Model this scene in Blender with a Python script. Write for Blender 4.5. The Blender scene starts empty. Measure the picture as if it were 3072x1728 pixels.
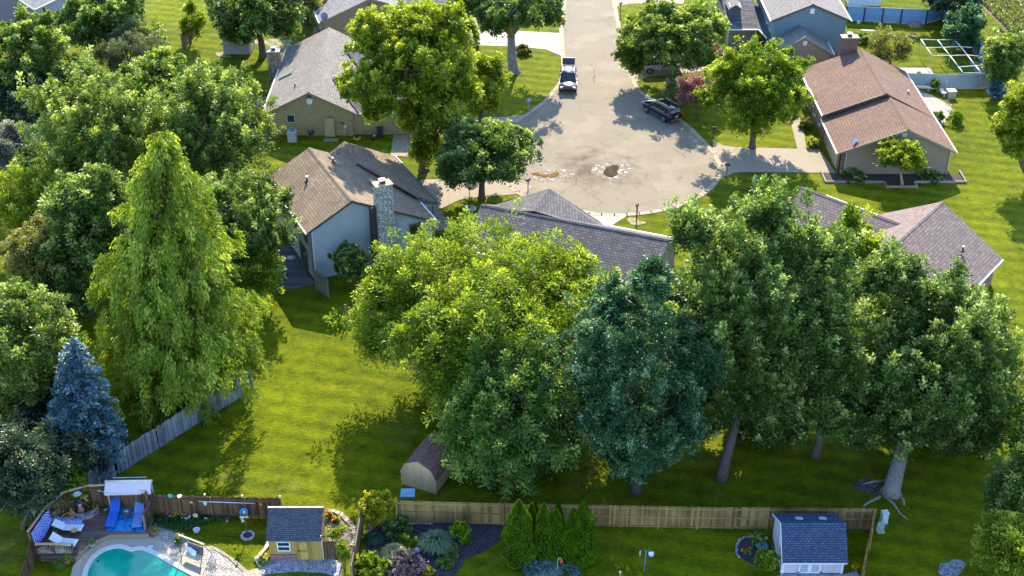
import bpy, math, random
import numpy as np
from mathutils import Vector, Matrix
PI=math.pi
C=bpy.context.scene.collection
sc=bpy.context.scene
# ---------------------------------------------------------------- camera, sky, sun, exposure
PITCH=math.radians(32); FPX=4010.0; CAMH=60.0
cd=bpy.data.cameras.new("Camera"); cam=bpy.data.objects.new("Camera",cd); C.objects.link(cam)
cam.location=(0,0,CAMH); cam.rotation_euler=(PI/2-PITCH,0,0)
cd.sensor_width=36; cd.lens=36*FPX/3072; cd.clip_end=3000; cd.clip_start=1
sc.camera=cam
SUN_DIR=Vector((0.07,1.0,0.70)).normalized()
elev=math.asin(SUN_DIR.z); azim=math.atan2(SUN_DIR.x,SUN_DIR.y)
w=bpy.data.worlds.new("World"); sc.world=w; w.use_nodes=True
wn=w.node_tree.nodes; wl=w.node_tree.links
sky=wn.new('ShaderNodeTexSky'); sky.sky_type='NISHITA'; sky.sun_disc=False
sky.sun_elevation=elev; sky.sun_rotation=azim; sky.ozone_density=4.0; sky.air_density=1.0; sky.dust_density=0.3
wl.new(sky.outputs[0],wn['Background'].inputs[0]); wn['Background'].inputs[1].default_value=0.15
sd=bpy.data.lights.new("Sun",'SUN'); sd.energy=3.4; sd.angle=math.radians(0.5); sd.color=(1.0,0.89,0.70)
so=bpy.data.objects.new("Sun",sd); C.objects.link(so)
so.rotation_euler=(-SUN_DIR).to_track_quat('-Z','Y').to_euler()
sc.view_settings.view_transform='Standard'; sc.view_settings.look='None'
sc.view_settings.exposure=1.9; sc.view_settings.gamma=1.0

def G(X,Y,z=0.0):
    "photo direction (3072 px wide frame) met with the height z: where a thing stands in metres"
    u=(X-1536)/FPX; v=(Y-864)/FPX; c,s=math.cos(PITCH),math.sin(PITCH)
    t=(CAMH-z)/(s+v*c); return Vector((u*t,t*(c-v*s),z))
def proj(p):
    c,s=math.cos(PITCH),math.sin(PITCH); z=p[2]-CAMH
    dep=p[1]*c-z*s; dn=-p[1]*s-z*c
    return 1536+FPX*p[0]/dep, 864+FPX*dn/dep, FPX/dep
K=3072/2576
# ---------------------------------------------------------------- materials
def lin(c): return tuple(c)+(1,) if len(c)==3 else c
class NT:
    def __init__(s,name):
        s.m=bpy.data.materials.new(name); s.m.use_nodes=True; s.t=s.m.node_tree; s.n=s.t.nodes; s.l=s.t.links
        s.b=s.n['Principled BSDF']; s.out=s.n['Material Output']
    def new(s,ty,**k):
        x=s.n.new(ty)
        for a,v in k.items(): setattr(x,a,v)
        return x
    def tex(s): 
        if not hasattr(s,'_tc'): s._tc=s.new('ShaderNodeTexCoord')
        return s._tc
    def uv(s): return s.tex().outputs['UV']
    def ob(s): return s.tex().outputs['Object']
    def pos(s):
        if not hasattr(s,'_g'): s._g=s.new('ShaderNodeNewGeometry')
        return s._g.outputs['Position']
    def noise(s,scale,det=3,vec=None,rough=.55):
        x=s.new('ShaderNodeTexNoise'); x.inputs['Scale'].default_value=scale; x.inputs['Detail'].default_value=det
        x.inputs['Roughness'].default_value=rough
        s.l.new(vec or s.pos(),x.inputs['Vector']); return x.outputs['Fac']
    def ramp(s,fac,stops):
        x=s.new('ShaderNodeValToRGB'); e=x.color_ramp.elements
        while len(e)<len(stops): e.new(.5)
        for i,(p,c) in enumerate(stops): e[i].position=p; e[i].color=lin(c)
        s.l.new(fac,x.inputs[0]); return x.outputs[0]
    def mix(s,fac,a,b,mode='MIX'):
        x=s.new('ShaderNodeMix'); x.data_type='RGBA'; x.blend_type=mode
        for sock,v in ((x.inputs[0],fac),(x.inputs[6],a),(x.inputs[7],b)):
            if isinstance(v,(int,float)): sock.default_value=v
            elif isinstance(v,tuple): sock.default_value=lin(v)
            else: s.l.new(v,sock)
        return x.outputs[2]
    def math(s,op,a,b=None,c=None):
        x=s.new('ShaderNodeMath',operation=op)
        for i,v in enumerate((a,b,c)):
            if v is None: continue
            if isinstance(v,(int,float)): x.inputs[i].default_value=v
            else: s.l.new(v,x.inputs[i])
        return x.outputs[0]
    def sep(s,v):
        x=s.new('ShaderNodeSeparateXYZ'); s.l.new(v,x.inputs[0]); return x.outputs
    def attr(s,name='tint'):
        x=s.new('ShaderNodeAttribute',attribute_name=name); return x.outputs['Fac']
    def bump(s,h,strength=.3,dist=.02):
        x=s.new('ShaderNodeBump'); x.inputs['Strength'].default_value=strength; x.inputs['Distance'].default_value=dist
        s.l.new(h,x.inputs['Height']); s.l.new(x.outputs[0],s.b.inputs['Normal'])
    def col(s,c,rough=.8,spec=.3,metal=0):
        i=s.b.inputs['Base Color']
        if isinstance(c,tuple): i.default_value=lin(c)
        else: s.l.new(c,i)
        s.b.inputs['Roughness'].default_value=rough; s.b.inputs['Specular IOR Level'].default_value=spec
        s.b.inputs['Metallic'].default_value=metal
        return s.m
_mc={}
def cached(f):
    def g(*a,**k):
        key=(f.__name__,a,tuple(sorted(k.items())))
        if key not in _mc: _mc[key]=f(*a,**k)
        return _mc[key]
    return g
def sc_(c,f): return tuple(min(1,x*f) for x in c)
@cached
def plain(c,rough=.6,spec=.4,metal=0,var=.18,nscale=3.0):
    t=NT('painted'); n=t.noise(nscale,4); n2=t.noise(nscale*9,2)
    k=t.mix(.35,n,n2)
    return t.col(t.ramp(k,[(.3,sc_(c,1-var)),(.7,sc_(c,1+var))]),rough,spec,metal)
@cached
def shingle(c1,c2,c3,row=.27,bw=.34,stain=.25):
    t=NT('shingles'); b=t.new('ShaderNodeTexBrick'); t.l.new(t.uv(),b.inputs['Vector'])
    b.inputs['Scale'].default_value=1; b.inputs['Brick Width'].default_value=bw; b.inputs['Row Height'].default_value=row
    b.inputs['Mortar Size'].default_value=.022; b.inputs['Mortar Smooth'].default_value=.3; b.inputs['Bias'].default_value=-.1
    b.inputs['Color1'].default_value=lin(c1); b.inputs['Color2'].default_value=lin(c2); b.inputs['Mortar'].default_value=lin(c3)
    b.offset=.5
    n=t.noise(.5,4); g=t.noise(9,2)
    x=t.mix(t.math('MULTIPLY',t.ramp(n,[(.35,(0,0,0)),(.7,(1,1,1))]),stain),b.outputs[0],sc_(c3,1.1))
    x=t.mix(.35,x,t.ramp(g,[(.3,(.25,.25,.25)),(.7,(.8,.8,.8))]),'OVERLAY')
    h=t.math('FRACT',t.math('DIVIDE',t.sep(t.uv())[1],row))
    t.bump(t.math('MULTIPLY',h,-1),.9,.03)
    return t.col(x,.9,.2)
@cached
def siding(c,row=.2,line=.45,streak=.15):
    t=NT('lap_siding'); v=t.sep(t.uv())[1]; f=t.math('FRACT',t.math('DIVIDE',v,row))
    n=t.noise(1.2,4); n2=t.noise(6,3,t.uv())
    base=t.ramp(t.mix(.4,n,n2),[(.3,sc_(c,1-streak)),(.7,sc_(c,1+streak))])
    d=t.ramp(f,[(0,sc_(c,line)),(.14,sc_(c,line)),(.2,(1,1,1)),(1,(1,1,1))])
    dm=t.ramp(f,[(0,(line,line,line)),(.12,(line,line,line)),(.22,(1,1,1)),(1,(1,1,1))])
    t.bump(f,-.6,.03)
    return t.col(t.mix(1.0,base,dm,'MULTIPLY'),.75,.25)
@cached
def boards(c,c2,w=.14,line=.5,axis=0):
    t=NT('boards'); u=t.sep(t.uv()); v=t.math('DIVIDE',u[axis],w)
    f=t.math('FRACT',v); fl=t.math('FLOOR',v)
    wn=t.new('ShaderNodeTexWhiteNoise',noise_dimensions='1D'); t.l.new(fl,wn.inputs['W'])
    mp=t.new('ShaderNodeMapping'); t.l.new(t.uv(),mp.inputs[0]); mp.inputs['Scale'].default_value=(14,1.2,1) if axis==0 else (1.2,14,1)
    n=t.noise(2,5,mp.outputs[0])
    k=t.mix(.5,wn.outputs[0],n)
    base=t.ramp(k,[(.25,c),(.75,c2)])
    dm=t.ramp(f,[(0,(line,)*3),(.07,(line,)*3),(.12,(1,1,1)),(1,(1,1,1))])
    t.bump(n,.3,.01)
    return t.col(t.mix(1.0,base,dm,'MULTIPLY'),.85,.2)
@cached
def oldwood(c,c2,grain=12):
    "weathered wood: one tint per board, grain along it"
    t=NT('weathered_wood'); a=t.attr(); 
    mp=t.new('ShaderNodeMapping'); t.l.new(t.uv(),mp.inputs[0]); mp.inputs['Scale'].default_value=(grain,1.0,1)
    n=t.noise(2.2,5,mp.outputs[0]); n3=t.noise(.7,3)
    k=t.mix(.5,t.mix(.45,a,n),n3)
    t.bump(n,.4,.01)
    return t.col(t.ramp(k,[(.3,c),(.7,c2)]),.85,.2)
@cached
def stone(c1,c2,mortar,bw=.35,rh=.16,ms=.02):
    t=NT('stone_blocks'); b=t.new('ShaderNodeTexBrick')
    nz=t.new('ShaderNodeTexNoise'); nz.inputs['Scale'].default_value=2.5; t.l.new(t.uv(),nz.inputs['Vector'])
    t.l.new(t.mix(.06,t.uv(),nz.outputs['Color'],'ADD'),b.inputs['Vector'])
    b.inputs['Scale'].default_value=1; b.inputs['Brick Width'].default_value=bw; b.inputs['Row Height'].default_value=rh
    b.inputs['Mortar Size'].default_value=ms; b.inputs['Color1'].default_value=lin(c1); b.inputs['Color2'].default_value=lin(c2); b.inputs['Mortar'].default_value=lin(mortar)
    b.squash=1.4; b.squash_frequency=3
    n=t.noise(5,4)
    t.bump(b.outputs['Fac'],-.8,.03)
    return t.col(t.mix(.5,b.outputs[0],t.ramp(n,[(.3,(.3,.3,.3)),(.7,(.75,.75,.75))]),'OVERLAY'),.85,.25)
@cached
def rubble(c1,c2,mortar,su=2.6,sv=6.0):
    t=NT('rubble_stone'); mp=t.new('ShaderNodeMapping'); t.l.new(t.uv(),mp.inputs[0]); mp.inputs['Scale'].default_value=(su,sv,1)
    a=t.new('ShaderNodeTexVoronoi',voronoi_dimensions='2D',distance='CHEBYCHEV'); t.l.new(mp.outputs[0],a.inputs['Vector']); a.inputs['Scale'].default_value=1; a.inputs['Randomness'].default_value=.8
    b=t.new('ShaderNodeTexVoronoi',voronoi_dimensions='2D',feature='DISTANCE_TO_EDGE'); t.l.new(mp.outputs[0],b.inputs['Vector']); b.inputs['Scale'].default_value=1; b.inputs['Randomness'].default_value=.8
    a2=t.new('ShaderNodeTexVoronoi',voronoi_dimensions='2D'); t.l.new(mp.outputs[0],a2.inputs['Vector']); a2.inputs['Scale'].default_value=1; a2.inputs['Randomness'].default_value=.8
    n=t.noise(7,4); k=t.mix(.3,t.sep(a2.outputs['Color'])[0],n)
    base=t.ramp(k,[(.15,c1),(.8,c2)]); e=t.ramp(b.outputs['Distance'],[(0,(0,0,0)),(.05,(0,0,0)),(.10,(1,1,1))])
    t.bump(b.outputs['Distance'],.8,.04)
    return t.col(t.mix(e,mortar,base),.85,.25)
@cached
def leafmat(c1,c2,c3=None,trans=.45,gloss=.35):
    t=NT('leaves'); a=t.attr(); stops=[(.15,c1),(.85,c2)]
    if c3: stops=[(.1,c1),(.7,c2),(.97,c3)]
    col=t.ramp(a,stops)
    t.col(col,.38,gloss)
    tr=t.new('ShaderNodeBsdfTranslucent'); t.l.new(t.mix(1.0,col,(1.0,1.0,.45),'MULTIPLY'),tr.inputs[0])
    mx=t.new('ShaderNodeMixShader'); mx.inputs[0].default_value=trans
    t.l.new(t.b.outputs[0],mx.inputs[1]); t.l.new(tr.outputs[0],mx.inputs[2]); t.l.new(mx.outputs[0],t.out.inputs[0])
    return t.m
@cached
def tinted(c1,c2,rough=.8,spec=.3):
    t=NT('tinted'); return t.col(t.ramp(t.attr(),[(.1,c1),(.9,c2)]),rough,spec)
@cached
def grass_mat(dark=(.040,.070,.002),mid=(.130,.158,.001),light=(.25,.275,.003),dry=(.22,.21,.07)):
    t=NT('lawn'); n=t.noise(.07,5); n2=t.noise(.9,6,rough=.65); n3=t.noise(11,3,rough=.7)
    dst=t.new('ShaderNodeTexNoise'); dst.inputs['Scale'].default_value=1.5; t.l.new(t.pos(),dst.inputs['Vector'])
    mp=t.new('ShaderNodeMapping'); t.l.new(t.mix(.5,t.pos(),dst.outputs['Color'],'ADD'),mp.inputs[0]); mp.inputs['Scale'].default_value=(1.0,3.6,1); mp.inputs['Rotation'].default_value=(0,0,.15)
    n4=t.noise(2.6,6,mp.outputs[0],.8)
    k=t.math('ADD',t.math('MULTIPLY',n,.22),t.math('ADD',t.math('MULTIPLY',n2,.24),t.math('ADD',t.math('MULTIPLY',n3,.2),t.math('MULTIPLY',n4,.36))))
    P=t.sep(t.pos()); st=t.math('SINE',t.math('ADD',t.math('MULTIPLY',P[0],.9),t.math('MULTIPLY',P[1],3.4)))
    k=t.math('ADD',k,t.math('MULTIPLY',st,.022))
    col=t.ramp(k,[(.42,dark),(.52,mid),(.62,light)])
    d=t.noise(.16,6); dm=t.ramp(d,[(.60,(0,0,0)),(.70,(1,1,1))]); d2=t.ramp(n2,[(.4,(0,0,0)),(.62,(1,1,1))])
    col=t.mix(t.math('MULTIPLY',t.math('MULTIPLY',dm,d2),.5),col,dry)
    cl=t.noise(3.5,3); col=t.mix(t.math('MULTIPLY',t.ramp(cl,[(.66,(0,0,0)),(.72,(1,1,1))]),.35),col,(.30,.31,.12))
    t.bump(t.mix(.5,n4,n3),1.0,.2)
    return t.col(col,.95,.1)
@cached
def concrete(c,joint=None,stain=.2,crack=False,rough=.9):
    t=NT('concrete'); n=t.noise(.35,6); n2=t.noise(6,4); n3=t.noise(40,2)
    k=t.mix(.35,t.mix(.5,n,n2),n3)
    col=t.ramp(k,[(.33,sc_(c,1-stain)),(.5,c),(.68,sc_(c,1+stain*.7))])
    if joint:
        b=t.new('ShaderNodeTexBrick'); t.l.new(t.uv(),b.inputs['Vector']); b.offset=0
        b.inputs['Scale'].default_value=1; b.inputs['Brick Width'].default_value=joint[0]; b.inputs['Row Height'].default_value=joint[1]
        b.inputs['Mortar Size'].default_value=.02; b.inputs['Mortar Smooth'].default_value=.2
        col=t.mix(t.math('MULTIPLY',b.outputs['Fac'],.32),col,sc_(c,.35))
    if crack:
        v=t.new('ShaderNodeTexVoronoi',feature='DISTANCE_TO_EDGE'); v.inputs['Scale'].default_value=.16
        dv=t.new('ShaderNodeTexNoise'); dv.inputs['Scale'].default_value=.9; dv.inputs['Detail'].default_value=5; t.l.new(t.pos(),dv.inputs['Vector'])
        t.l.new(t.mix(.9,t.pos(),dv.outputs['Color'],'ADD'),v.inputs['Vector'])
        cm=t.ramp(v.outputs[0],[(0,(1,1,1)),(.006,(1,1,1)),(.011,(0,0,0))])
        v2=t.new('ShaderNodeTexVoronoi',feature='DISTANCE_TO_EDGE'); v2.inputs['Scale'].default_value=.95
        t.l.new(t.mix(.5,t.pos(),dv.outputs['Color'],'ADD'),v2.inputs['Vector'])
        c2=t.ramp(v2.outputs[0],[(0,(1,1,1)),(.02,(0,0,0))])
        # the crazed ring round the drain
        P=t.sep(t.pos()); dx=t.math('SUBTRACT',P[0],8.4); dy=t.math('SUBTRACT',P[1],118.2)
        r=t.math('SQRT',t.math('ADD',t.math('MULTIPLY',dx,dx),t.math('MULTIPLY',t.math('MULTIPLY',dy,dy),.75)))
        near=t.ramp(t.math('DIVIDE',t.math('ADD',r,t.math('MULTIPLY',t.noise(.5,4),5.0)),13.0),[(.38,(1,1,1)),(.85,(0,0,0))])
        far=t.ramp(t.noise(.2,3),[(.5,(0,0,0)),(.6,(1,1,1))])
        col=t.mix(t.math('MULTIPLY',cm,t.math('MULTIPLY',t.math('MAXIMUM',near,far),.6)),col,sc_(c,.3))
        col=t.mix(t.math('MULTIPLY',t.math('MULTIPLY',c2,near),t.math('MULTIPLY',t.ramp(t.noise(.45,3),[(.45,(0,0,0)),(.6,(1,1,1))]),.5)),col,sc_(c,.4))
        # dirt washed towards the drain
        wv=t.noise(.7,6,rough=.7)
        dirt=t.math('MULTIPLY',t.ramp(t.math('DIVIDE',t.math('ADD',r,t.math('MULTIPLY',wv,11.0)),10.0),[(.66,(1,1,1)),(1.0,(0,0,0))]),.8)
        col=t.mix(dirt,col,(.085,.062,.042))
        lt=t.ramp(t.noise(.22,5),[(.5,(0,0,0)),(.62,(1,1,1))]); col=t.mix(t.math('MULTIPLY',lt,.35),col,sc_(c,1.45))
        dk=t.ramp(t.noise(.33,6,rough=.7),[(.56,(0,0,0)),(.66,(1,1,1))]); col=t.mix(t.math('MULTIPLY',dk,.35),col,sc_(c,.6))
        t.bump(t.mix(.5,n2,n3),.25,.02)
    else: t.bump(n3,.2,.01)
    return t.col(col,rough,.2)
@cached
def gravel(c1,c2,scale=9):
    t=NT('gravel'); v=t.new('ShaderNodeTexVoronoi'); v.inputs['Scale'].default_value=scale; t.l.new(t.pos(),v.inputs['Vector'])
    n=t.noise(1.3,4); h=t.sep(v.outputs['Color'])[0]
    col=t.ramp(t.mix(.35,h,n),[(.2,c1),(.8,c2)])
    t.bump(v.outputs['Distance'],-.8,.05)
    return t.col(col,.9,.2)
@cached
def glass(c=(.02,.03,.035),rough=.06):
    t=NT('window_glass'); n=t.noise(2.5,2); return t.col(t.ramp(n,[(.3,sc_(c,.6)),(.7,sc_(c,1.6))]),rough,.8)
@cached
def gloss(c,rough=.15,metal=0,coat=.6):
    t=NT('gloss_paint'); t.col(t.ramp(t.noise(8,2),[(.3,sc_(c,.85)),(.7,sc_(c,1.15))]),rough,.6,metal); t.b.inputs['Coat Weight'].default_value=coat; t.b.inputs['Coat Roughness'].default_value=.04; return t.m
@cached
def bark(c=(.13,.10,.075)):
    t=NT('bark'); mp=t.new('ShaderNodeMapping'); t.l.new(t.pos(),mp.inputs[0]); mp.inputs['Scale'].default_value=(6,6,1.2)
    n=t.noise(2,5,mp.outputs[0]); t.bump(n,.8,.05)
    return t.col(t.ramp(n,[(.3,sc_(c,.5)),(.7,sc_(c,1.5))]),.95,.15)

# ---------------------------------------------------------------- mesh builder
class MB:
    def __init__(s): s.v=[]; s.f=[]; s.t=[]; s.sm=[]
    def face(s,pts,tint=.5,smooth=False):
        b=len(s.v); s.v+= [tuple(p) for p in pts]; s.f.append(tuple(range(b,b+len(pts)))); s.t.append(tint); s.sm.append(smooth)
    def raw(s,vs,fs,tint=.5,smooth=False):
        b=len(s.v); s.v+=[tuple(p) for p in vs]
        for f in fs: s.f.append(tuple(b+i for i in f)); s.t.append(tint); s.sm.append(smooth)
    def obox(s,c,ax,ay,az,hx,hy,hz,tint=.5):
        c=Vector(c);ax,ay,az=Vector(ax),Vector(ay),Vector(az)
        vs=[c+ax*(hx*i)+ay*(hy*j)+az*(hz*k) for i in(-1,1) for j in(-1,1) for k in(-1,1)]
        s.raw(vs,[(0,1,3,2),(4,6,7,5),(0,4,5,1),(2,3,7,6),(0,2,6,4),(1,5,7,3)],tint)
    def box(s,x0,x1,y0,y1,z0,z1,tint=.5):
        s.obox(((x0+x1)/2,(y0+y1)/2,(z0+z1)/2),(1,0,0),(0,1,0),(0,0,1),(x1-x0)/2,(y1-y0)/2,(z1-z0)/2,tint)
    def rbox(s,c,sx,sy,sz,rz=0,tint=.5):
        "box standing on c"
        a=Vector((math.cos(rz),math.sin(rz),0)); b=Vector((-math.sin(rz),math.cos(rz),0))
        s.obox((c[0],c[1],c[2]+sz/2),a,b,(0,0,1),sx/2,sy/2,sz/2,tint)
    def bar(s,p,q,w,h=None,tint=.5,up=(0,0,1)):
        p,q=Vector(p),Vector(q); h=h or w; d=(q-p); L=d.length; d.normalize()
        up=Vector(up)
        if abs(d.dot(up))>.98: up=Vector((0,1,0))
        a=d.cross(up).normalized(); b=a.cross(d).normalized()
        s.obox((p+q)/2,d,a,b,L/2,w/2,h/2,tint)
    def tube(s,pts,radii,n=6,tint=.5,cap=True,closed=False):
        pts=[Vector(p) for p in pts]
        if isinstance(radii,(int,float)): radii=[radii]*len(pts)
        b=len(s.v); m=len(pts); prev=None
        for i,p in enumerate(pts):
            if closed: d=pts[(i+1)%m]-pts[i-1]
            else: d=pts[min(i+1,m-1)]-pts[max(i-1,0)]
            d.normalize()
            ref=prev if prev is not None else (Vector((1,0,0)) if abs(d.x)<.8 else Vector((0,1,0)))
            a=(ref-d*ref.dot(d)).normalized(); prev=a; c=d.cross(a)
            for k in range(n):
                th=2*PI*k/n; s.v.append(tuple(p+(a*math.cos(th)+c*math.sin(th))*radii[i]))
        for i in range(m if closed else m-1):
            j=(i+1)%m
            for k in range(n):
                s.f.append((b+i*n+k,b+i*n+(k+1)%n,b+j*n+(k+1)%n,b+j*n+k)); s.t.append(tint); s.sm.append(n>5)
        if cap and not closed:
            s.f.append(tuple(b+k for k in range(n))[::-1]); s.t.append(tint); s.sm.append(False)
            s.f.append(tuple(b+(m-1)*n+k for k in range(n))); s.t.append(tint); s.sm.append(False)
    def lathe(s,c,prof,n=16,tint=.5,sx=1,sy=1):
        b=len(s.v); m=len(prof)
        for r,z in prof:
            for k in range(n):
                th=2*PI*k/n; s.v.append((c[0]+r*sx*math.cos(th),c[1]+r*sy*math.sin(th),c[2]+z))
        for i in range(m-1):
            for k in range(n):
                s.f.append((b+i*n+k,b+i*n+(k+1)%n,b+(i+1)*n+(k+1)%n,b+(i+1)*n+k)); s.t.append(tint); s.sm.append(True)
        if prof[0][0]>1e-4: s.f.append(tuple(b+k for k in range(n))[::-1]); s.t.append(tint); s.sm.append(False)
        if prof[-1][0]>1e-4: s.f.append(tuple(b+(m-1)*n+k for k in range(n))); s.t.append(tint); s.sm.append(False)
    def prism(s,poly,z0,z1,tint=.5):
        n=len(poly); b=len(s.v)
        area=sum(poly[i][0]*poly[(i+1)%n][1]-poly[(i+1)%n][0]*poly[i][1] for i in range(n))
        if area<0: poly=poly[::-1]
        s.v+=[(p[0],p[1],z0) for p in poly]+[(p[0],p[1],z1) for p in poly]
        s.f.append(tuple(b+n+i for i in range(n))); s.f.append(tuple(b+i for i in range(n))[::-1]); s.t+=[tint,tint]; s.sm+=[False,False]
        for i in range(n):
            j=(i+1)%n; s.f.append((b+i,b+j,b+n+j,b+n+i)); s.t.append(tint); s.sm.append(False)
    def slab(s,poly,th=.12,tint=.5):
        "a sloping sheet: top face as given (counter-clockwise from above), thickness downwards"
        n=len(poly); b=len(s.v); poly=[Vector(p) for p in poly]
        nz=sum((poly[i].x*poly[(i+1)%n].y-poly[(i+1)%n].x*poly[i].y) for i in range(n))
        if nz<0: poly=poly[::-1]
        s.v+=[tuple(p) for p in poly]+[(p.x,p.y,p.z-th) for p in poly]
        s.f.append(tuple(b+i for i in range(n))); s.f.append(tuple(b+n+i for i in range(n))[::-1]); s.t+=[tint,tint]; s.sm+=[False,False]
        for i in range(n):
            j=(i+1)%n; s.f.append((b+i,b+n+i,b+n+j,b+j)); s.t.append(tint); s.sm.append(False)
origin={}
def mesh_from(name,v,f,tint,smooth,off=(0,0,0),uv=True):
    me=bpy.data.meshes.new(name); v=np.array(v,dtype=np.float32).reshape(-1,3)-np.array(off,dtype=np.float32)
    me.from_pydata([tuple(x) for x in v.tolist()],[],f)
    me.attributes.new('tint','FLOAT','FACE').data.foreach_set('value',np.array(tint,dtype=np.float32))
    me.polygons.foreach_set('use_smooth',np.array(smooth,dtype=bool))
    if uv:
        me.update(); ul=me.uv_layers.new(name='UVMap'); lay=np.zeros((len(me.loops),2),dtype=np.float32)
        off=Vector(off)
        for p in me.polygons:
            n=p.normal
            if abs(n.z)>.999: t=Vector((1,0,0)); bt=Vector((0,1,0))
            else: t=Vector((-n.y,n.x,0)).normalized(); bt=n.cross(t)
            for li in p.loop_indices:
                q=me.vertices[me.loops[li].vertex_index].co+off
                lay[li]=(q.dot(t),q.dot(bt))
        ul.data.foreach_set('uv',lay.ravel())
    return me
def obj(name,mb,mat,parent=None,subsurf=0,at=None):
    "link what mb holds (in the metres of the place, or of the thing) as ONE mesh object"
    off=origin.get(parent.name,(0,0,0)) if parent else (at or (0,0,0))
    me=mesh_from(name,mb.v,mb.f,mb.t,mb.sm,off); me.materials.append(mat)
    o=bpy.data.objects.new(name,me); C.objects.link(o)
    if parent: o.parent=parent; origin[o.name]=off
    elif at: o.location=at
    if subsurf: m=o.modifiers.new('s','SUBSURF'); m.levels=m.render_levels=subsurf
    return o
def tag(o,label,cat,group=None,kind=None):
    if label: o['label']=label
    if cat: o['category']=cat
    if group: o['group']=group
    if kind: o['kind']=kind
    return o
def thing(name,label,cat,loc=(0,0,0),group=None):
    o=bpy.data.objects.new(name,None); C.objects.link(o); o.empty_display_size=.2
    o.location=loc; origin[o.name]=tuple(loc); return tag(o,label,cat,group)
def copy_thing(r,loc,rz,label,group=None,scale=None):
    n=r.copy(); C.objects.link(n); n.location=loc; n.rotation_euler=(0,0,rz); n['label']=label
    if group: n['group']=group
    if scale: n.scale=(scale,)*3
    def rec(src,dst):
        for ch in list(src.children):
            c=ch.copy(); C.objects.link(c); c.parent=dst; rec(ch,c)
    rec(r,n); return n
def single(name,mb,mat,label,cat,loc,group=None,subsurf=0):
    o=obj(name,mb,mat,None,subsurf,at=tuple(loc)); return tag(o,label,cat,group)
def struct(name,mb,mat): 
    o=obj(name,mb,mat); o['kind']='structure'; return o
def poly_px(pts,z=0): return [tuple(G(x,y,z))[:2] for x,y in pts]
def sheet(mb,pts,z):
    n=len(pts); a=sum(pts[i][0]*pts[(i+1)%n][1]-pts[(i+1)%n][0]*pts[i][1] for i in range(n))
    if a<0: pts=pts[::-1]
    mb.face([(p[0],p[1],z) for p in pts])
def smooth_px(pts,sub=4):
    "Catmull-Rom through closed list"
    n=len(pts); out=[]
    for i in range(n):
        p0,p1,p2,p3=[np.array(pts[(i+k)%n],float) for k in(-1,0,1,2)]
        for j in range(sub):
            t=j/sub; out.append(tuple(.5*((2*p1)+(-p0+p2)*t+(2*p0-5*p1+4*p2-p3)*t*t+(-p0+3*p1-3*p2+p3)*t**3)))
    return out
# ---------------------------------------------------------------- ground, road, drives
m=MB(); m.face([(-900,-300,0),(900,-300,0),(900,1500,0),(-900,1500,0)]); struct('lawn_ground',m,grass_mat())
CONC=(.225,.188,.132)
LEFTC=[(1706,-40),(1689,83),(1694,150),(1697,200),(1696,240),(1668,275),(1642,306),(1599,338),(1551,370)]
RIGHTC=[(2155,508),(2137,464),(2107,429),(2063,385),(2010,345),(1950,305),(1908,271),(1890,238),(1875,207),(1866,160),(1857,116),(1840,25),(1832,-30)]
CX,CY,CR=9.5,120.0,11.0
arc=[(CX+CR*math.cos(math.radians(a)),CY+CR*math.sin(math.radians(a))) for a in range(150,352,6)]
LC=[tuple(G(x,y))[:2] for x,y in LEFTC]; RC=[tuple(G(x,y))[:2] for x,y in RIGHTC]
road=[(LC[0][0]-1.0,420)]+LC+arc+RC+[(RC[-1][0]+1.0,420)]
m=MB(); sheet(m,road,.02); struct('road',m,concrete(CONC,(3.6,5.2),.14,True))
def kerb(pts,w=.45,h=.1):
    m=MB()
    for i in range(len(pts)-1):
        p,q=Vector(pts[i]+(0,)),Vector(pts[i+1]+(0,)); d=(q-p); L=d.length
        if L<.01: continue
        m.obox((p+q)/2+Vector((0,0,h/2)),d/L,Vector((0,0,1)).cross(d/L),(0,0,1),L/2+.05,w/2,h/2)
    return m
def off(pts,k):
    out=[]
    for i in range(len(pts)):
        a=Vector(pts[max(i-1,0)]); b=Vector(pts[min(i+1,len(pts)-1)]); d=(b-a).normalized(); out.append((pts[i][0]-d.y*k,pts[i][1]+d.x*k))
    return out
full=[(LC[0][0]-1,420)]+LC
KM=concrete((.36,.30,.21),None,.12)
struct('kerb',kerb(off(full,-.25),.5,.05),KM)
struct('kerb',kerb(off(arc,-.25),.5,.05),KM)
struct('kerb',kerb(off(RC+[(RC[-1][0]+1,420)],-.25),.5,.05),KM)
def paving(name,px,z,mat,smooth=0):
    m=MB(); pts=smooth_px(px,smooth) if smooth else px; sheet(m,poly_px(pts),z); return struct(name,m,mat)
DM=concrete((.31,.26,.195),(3.0,3.0),.13)
paving('driveway',[(2137,418),(2165,436),(2208,442),(2388,447),(2456,446),(2507,519),(2234,517),(2200,520),(2181,530),(2162,530),(2160,500),(2140,450)],.036,DM)
paving('footpath',[(2366,345),(2395,345),(2410,390),(2420,447),(2392,447),(2380,400)],.04,DM)
paving('driveway',[(1432,88),(1560,94),(1686,100),(1692,172),(1676,165),(1638,149),(1560,141),(1380,135),(1300,120),(1300,95)],.036,concrete((.40,.35,.28),(3,3),.1))
paving('footpath',[(1396,38),(1433,38),(1433,87),(1420,90),(1418,50),(1396,50)],.04,DM)
paving('driveway',[(1551,368),(1600,338),(1570,345),(1500,352),(1300,355),(1185,370),(1180,400),(1300,408),(1480,398)],.036,DM)
paving('gravel_area',[(1183,381),(1262,400),(1240,472),(1172,468)],.044,gravel((.22,.16,.10),(.42,.34,.26)))
paving('driveway',[(1262,540),(1400,535),(1560,545),(1600,560),(1575,580),(1500,588),(1445,590),(1380,600),(1316,630),(1342,660),(1275,690),(1262,600)],.036,DM)
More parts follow.
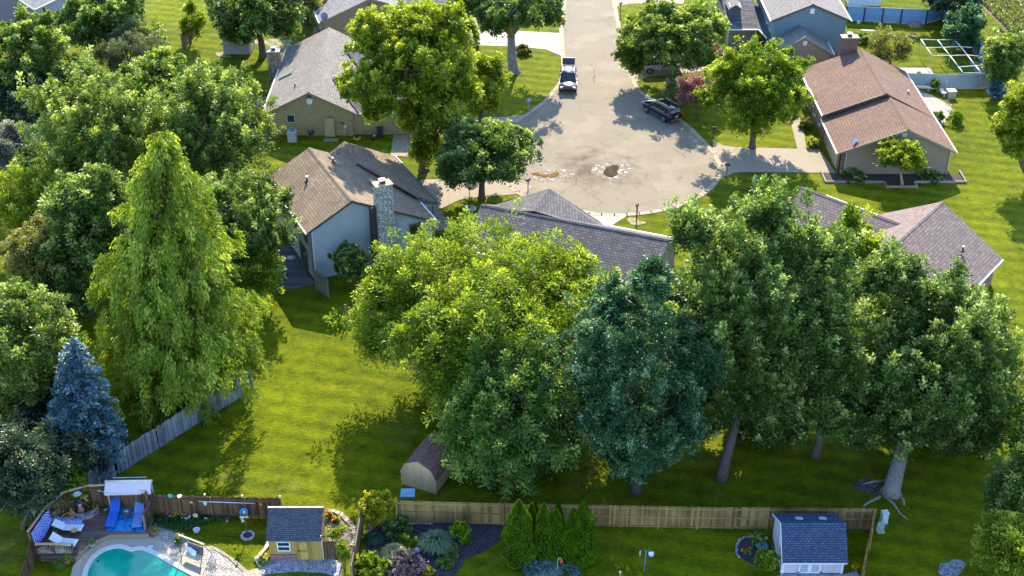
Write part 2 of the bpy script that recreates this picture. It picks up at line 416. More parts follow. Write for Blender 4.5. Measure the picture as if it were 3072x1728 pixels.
paving('driveway',[(1740,630),(1800,641),(1893,641),(1850,668),(1800,700),(1700,690),(1690,640)],.036,concrete((.42,.36,.27),(3,3),.1))
paving('driveway',[(1870,196),(1905,196),(1990,165),(2180,150),(2210,185),(2100,215),(1940,232),(1906,248),(1895,246)],.036,DM)
paving('driveway',[(1838,24),(1832,-20),(2060,-20),(2050,12),(1900,12),(1868,16)],.036,DM)
paving('footpath',[(941,82),(957,80),(950,125),(938,128)],.036,DM)
# the drain with its puddles
PUD=MB(); 
def blob(cx,cy,rx,ry,seed,n=40,j=.18):
    r=random.Random(seed); ph=[r.uniform(0,6.28) for _ in range(6)]
    out=[]
    for i in range(n):
        a=2*PI*i/n; k=1+sum(j/(q+1)*math.sin((q+2)*a+ph[q]) for q in range(6))
        out.append((cx+rx*k*math.cos(a),cy+ry*k*math.sin(a)))
    return out
sheet(PUD,poly_px(blob(1836,513,50,30,3)),.026); struct('speckled_patch',PUD,(lambda t:t.col(t.ramp(t.noise(2.6,6,rough=.75),[(.50,(.12,.095,.066)),(.55,(.22,.18,.13)),(.60,(.42,.38,.34)),(.66,(.75,.74,.72))]),.8,.3))(NT('white_speckle')))  # patch around the puddle with white speckles from noise
PUD=MB(); sheet(PUD,poly_px(blob(1834,514,24,16,5)),.06); struct('puddle',PUD,(lambda t:t.col(t.ramp(t.noise(1.5,3),[(.3,(.05,.035,.025)),(.7,(.10,.07,.045))]),.95,.0))(NT('puddle')))
PUD=MB(); sheet(PUD,poly_px(blob(1655,527,62,19,9)),.026); struct('speckled_patch',PUD,bpy.data.materials['white_speckle'])
PUD=MB(); sheet(PUD,poly_px([(1592,522),(1610,518),(1630,525),(1650,524),(1668,516),(1679,520),(1672,529),(1650,533),(1630,531),(1608,526)]),.06); struct('puddle',PUD,(lambda t:t.col(t.ramp(t.noise(1.5,3),[(.3,(.16,.085,.025)),(.7,(.22,.12,.035))]),.95,.0))(NT('muddy_puddle')))
# bare and worn patches of lawn
DRY=(lambda t:t.col(t.ramp(t.noise(1.6,6,rough=.7),[(.40,(.09,.14,.01)),(.5,(.26,.22,.12)),(.62,(.42,.34,.24))]),.95,.1))(NT('bare_soil'))
for i,(cx,cy,rx,ry) in enumerate([(845,133,45,14),(790,128,28,8),(1905,665,24,10),(668,165,22,8),(900,150,20,7)]):
    m=MB(); sheet(m,poly_px(blob(cx,cy,rx,ry,20+i,j=.3)),.012+.005*i); struct('bare_lawn_patch',m,DRY)
m=MB(); sheet(m,poly_px(blob(2690,128,60,30,77)),.014); 
# field of crop rows beyond the gardens
m=MB(); sheet(m,[tuple(G(2915,-10))[:2],tuple(G(3080,150))[:2],(75,420),(40,420)][0:1]+[tuple(G(3000,75))[:2],tuple(G(3090,135))[:2],(190,260),(150,420),(60,420)],.012)
struct('field_soil',m,concrete((.16,.12,.07),None,.3))

# ---------------------------------------------------------------- buildings
def gable(root,o,wd,W,L,he,rise,roofm,wallm,rf=.5,ov=.35,ove=.4,th=.16,gutter=(.75,.75,.72),wall=True,hb=0,ridgecap=True,he2=None,fascia=None,wparts=None,gut=(1,1)):
    "one gabled volume: o = front-left corner on the ground, wd = direction of the gable wall, depth is to its left"
    o=Vector(o); wd=Vector((wd[0],wd[1],0)).normalized(); ld=Vector((-wd.y,wd.x,0)); Z=Vector((0,0,1))
    he2=he if he2 is None else he2; hr=he+rise
    P=lambda u,v,z: o+wd*u+ld*v+Z*z
    sl=rise/(W*rf); sr=(hr-he2)/(W*(1-rf))
    if wall:
        m=MB(); pro=[(0,hb),(W,hb),(W,he2-.06),(W*rf,hr-.06),(0,he-.06)]
        a=[P(u,0,z) for u,z in pro]; b=[P(u,L,z) for u,z in pro]
        m.face(a); m.face(b[::-1])
        for i in range(5): j=(i+1)%5; m.face([a[i],b[i],b[j],a[j]])
        obj('wall',m,wallm,root)
    m=MB(); k=.04
    A=[P(-ove,-ov,he-sl*ove+k),P(W*rf,-ov,hr+k),P(W*rf,L+ov,hr+k),P(-ove,L+ov,he-sl*ove+k)]
    B=[P(W+ove,-ov,he2-sr*ove+k),P(W*rf,-ov,hr+k),P(W*rf,L+ov,hr+k),P(W+ove,L+ov,he2-sr*ove+k)]
    m.slab(A,th); m.slab(B,th); r=obj('roof',m,roofm,root)
    if ridgecap:
        m=MB(); m.slab([P(W*rf-.17,-ov-.01,hr-sl*.17+k+.035),P(W*rf,-ov-.01,hr+k+.04),P(W*rf,L+ov+.01,hr+k+.04),P(W*rf-.17,L+ov+.01,hr-sl*.17+k+.035)],.03)
        m.slab([P(W*rf+.17,-ov-.01,hr-sr*.17+k+.035),P(W*rf,-ov-.01,hr+k+.04),P(W*rf,L+ov+.01,hr+k+.04),P(W*rf+.17,L+ov+.01,hr-sr*.17+k+.035)],.03)
        obj('ridge_cap',m,roofm,r)
    f=MB(); fc=fascia or (.25,.22,.18)
    f.bar(P(-ove,-ov-.015,he-sl*ove-.06),P(W*rf,-ov-.015,hr-.06),.03,.2); f.bar(P(W+ove,-ov-.015,he2-sr*ove-.06),P(W*rf,-ov-.015,hr-.06),.03,.2)
    obj('barge_board',f,plain(fc,.5),r)
    for i,(u,z) in enumerate(((-ove-.07,he-sl*ove-.05),(W+ove+.07,he2-sr*ove-.05))):
        if not gut[i]: continue
        g=MB(); g.bar(P(u,-ov,z),P(u,L+ov,z),.13,.12); obj('gutter',g,plain(gutter,.4),root)
    return P,hr,sl,sr
def chimney(root,c,sx,sy,z0,z1,rz,mat,capm=(.62,.42,.3),pot=True):
    m=MB(); m.rbox((c[0],c[1],z0),sx,sy,z1-z0,rz); ch=obj('chimney',m,mat,root)
    m=MB(); m.rbox((c[0],c[1],z1),sx+.12,sy+.12,.1,rz); obj('chimney_cap',m,concrete(capm,None,.15),ch)
    if pot:
        m=MB(); m.rbox((c[0],c[1],z1+.1),.42,.42,.28,rz); obj('flue',m,plain((.03,.03,.035),.4),ch)
        m=MB(); m.rbox((c[0],c[1],z1+.38),.5,.5,.07,rz); obj('flue_lid',m,plain((.75,.72,.74),.35,.5,.6),ch)
    return ch
def vent(root,p,c=(.05,.05,.05),h=.45,r=.07,top=None):
    m=MB(); m.tube([Vector(p)-Vector((0,0,.1)),Vector(p)+Vector((0,0,h))],[r,r],8); m.lathe((p[0],p[1],p[2]-.02),[(r*2.4,0),(r*1.6,.06),(r,.08)],8)
    o=obj('roof_vent',m,plain(c,.5),root)
    if top:
        m=MB(); m.tube([Vector(p)+Vector((0,0,h)),Vector(p)+Vector((0,0,h+.14))],[r*1.25,r*1.25],8); obj('vent_cap',m,plain(top,.4),o)
def window(root,p,a,w,h,frame=(.7,.7,.7),n=None,bars=0,fw=.07,gc=(.02,.03,.035)):
    "p = lower left of the opening on the wall, a = direction along the wall; it faces the right-hand side of a"
    p=Vector(p); a=Vector((a[0],a[1],0)).normalized(); n=Vector((a.y,-a.x,0)); Z=Vector((0,0,1))
    m=MB()
    for u0,u1,z0,z1 in ((-fw,0,-fw,h+fw),(w,w+fw,-fw,h+fw),(0,w,-fw,0),(0,w,h,h+fw)):
        m.obox(p+a*((u0+u1)/2)+Z*((z0+z1)/2)+n*.02,a,n,Z,(u1-u0)/2,.05,(z1-z0)/2)
    for i in range(bars): z=h*(i+1)/(bars+1); m.obox(p+a*(w/2)+Z*z+n*.02,a,n,Z,w/2,.045,.035)
    f=obj('window',m,plain(frame,.5),root)
    m=MB(); m.obox(p+a*(w/2)+Z*(h/2)+n*.012,a,n,Z,w/2,.01,h/2); obj('pane',m,glass(gc),f); return f
def door(root,p,a,w,h,c,name='door',frame=None,knob=True,panels=0,mat=None):
    p=Vector(p); a=Vector((a[0],a[1],0)).normalized(); n=Vector((a.y,-a.x,0)); Z=Vector((0,0,1))
    m=MB(); m.obox(p+a*(w/2)+Z*(h/2)+n*.02,a,n,Z,w/2,.03,h/2)
    for i in range(panels):
        z=h*(i+.5)/panels
        m.obox(p+a*(w/2)+Z*z+n*.055,a,n,Z,w*.38,.01,h/panels*.32)
    d=obj(name,m,mat or plain(c,.5),root)
    m=MB()
    for u0,u1,z0,z1 in ((-.08,0,0,h+.08),(w,w+.08,0,h+.08),(0,w,h,h+.08)): m.obox(p+a*((u0+u1)/2)+Z*((z0+z1)/2)+n*.03,a,n,Z,(u1-u0)/2,.045,(z1-z0)/2)
    obj('door_frame',m,plain(frame or sc_(c,.7),.5),d)
    if knob: m=MB(); m.lathe(tuple(p+a*(w*.88)+Z*(h*.48)+n*.08),[(.0,-.04),(.04,0),(0,.04)],8); obj('door_handle',m,plain((.2,.18,.15),.3,.5,.8),d)
    return d
def dish(root,p,r=.35,c=(.75,.78,.8),rz=0):
    m=MB(); p=Vector(p); m.tube([p,p+Vector((0,0,.5))],[.03,.03],6)
    q=p+Vector((0,0,.55)); dirv=Vector((math.sin(rz),-math.cos(rz),.35)).normalized(); up=Vector((0,0,1)); a=dirv.cross(up).normalized(); b=a.cross(dirv)
    rings=[]
    for i in range(4):
        rr=r*i/3; rings.append([q+dirv*(.12*(i/3)**2)+(a*math.cos(t)+b*math.sin(t))*rr for t in [2*PI*k/14 for k in range(14)]])
    vs=[v for R_ in rings for v in R_]; fs=[(i*14+k,i*14+(k+1)%14,(i+1)*14+(k+1)%14,(i+1)*14+k) for i in range(3) for k in range(14)]
    m.raw(vs,fs,smooth=True); m.tube([q-b*r*.9,q+dirv*.45-b*.05],[.015,.015],5)
    return obj('satellite_dish',m,plain(c,.35,.5),root)
TAU=Vector((1,0,0))
# --- tan house, left of the street
h=thing('house','tan sided house with grey shingle roof and stone chimney beside the left lawn','house',(-20.7,125.8,0))
RG=shingle((.26,.225,.195),(.17,.148,.13),(.10,.088,.078),.26,.34,.35)
TAN=siding((.37,.30,.16),.2,.5,.16)
P,hr,sl,sr=gable(h,(-24.95,125.85,0),(1,0),8.6,17.6,2.75,2.15,RG,TAN,ov=.25,ove=.7,gutter=(.78,.74,.7),gut=(1,0))
m=MB(); m.box(-16.35,-12.4,126.05,135.5,0,2.7); obj('wall',m,TAN,h)
RD=shingle((.15,.145,.15),(.085,.08,.09),(.035,.033,.04),.33,1.2,.1)
def lean(root,pts,mat,name='roof',th=.15): m=MB(); [m.slab(p,th) for p in pts]; return obj(name,m,mat,root)
lean(h,[[(-15.7,125.6,2.62),(-7.6,125.6,2.62),(-7.6,131,4.25),(-18.9,131,4.25)],[(-18.9,131,4.25),(-7.6,131,4.25),(-7.6,136.4,2.62),(-15.7,136.4,2.62)],
 [(-18.55,139.5,4.12),(-11.5,139.5,4.12),(-11.5,136.2,3.1),(-16.6,136.2,3.1)],[(-18.55,139.5,4.12),(-11.5,139.5,4.12),(-11.5,142.8,3.1),(-16.6,142.8,3.1)]],RD)
m=MB(); m.box(-16.4,-11.8,136.6,142.4,0,2.9); m.box(-16.3,-8.0,126.2,136,0,2.6); obj('wall',m,TAN,h)
m=MB(); m.bar((-18.5,139.5,4.2),(-11.5,139.5,4.2),.3,.1); obj('ridge_cap',m,plain((.5,.5,.5),.6),h); m=MB(); m.bar((-15.6,125.5,2.58),(-7.6,125.5,2.58),.12,.13); obj('gutter',m,plain((.75,.75,.74),.4),h)
chimney(h,(-26.2,138.3),1.35,1.0,0,4.3,0,rubble((.20,.155,.10),(.42,.34,.24),(.06,.05,.04)),(.55,.42,.38))

door(h,G(977,408)+Vector((0,-.1,0)),(1,0),.95,2.05,(.42,.37,.22)); 
window(h,(-23.1,125.83,1.55),(1,0),.72,.78,(.5,.45,.33))
m=MB(); m.box(-20.85,-20.45,125.78,125.86,3.95,4.5); obj('gable_vent',m,plain((.10,.09,.08)),h)
dish(h,(-20.6,125.4,3.5),.32,(.62,.66,.6))
m=MB(); m.box(-17.55,-17.35,125.7,125.86,1.25,1.55); obj('meter_box',m,plain((.08,.08,.09)),h)
m=MB(); m.box(-17.35,-17.05,125.7,125.86,.95,1.25); m.bar((-17.25,125.78,0),(-17.25,125.78,1),.05); obj('meter_box',m,plain((.55,.56,.52)),h)
m=MB(); m.box(-16.95,-16.45,125.74,125.86,.0,1.75); obj('cupboard_door',m,plain((.30,.25,.15)),h)
for p in ((-22.6,129.2),(-18.0,135.5)): vent(h,(p[0],p[1],4.9-abs(p[0]+20.65)*.5),(.05,.03,.05),.4)
m=MB(); a=Vector((-25.0,134.6,0)); 
zz=lambda x:4.98-abs(x+20.65)*.5
m.slab([(-25.1,133.9,zz(-25.1)+.12),(-23.7,133.9,zz(-23.7)+.12),(-23.7,134.9,zz(-23.7)+.12),(-25.1,134.9,zz(-25.1)+.12)],.12); obj('skylight',m,plain((.25,.30,.22),.2),h)
# deck with dark railing behind the trees
d=thing('garden_deck','small deck with dark railings behind the left corner of the tan house','deck',G(745,300))
m=MB(); m.prism(poly_px([(715,325),(790,325),(798,300),(735,298)]),.02,.35); obj('deck_floor',m,boards((.16,.15,.2),(.24,.22,.28)),d)
for a,b in (((742,298),(785,298)),((785,298),(789,318)),((716,330),(700,300))):
    a,b=G(*a),G(*b); m=MB(); m.bar(a+Vector((0,0,1.25)),b+Vector((0,0,1.25)),.08); m.bar(a+Vector((0,0,.45)),b+Vector((0,0,.45)),.06)
    n=max(2,int((b-a).length/.16))
    for i in range(n+1): q=a.lerp(b,i/n); m.bar(q,q+Vector((0,0,1.25)),.04 if 0<i<n else .1)
    obj('railing',m,plain((.06,.035,.03)),d)
d=thing('side_porch','sunlit timber steps with red brown rail beside the tan house wall','steps',G(770,405))
m=MB(); m.prism(poly_px([(748,395),(800,395),(800,408),(748,408)]),0,.5); obj('steps',m,boards((.4,.3,.22),(.5,.4,.3)),d)
m=MB(); a,b=G(775,430),G(800,400); 
for q in (a,b,a.lerp(b,.5)): m.bar(q,q+Vector((0,0,1.3)),.1)
m.bar(a+Vector((0,0,1.25)),b+Vector((0,0,1.25)),.08); m.bar(a+Vector((0,0,.7)),b+Vector((0,0,.7)),.08)
obj('railing',m,plain((.14,.05,.04)),d)
# --- white house with stone chimney
O=Vector((-17.09,97.04,0)); LD=Vector((-.436,.9,0)).normalized(); WD=Vector((LD.y,-LD.x,0))
h=thing('house','two storey pale blue sided house with brown roof and tall white stone chimney','house',tuple(O))
RB=shingle((.31,.235,.155),(.21,.155,.10),(.10,.07,.05),.26,.26,.6)
WS=siding((.42,.47,.52),.15,.5,.08)
wo=O+WD*.3+LD*.15
P,hr,sl,sr=gable(h,wo,WD,10.95,10.6,5.0,1.92,RB,WS,rf=3.75/10.95,ov=.3,ove=.38,he2=3.33,gutter=(.85,.82,.82),fascia=(.08,.07,.075),gut=(1,1))
# rear wing with its own ridge and the porch
Q=lambda u,n,z: O+LD*u+WD*n+Vector((0,0,z))
lean(h,[[Q(13.0,8.0,5.9),Q(9.4,8.0,5.28),Q(14.2,13.3,2.7)],[Q(9.4,8.0,5.28),Q(4.0,11.35,3.74),Q(3.8,13.3,2.72),Q(14.2,13.3,2.7)],[Q(13.0,8.0,5.9),Q(9.4,8.0,5.28),Q(9.8,5.0,4.4),Q(12.6,5.0,4.4)]],RB)
m=MB(); pp=[Q(5.0,9,0),Q(5.0,12.3,0),Q(13.6,12.3,0),Q(12.4,6,0),Q(9.5,6,0)]; m.prism([tuple(p)[:2] for p in pp],0,2.7); obj('wall',m,WS,h)
m=MB(); m.bar(Q(3.8,13.4,2.62),Q(14.2,13.4,2.68),.1,.14); obj('gutter',m,plain((.12,.12,.14),.4),h); m=MB(); m.bar(Q(3.75,11.5,3.3),Q(3.75,13.3,2.6),.05,.2); obj('barge_board',m,plain((.12,.12,.14),.4),h)
for q in ((4.1,13.0),(4.1,11.9)): m=MB(); m.bar(Q(q[0],q[1],0),Q(q[0],q[1],2.6),.14); obj('porch_post',m,plain((.2,.2,.24)),h)
m=MB(); m.bar(Q(4.1,11.6,2.45),Q(4.1,13.1,2.45),.12,.25); obj('porch_beam',m,plain((.6,.6,.62)),h)
m=MB(); m.prism([tuple(Q(u,n,0))[:2] for u,n in ((3.3,11.6),(3.3,14.6),(6.5,14.8),(8,12.4),(5,12.3))],0,.1); obj('porch_slab',m,DM,h)
cc=Q(-.35,6.75,0); ch=chimney(h,(cc.x,cc.y),1.45,.95,0,8.0,math.atan2(WD.y,WD.x),rubble((.30,.32,.28),(.62,.62,.55),(.05,.05,.05)),(.6,.36,.24))
m=MB(); m.bar(Q(-.2,5.75,0),Q(-.2,5.75,6.0),.5,.4,up=(WD.x,WD.y,0)); obj('dark_column',m,plain((.055,.055,.06),.8),h)  # near-black upright box along the left side of the chimney
for z,hh in ((2.05,1.25),(.1,1.2)): window(h,Q(.15,9.15,z)-LD*.02,WD,1.05,hh,(.3,.33,.4),gc=(.03,.04,.02))
for u,z,w_,hh in ((1.1,3.1,.8,1.3),(4.2,3.1,.9,1.3),(1.6,.1,1.9,2.1)): window(h,Q(u+w_,.3,z),-LD,w_,hh,(.12,.12,.1),gc=(.05,.06,.03))
m=MB(); m.bar(Q(.13,.28,0),Q(.13,.28,4.8),.12); obj('corner_board',m,plain((.12,.12,.2)),h)
m=MB(); m.bar(Q(.12,.44,0),Q(.12,.44,4.9),.08); obj('corner_board',m,plain((.75,.76,.78)),h); m=MB(); m.bar(Q(.12,11.2,0),Q(.12,11.2,3.3),.08);obj('corner_board',m,plain((.75,.76,.78)),h)
m=MB(); m.bar(Q(.1,11.45,0),Q(.1,11.45,3.1),.09); obj('downpipe',m,plain((.3,.32,.34)),h)
for (u,n) in ((6.6,2.3),(8.6,5.4)):
    z=7.0-(4.05-n)*.5 if n<4 else 7.0-(n-4.05)*.46
    vent(h,Q(u,n,z-.1),(.06,.05,.06),.35,.1,(.8,.78,.75))
q=[Q(3.0,8.2,0),Q(4.0,8.2,0),Q(4.0,9.3,0),Q(3.0,9.3,0)]
q=[Q(4.6,7.6,0),Q(5.5,7.6,0),Q(5.5,9.0,0),Q(4.6,9.0,0)]
m=MB(); m.slab([(p.x,p.y,7.06-((p-O).dot(WD)-4.05)*.455+.1) for p in q],.12); obj('skylight',m,plain((.2,.25,.18),.2),h)
m=MB(); m.prism(poly_px([(690,800),(735,790),(760,750),(880,740),(938,846),(946,851),(890,866),(860,868),(700,860)]),.0,.14); m2=single('patio_deck',m,boards((.07,.075,.09),(.15,.15,.17),.14,.5,1),'dark weathered deck boards at the foot of the pale blue house','deck',G(900,850))
# --- brown roofed house on the right
h=thing('house','brick and tan sided house with a stepped brown shingle roof and brick chimney','house',(37.2,117,0))
RW=shingle((.235,.145,.10),(.165,.10,.07),(.075,.045,.037),.27,.27,.4)
TW=siding((.31,.245,.165),.2,.55,.12); BR=stone((.26,.10,.06),(.17,.07,.05),(.22,.18,.15),.24,.09,.012)
fas=(.33,.24,.17)
gable(h,(32.0,117.1,0),(1,0),10.6,7.3,2.6,2.35,RW,TW,rf=.57,ov=.35,ove=.45,gutter=(.8,.75,.68),fascia=fas,gut=(1,1),he2=2.75)
gable(h,(32.0,124.75,0),(1,0),10.6,6.0,3.1,2.2,RW,BR,rf=.535,ov=.35,ove=.45,gutter=(.8,.75,.68),fascia=(.09,.05,.04),gut=(1,1),he2=2.75)
gable(h,(32.0,131.1,0),(1,0),10.6,5.4,2.9,2.2,RW,BR,rf=.55,ov=.3,ove=.45,gutter=(.8,.75,.68),fascia=fas,gut=(1,1),he2=2.75)
chimney(h,(36.6,137.3),1.75,.95,0,6.3,0,stone((.24,.10,.07),(.15,.06,.05),(.17,.13,.11),.24,.09,.012),(.45,.36,.3))
door(h,(31.98,122.9,.05),(0,-1),4.9,2.15,(.40,.35,.27),'garage_door',panels=4,knob=False)
m=MB(); m.box(31.9,32.35,117.0,117.09,0,2.55); m.box(31.9,31.99,117.0,117.5,0,2.55); obj('corner_trim',m,plain((.16,.10,.07)),h)
m=MB(); m.bar((32.5,117.0,0),(32.5,117.0,2.7),.09); m.bar((42.55,117.0,0),(42.55,117.0,2.7),.07); obj('downpipe',m,plain((.5,.45,.4)),h)
for y,w_ in ((126.6,.9),(129.0,.9),(133.2,.9),(135.2,.9)): window(h,(31.97,y+w_,.7),(0,-1),w_,1.6,(.72,.72,.7))
m=MB(); m.box(37.6,38.05,117.0,117.09,4.05,4.45); obj('gable_vent',m,plain((.55,.5,.45)),h)
dish(h,(33.3,117.6,2.75),.38,(.75,.8,.9),.5)
vent(h,(41.2,128.6,3.45),(.1,.1,.1),.25,.09,(.8,.8,.8)); vent(h,(39.3,127.5,4.3),(.05,.05,.05),.2)
m=MB(); 
for x0,x1,y0,y1 in ((30.3,30.45,115.2,117.4),(30.45,36.0,115.2,115.35),(36.0,36.15,114.2,115.2),(36.15,38.9,114.2,114.35),(38.9,39.05,114.2,115.2),(39.05,43.9,115.2,115.35),(43.9,44.05,115.2,117.6)): m.box(x0,x1,y0,y1,0,.2,random.random())
tag(obj('garden_edging',m,oldwood((.22,.17,.13),(.4,.33,.26))),'low timber edging round the planting bed in front of the brown roofed house','edging')
m=MB(); sheet(m,[(30.5,115.35),(43.9,115.35),(43.9,117.0),(30.5,117.0)],.03); sheet(m,[(36.2,114.4),(38.9,114.4),(38.9,115.3),(36.2,115.3)],.03); struct('mulch_bed',m,concrete((.06,.05,.045),None,.4))
# --- grey roofed house in the centre
h=thing('house','long dark grey roofed house with hipped wing, seen behind the big locust tree','house',(5,99,0))
RC_=shingle((.17,.155,.15),(.10,.093,.093),(.045,.04,.045),.27,.36,.12)
a=Vector((-2.35,102.3,0)); b=Vector((12.75,96.35,0)); dr=(b-a).normalized(); pn=Vector((-dr.y,dr.x,0))
oo=a-pn*3.75-dr*.0
P,hr,sl,sr=gable(h,a+pn*3.75,(-pn.x,-pn.y),7.5,(b-a).length,2.6,1.95,RC_,siding((.3,.24,.2)),ov=.3,ove=.45,gutter=(.85,.82,.8),gut=(1,1))
lean(h,[[(3.3,104.85,4.85),(7.75,102.9,2.6),(8.9,99.9,2.9),(1.9,101.0,4.72)],[(3.3,104.85,4.85),(-1.1,106.5,2.6),(-2.9,103.0,3.6),(1.9,101.0,4.72)]],RC_)
m=MB(); m.prism([(-.7,106.0),(7.3,102.9),(6.2,99.5),(-1.8,102.5)],0,2.6); obj('wall',m,siding((.3,.24,.2)),h)
m=MB(); m.face([(-.7,106.0,2.6),(7.3,102.9,2.6),(3.3,104.5,4.6)]); obj('gable_wall',m,siding((.3,.24,.2)),h)
# --- cross gabled house on the right
h=thing('house','house with mauve brown shingle roof of two crossing ridges on the lawn at right','house',(33,98,0))
RM=shingle((.25,.19,.165),(.165,.12,.11),(.09,.065,.062),.27,.36,.12)
r1=Vector((31.75,94.25,0)); r2=Vector((36.6,100.3,0)); dm=(r2-r1).normalized(); pm=Vector((dm.y,-dm.x,0))
gable(h,r1-pm*5.55-dm*3.0,tuple(pm),11.1,(r2-r1).length+2.7,2.75,3.2,RM,stone((.26,.13,.10),(.18,.09,.07),(.25,.2,.18),.24,.09,.012),ov=.3,ove=.4,gutter=(.6,.58,.66))
r3=Vector((25.9,104.7,0)); r4=Vector((32.6,98.3,0)); d3=(r4-r3).normalized(); p3=Vector((d3.y,-d3.x,0))
gable(h,r3-p3*3.9,tuple(p3),7.8,(r4-r3).length,2.7,2.25,RM,siding((.33,.26,.22)),ov=.3,ove=.4,gutter=(.6,.55,.5))
vent(h,(37.2,95.2,4.1),(.05,.05,.06),.35,.09,(.75,.75,.75))
# --- taupe house behind the tan one
h=thing('house','taupe sided house with grey roof behind the tan house, cut by the top edge','house',(-17,153,0))
RT=shingle((.25,.245,.24),(.175,.17,.17),(.11,.105,.105),.26,.4,.15)
wd=Vector((.963,.27,0)); TP=siding((.30,.235,.175),.2,.65,.08)
gable(h,Vector((-22.4,151.4,0)),wd,11.4,14,2.9,2.2,RT,TP,ov=.3,ove=.5,gutter=(.78,.72,.66))
lean(h,[[(-14.0,153.4,2.6),(-5.9,153.4,2.6),(-5.9,160,4.4),(-14.0,160,4.4)],[(-14.0,160,4.4),(-5.9,160,4.4),(-5.9,166,2.6),(-14,166,2.6)]],RD)
m=MB(); m.box(-12,-6.4,153.9,165,0,2.6); obj('wall',m,TP,h); m=MB(); m.face([(-6.4,153.9,2.6),(-6.4,165,2.6),(-6.4,160,4.2)]); obj('gable_wall',m,TP,h)
window(h,Vector((-22.4,151.4,0))+Vector((-.27,.963,0))*3.5+Vector((0,0,.9))+Vector((-.02,0,0)),(.27,-.963),1,1.2)
m=MB(); q=Vector((-22.4,151.4,0))+wd*5.5-Vector((-.27,.963,0))*.03; m.bar(q+Vector((0,0,3.9)),q+Vector((0,0,4.5)),.45,.05,up=tuple(wd)); obj('gable_vent',m,plain((.14,.12,.10)),h)
dish(h,Vector((-22.3,151.8,2.7)),.45,(.25,.3,.5)); vent(h,(-19.2,153.6,3.9),(.05,.04,.05))
# --- blue grey two storey house
h=thing('house','blue grey two storey house with lower garage wing at the top right','house',(34,145,0))
RS=shingle((.24,.22,.20),(.17,.155,.145),(.105,.095,.09),.26,.3,.15); BL=siding((.17,.235,.26),.22,.6,.08)
gable(h,(30.0,145.6,0),(1,0),8.2,12,5.3,1.75,RS,BL,ov=.3,ove=.45,gutter=(.85,.83,.8),fascia=(.07,.06,.07))
m=MB(); m.box(33.9,34.4,145.52,145.62,5.85,6.45); obj('gable_vent',m,plain((.7,.74,.78)),h)
for y in (147.2,149.4): window(h,(29.97,y+.9,3.2),(0,-1),.9,1.3,(.75,.77,.78))
gable(h,(29.9,142.2,0),(1,0),6.0,3.4,2.7,1.75,RS,siding((.28,.24,.17),.22,.6,.08),ov=.25,ove=.4,fascia=(.3,.27,.22))
m=MB(); m.box(32.75,33.2,142.1,142.2,3.4,3.95); obj('gable_vent',m,plain((.7,.72,.74)),h)
lean(h,[[(25.2,149.1,2.65),(28.9,149.1,2.65),(28.9,155.6,4.9),(25.2,155.6,4.9)],[(25.2,155.6,4.9),(28.9,155.6,4.9),(28.9,162,2.65),(25.2,162,2.65)]],RD)
lean(h,[[(28.75,149.3,2.75),(30.1,146.4,2.6),(30.1,156,3.3),(28.75,156,3.3)]],shingle((.10,.11,.14),(.07,.075,.10),(.03,.03,.04)))
m=MB(); m.box(25.6,28.7,149.6,161,0,2.65); obj('wall',m,stone((.33,.29,.22),(.24,.21,.16),(.13,.11,.09),.4,.14,.02),h)
m=MB(); m.bar((25.2,149.0,2.6),(28.9,149.0,2.6),.12,.14); m.bar((28.9,149.1,2.65),(29.5,146.6,2.5),.12,.14); obj('gutter',m,plain((.8,.75,.6),.4),h)
m=MB(); m.box(25.7,27.0,151.2,152.6,3.0,4.6); obj('dormer',m,plain((.10,.11,.13)),h)
m=MB(); m.slab([(25.5,150.9,4.4),(26.35,150.9,4.95),(26.35,153.6,4.95),(25.5,153.6,4.4)]); m.slab([(27.2,150.9,4.4),(26.35,150.9,4.95),(26.35,153.6,4.95),(27.2,153.6,4.4)]); obj('dormer_roof',m,RS,h)
# --- mauve house top left
h=thing('house','mauve and lavender sided house corner with white fascia at the top left','house',tuple(G(115,85)))
c0=G(112,85); wd=Vector((.92,-.40,0)).normalized()
gable(h,c0-wd*9,tuple(wd),9,10,2.75,2.1,RT,siding((.19,.16,.185),.2,.7,.06),ov=.3,ove=.35,gutter=(.85,.8,.66),fascia=(.8,.75,.6))
ld=Vector((-wd.y,wd.x,0)); m=MB(); m.obox(c0+ld*5+wd*.02+Vector((0,0,1.32)),ld,wd,(0,0,1),5,.02,1.32); obj('side_wall',m,siding((.36,.36,.46),.2,.8,.05),h)
window(h,c0+ld*1.3+wd*.05+Vector((0,0,.9)),(ld.x,ld.y),.6,1.3,(.75,.75,.72))
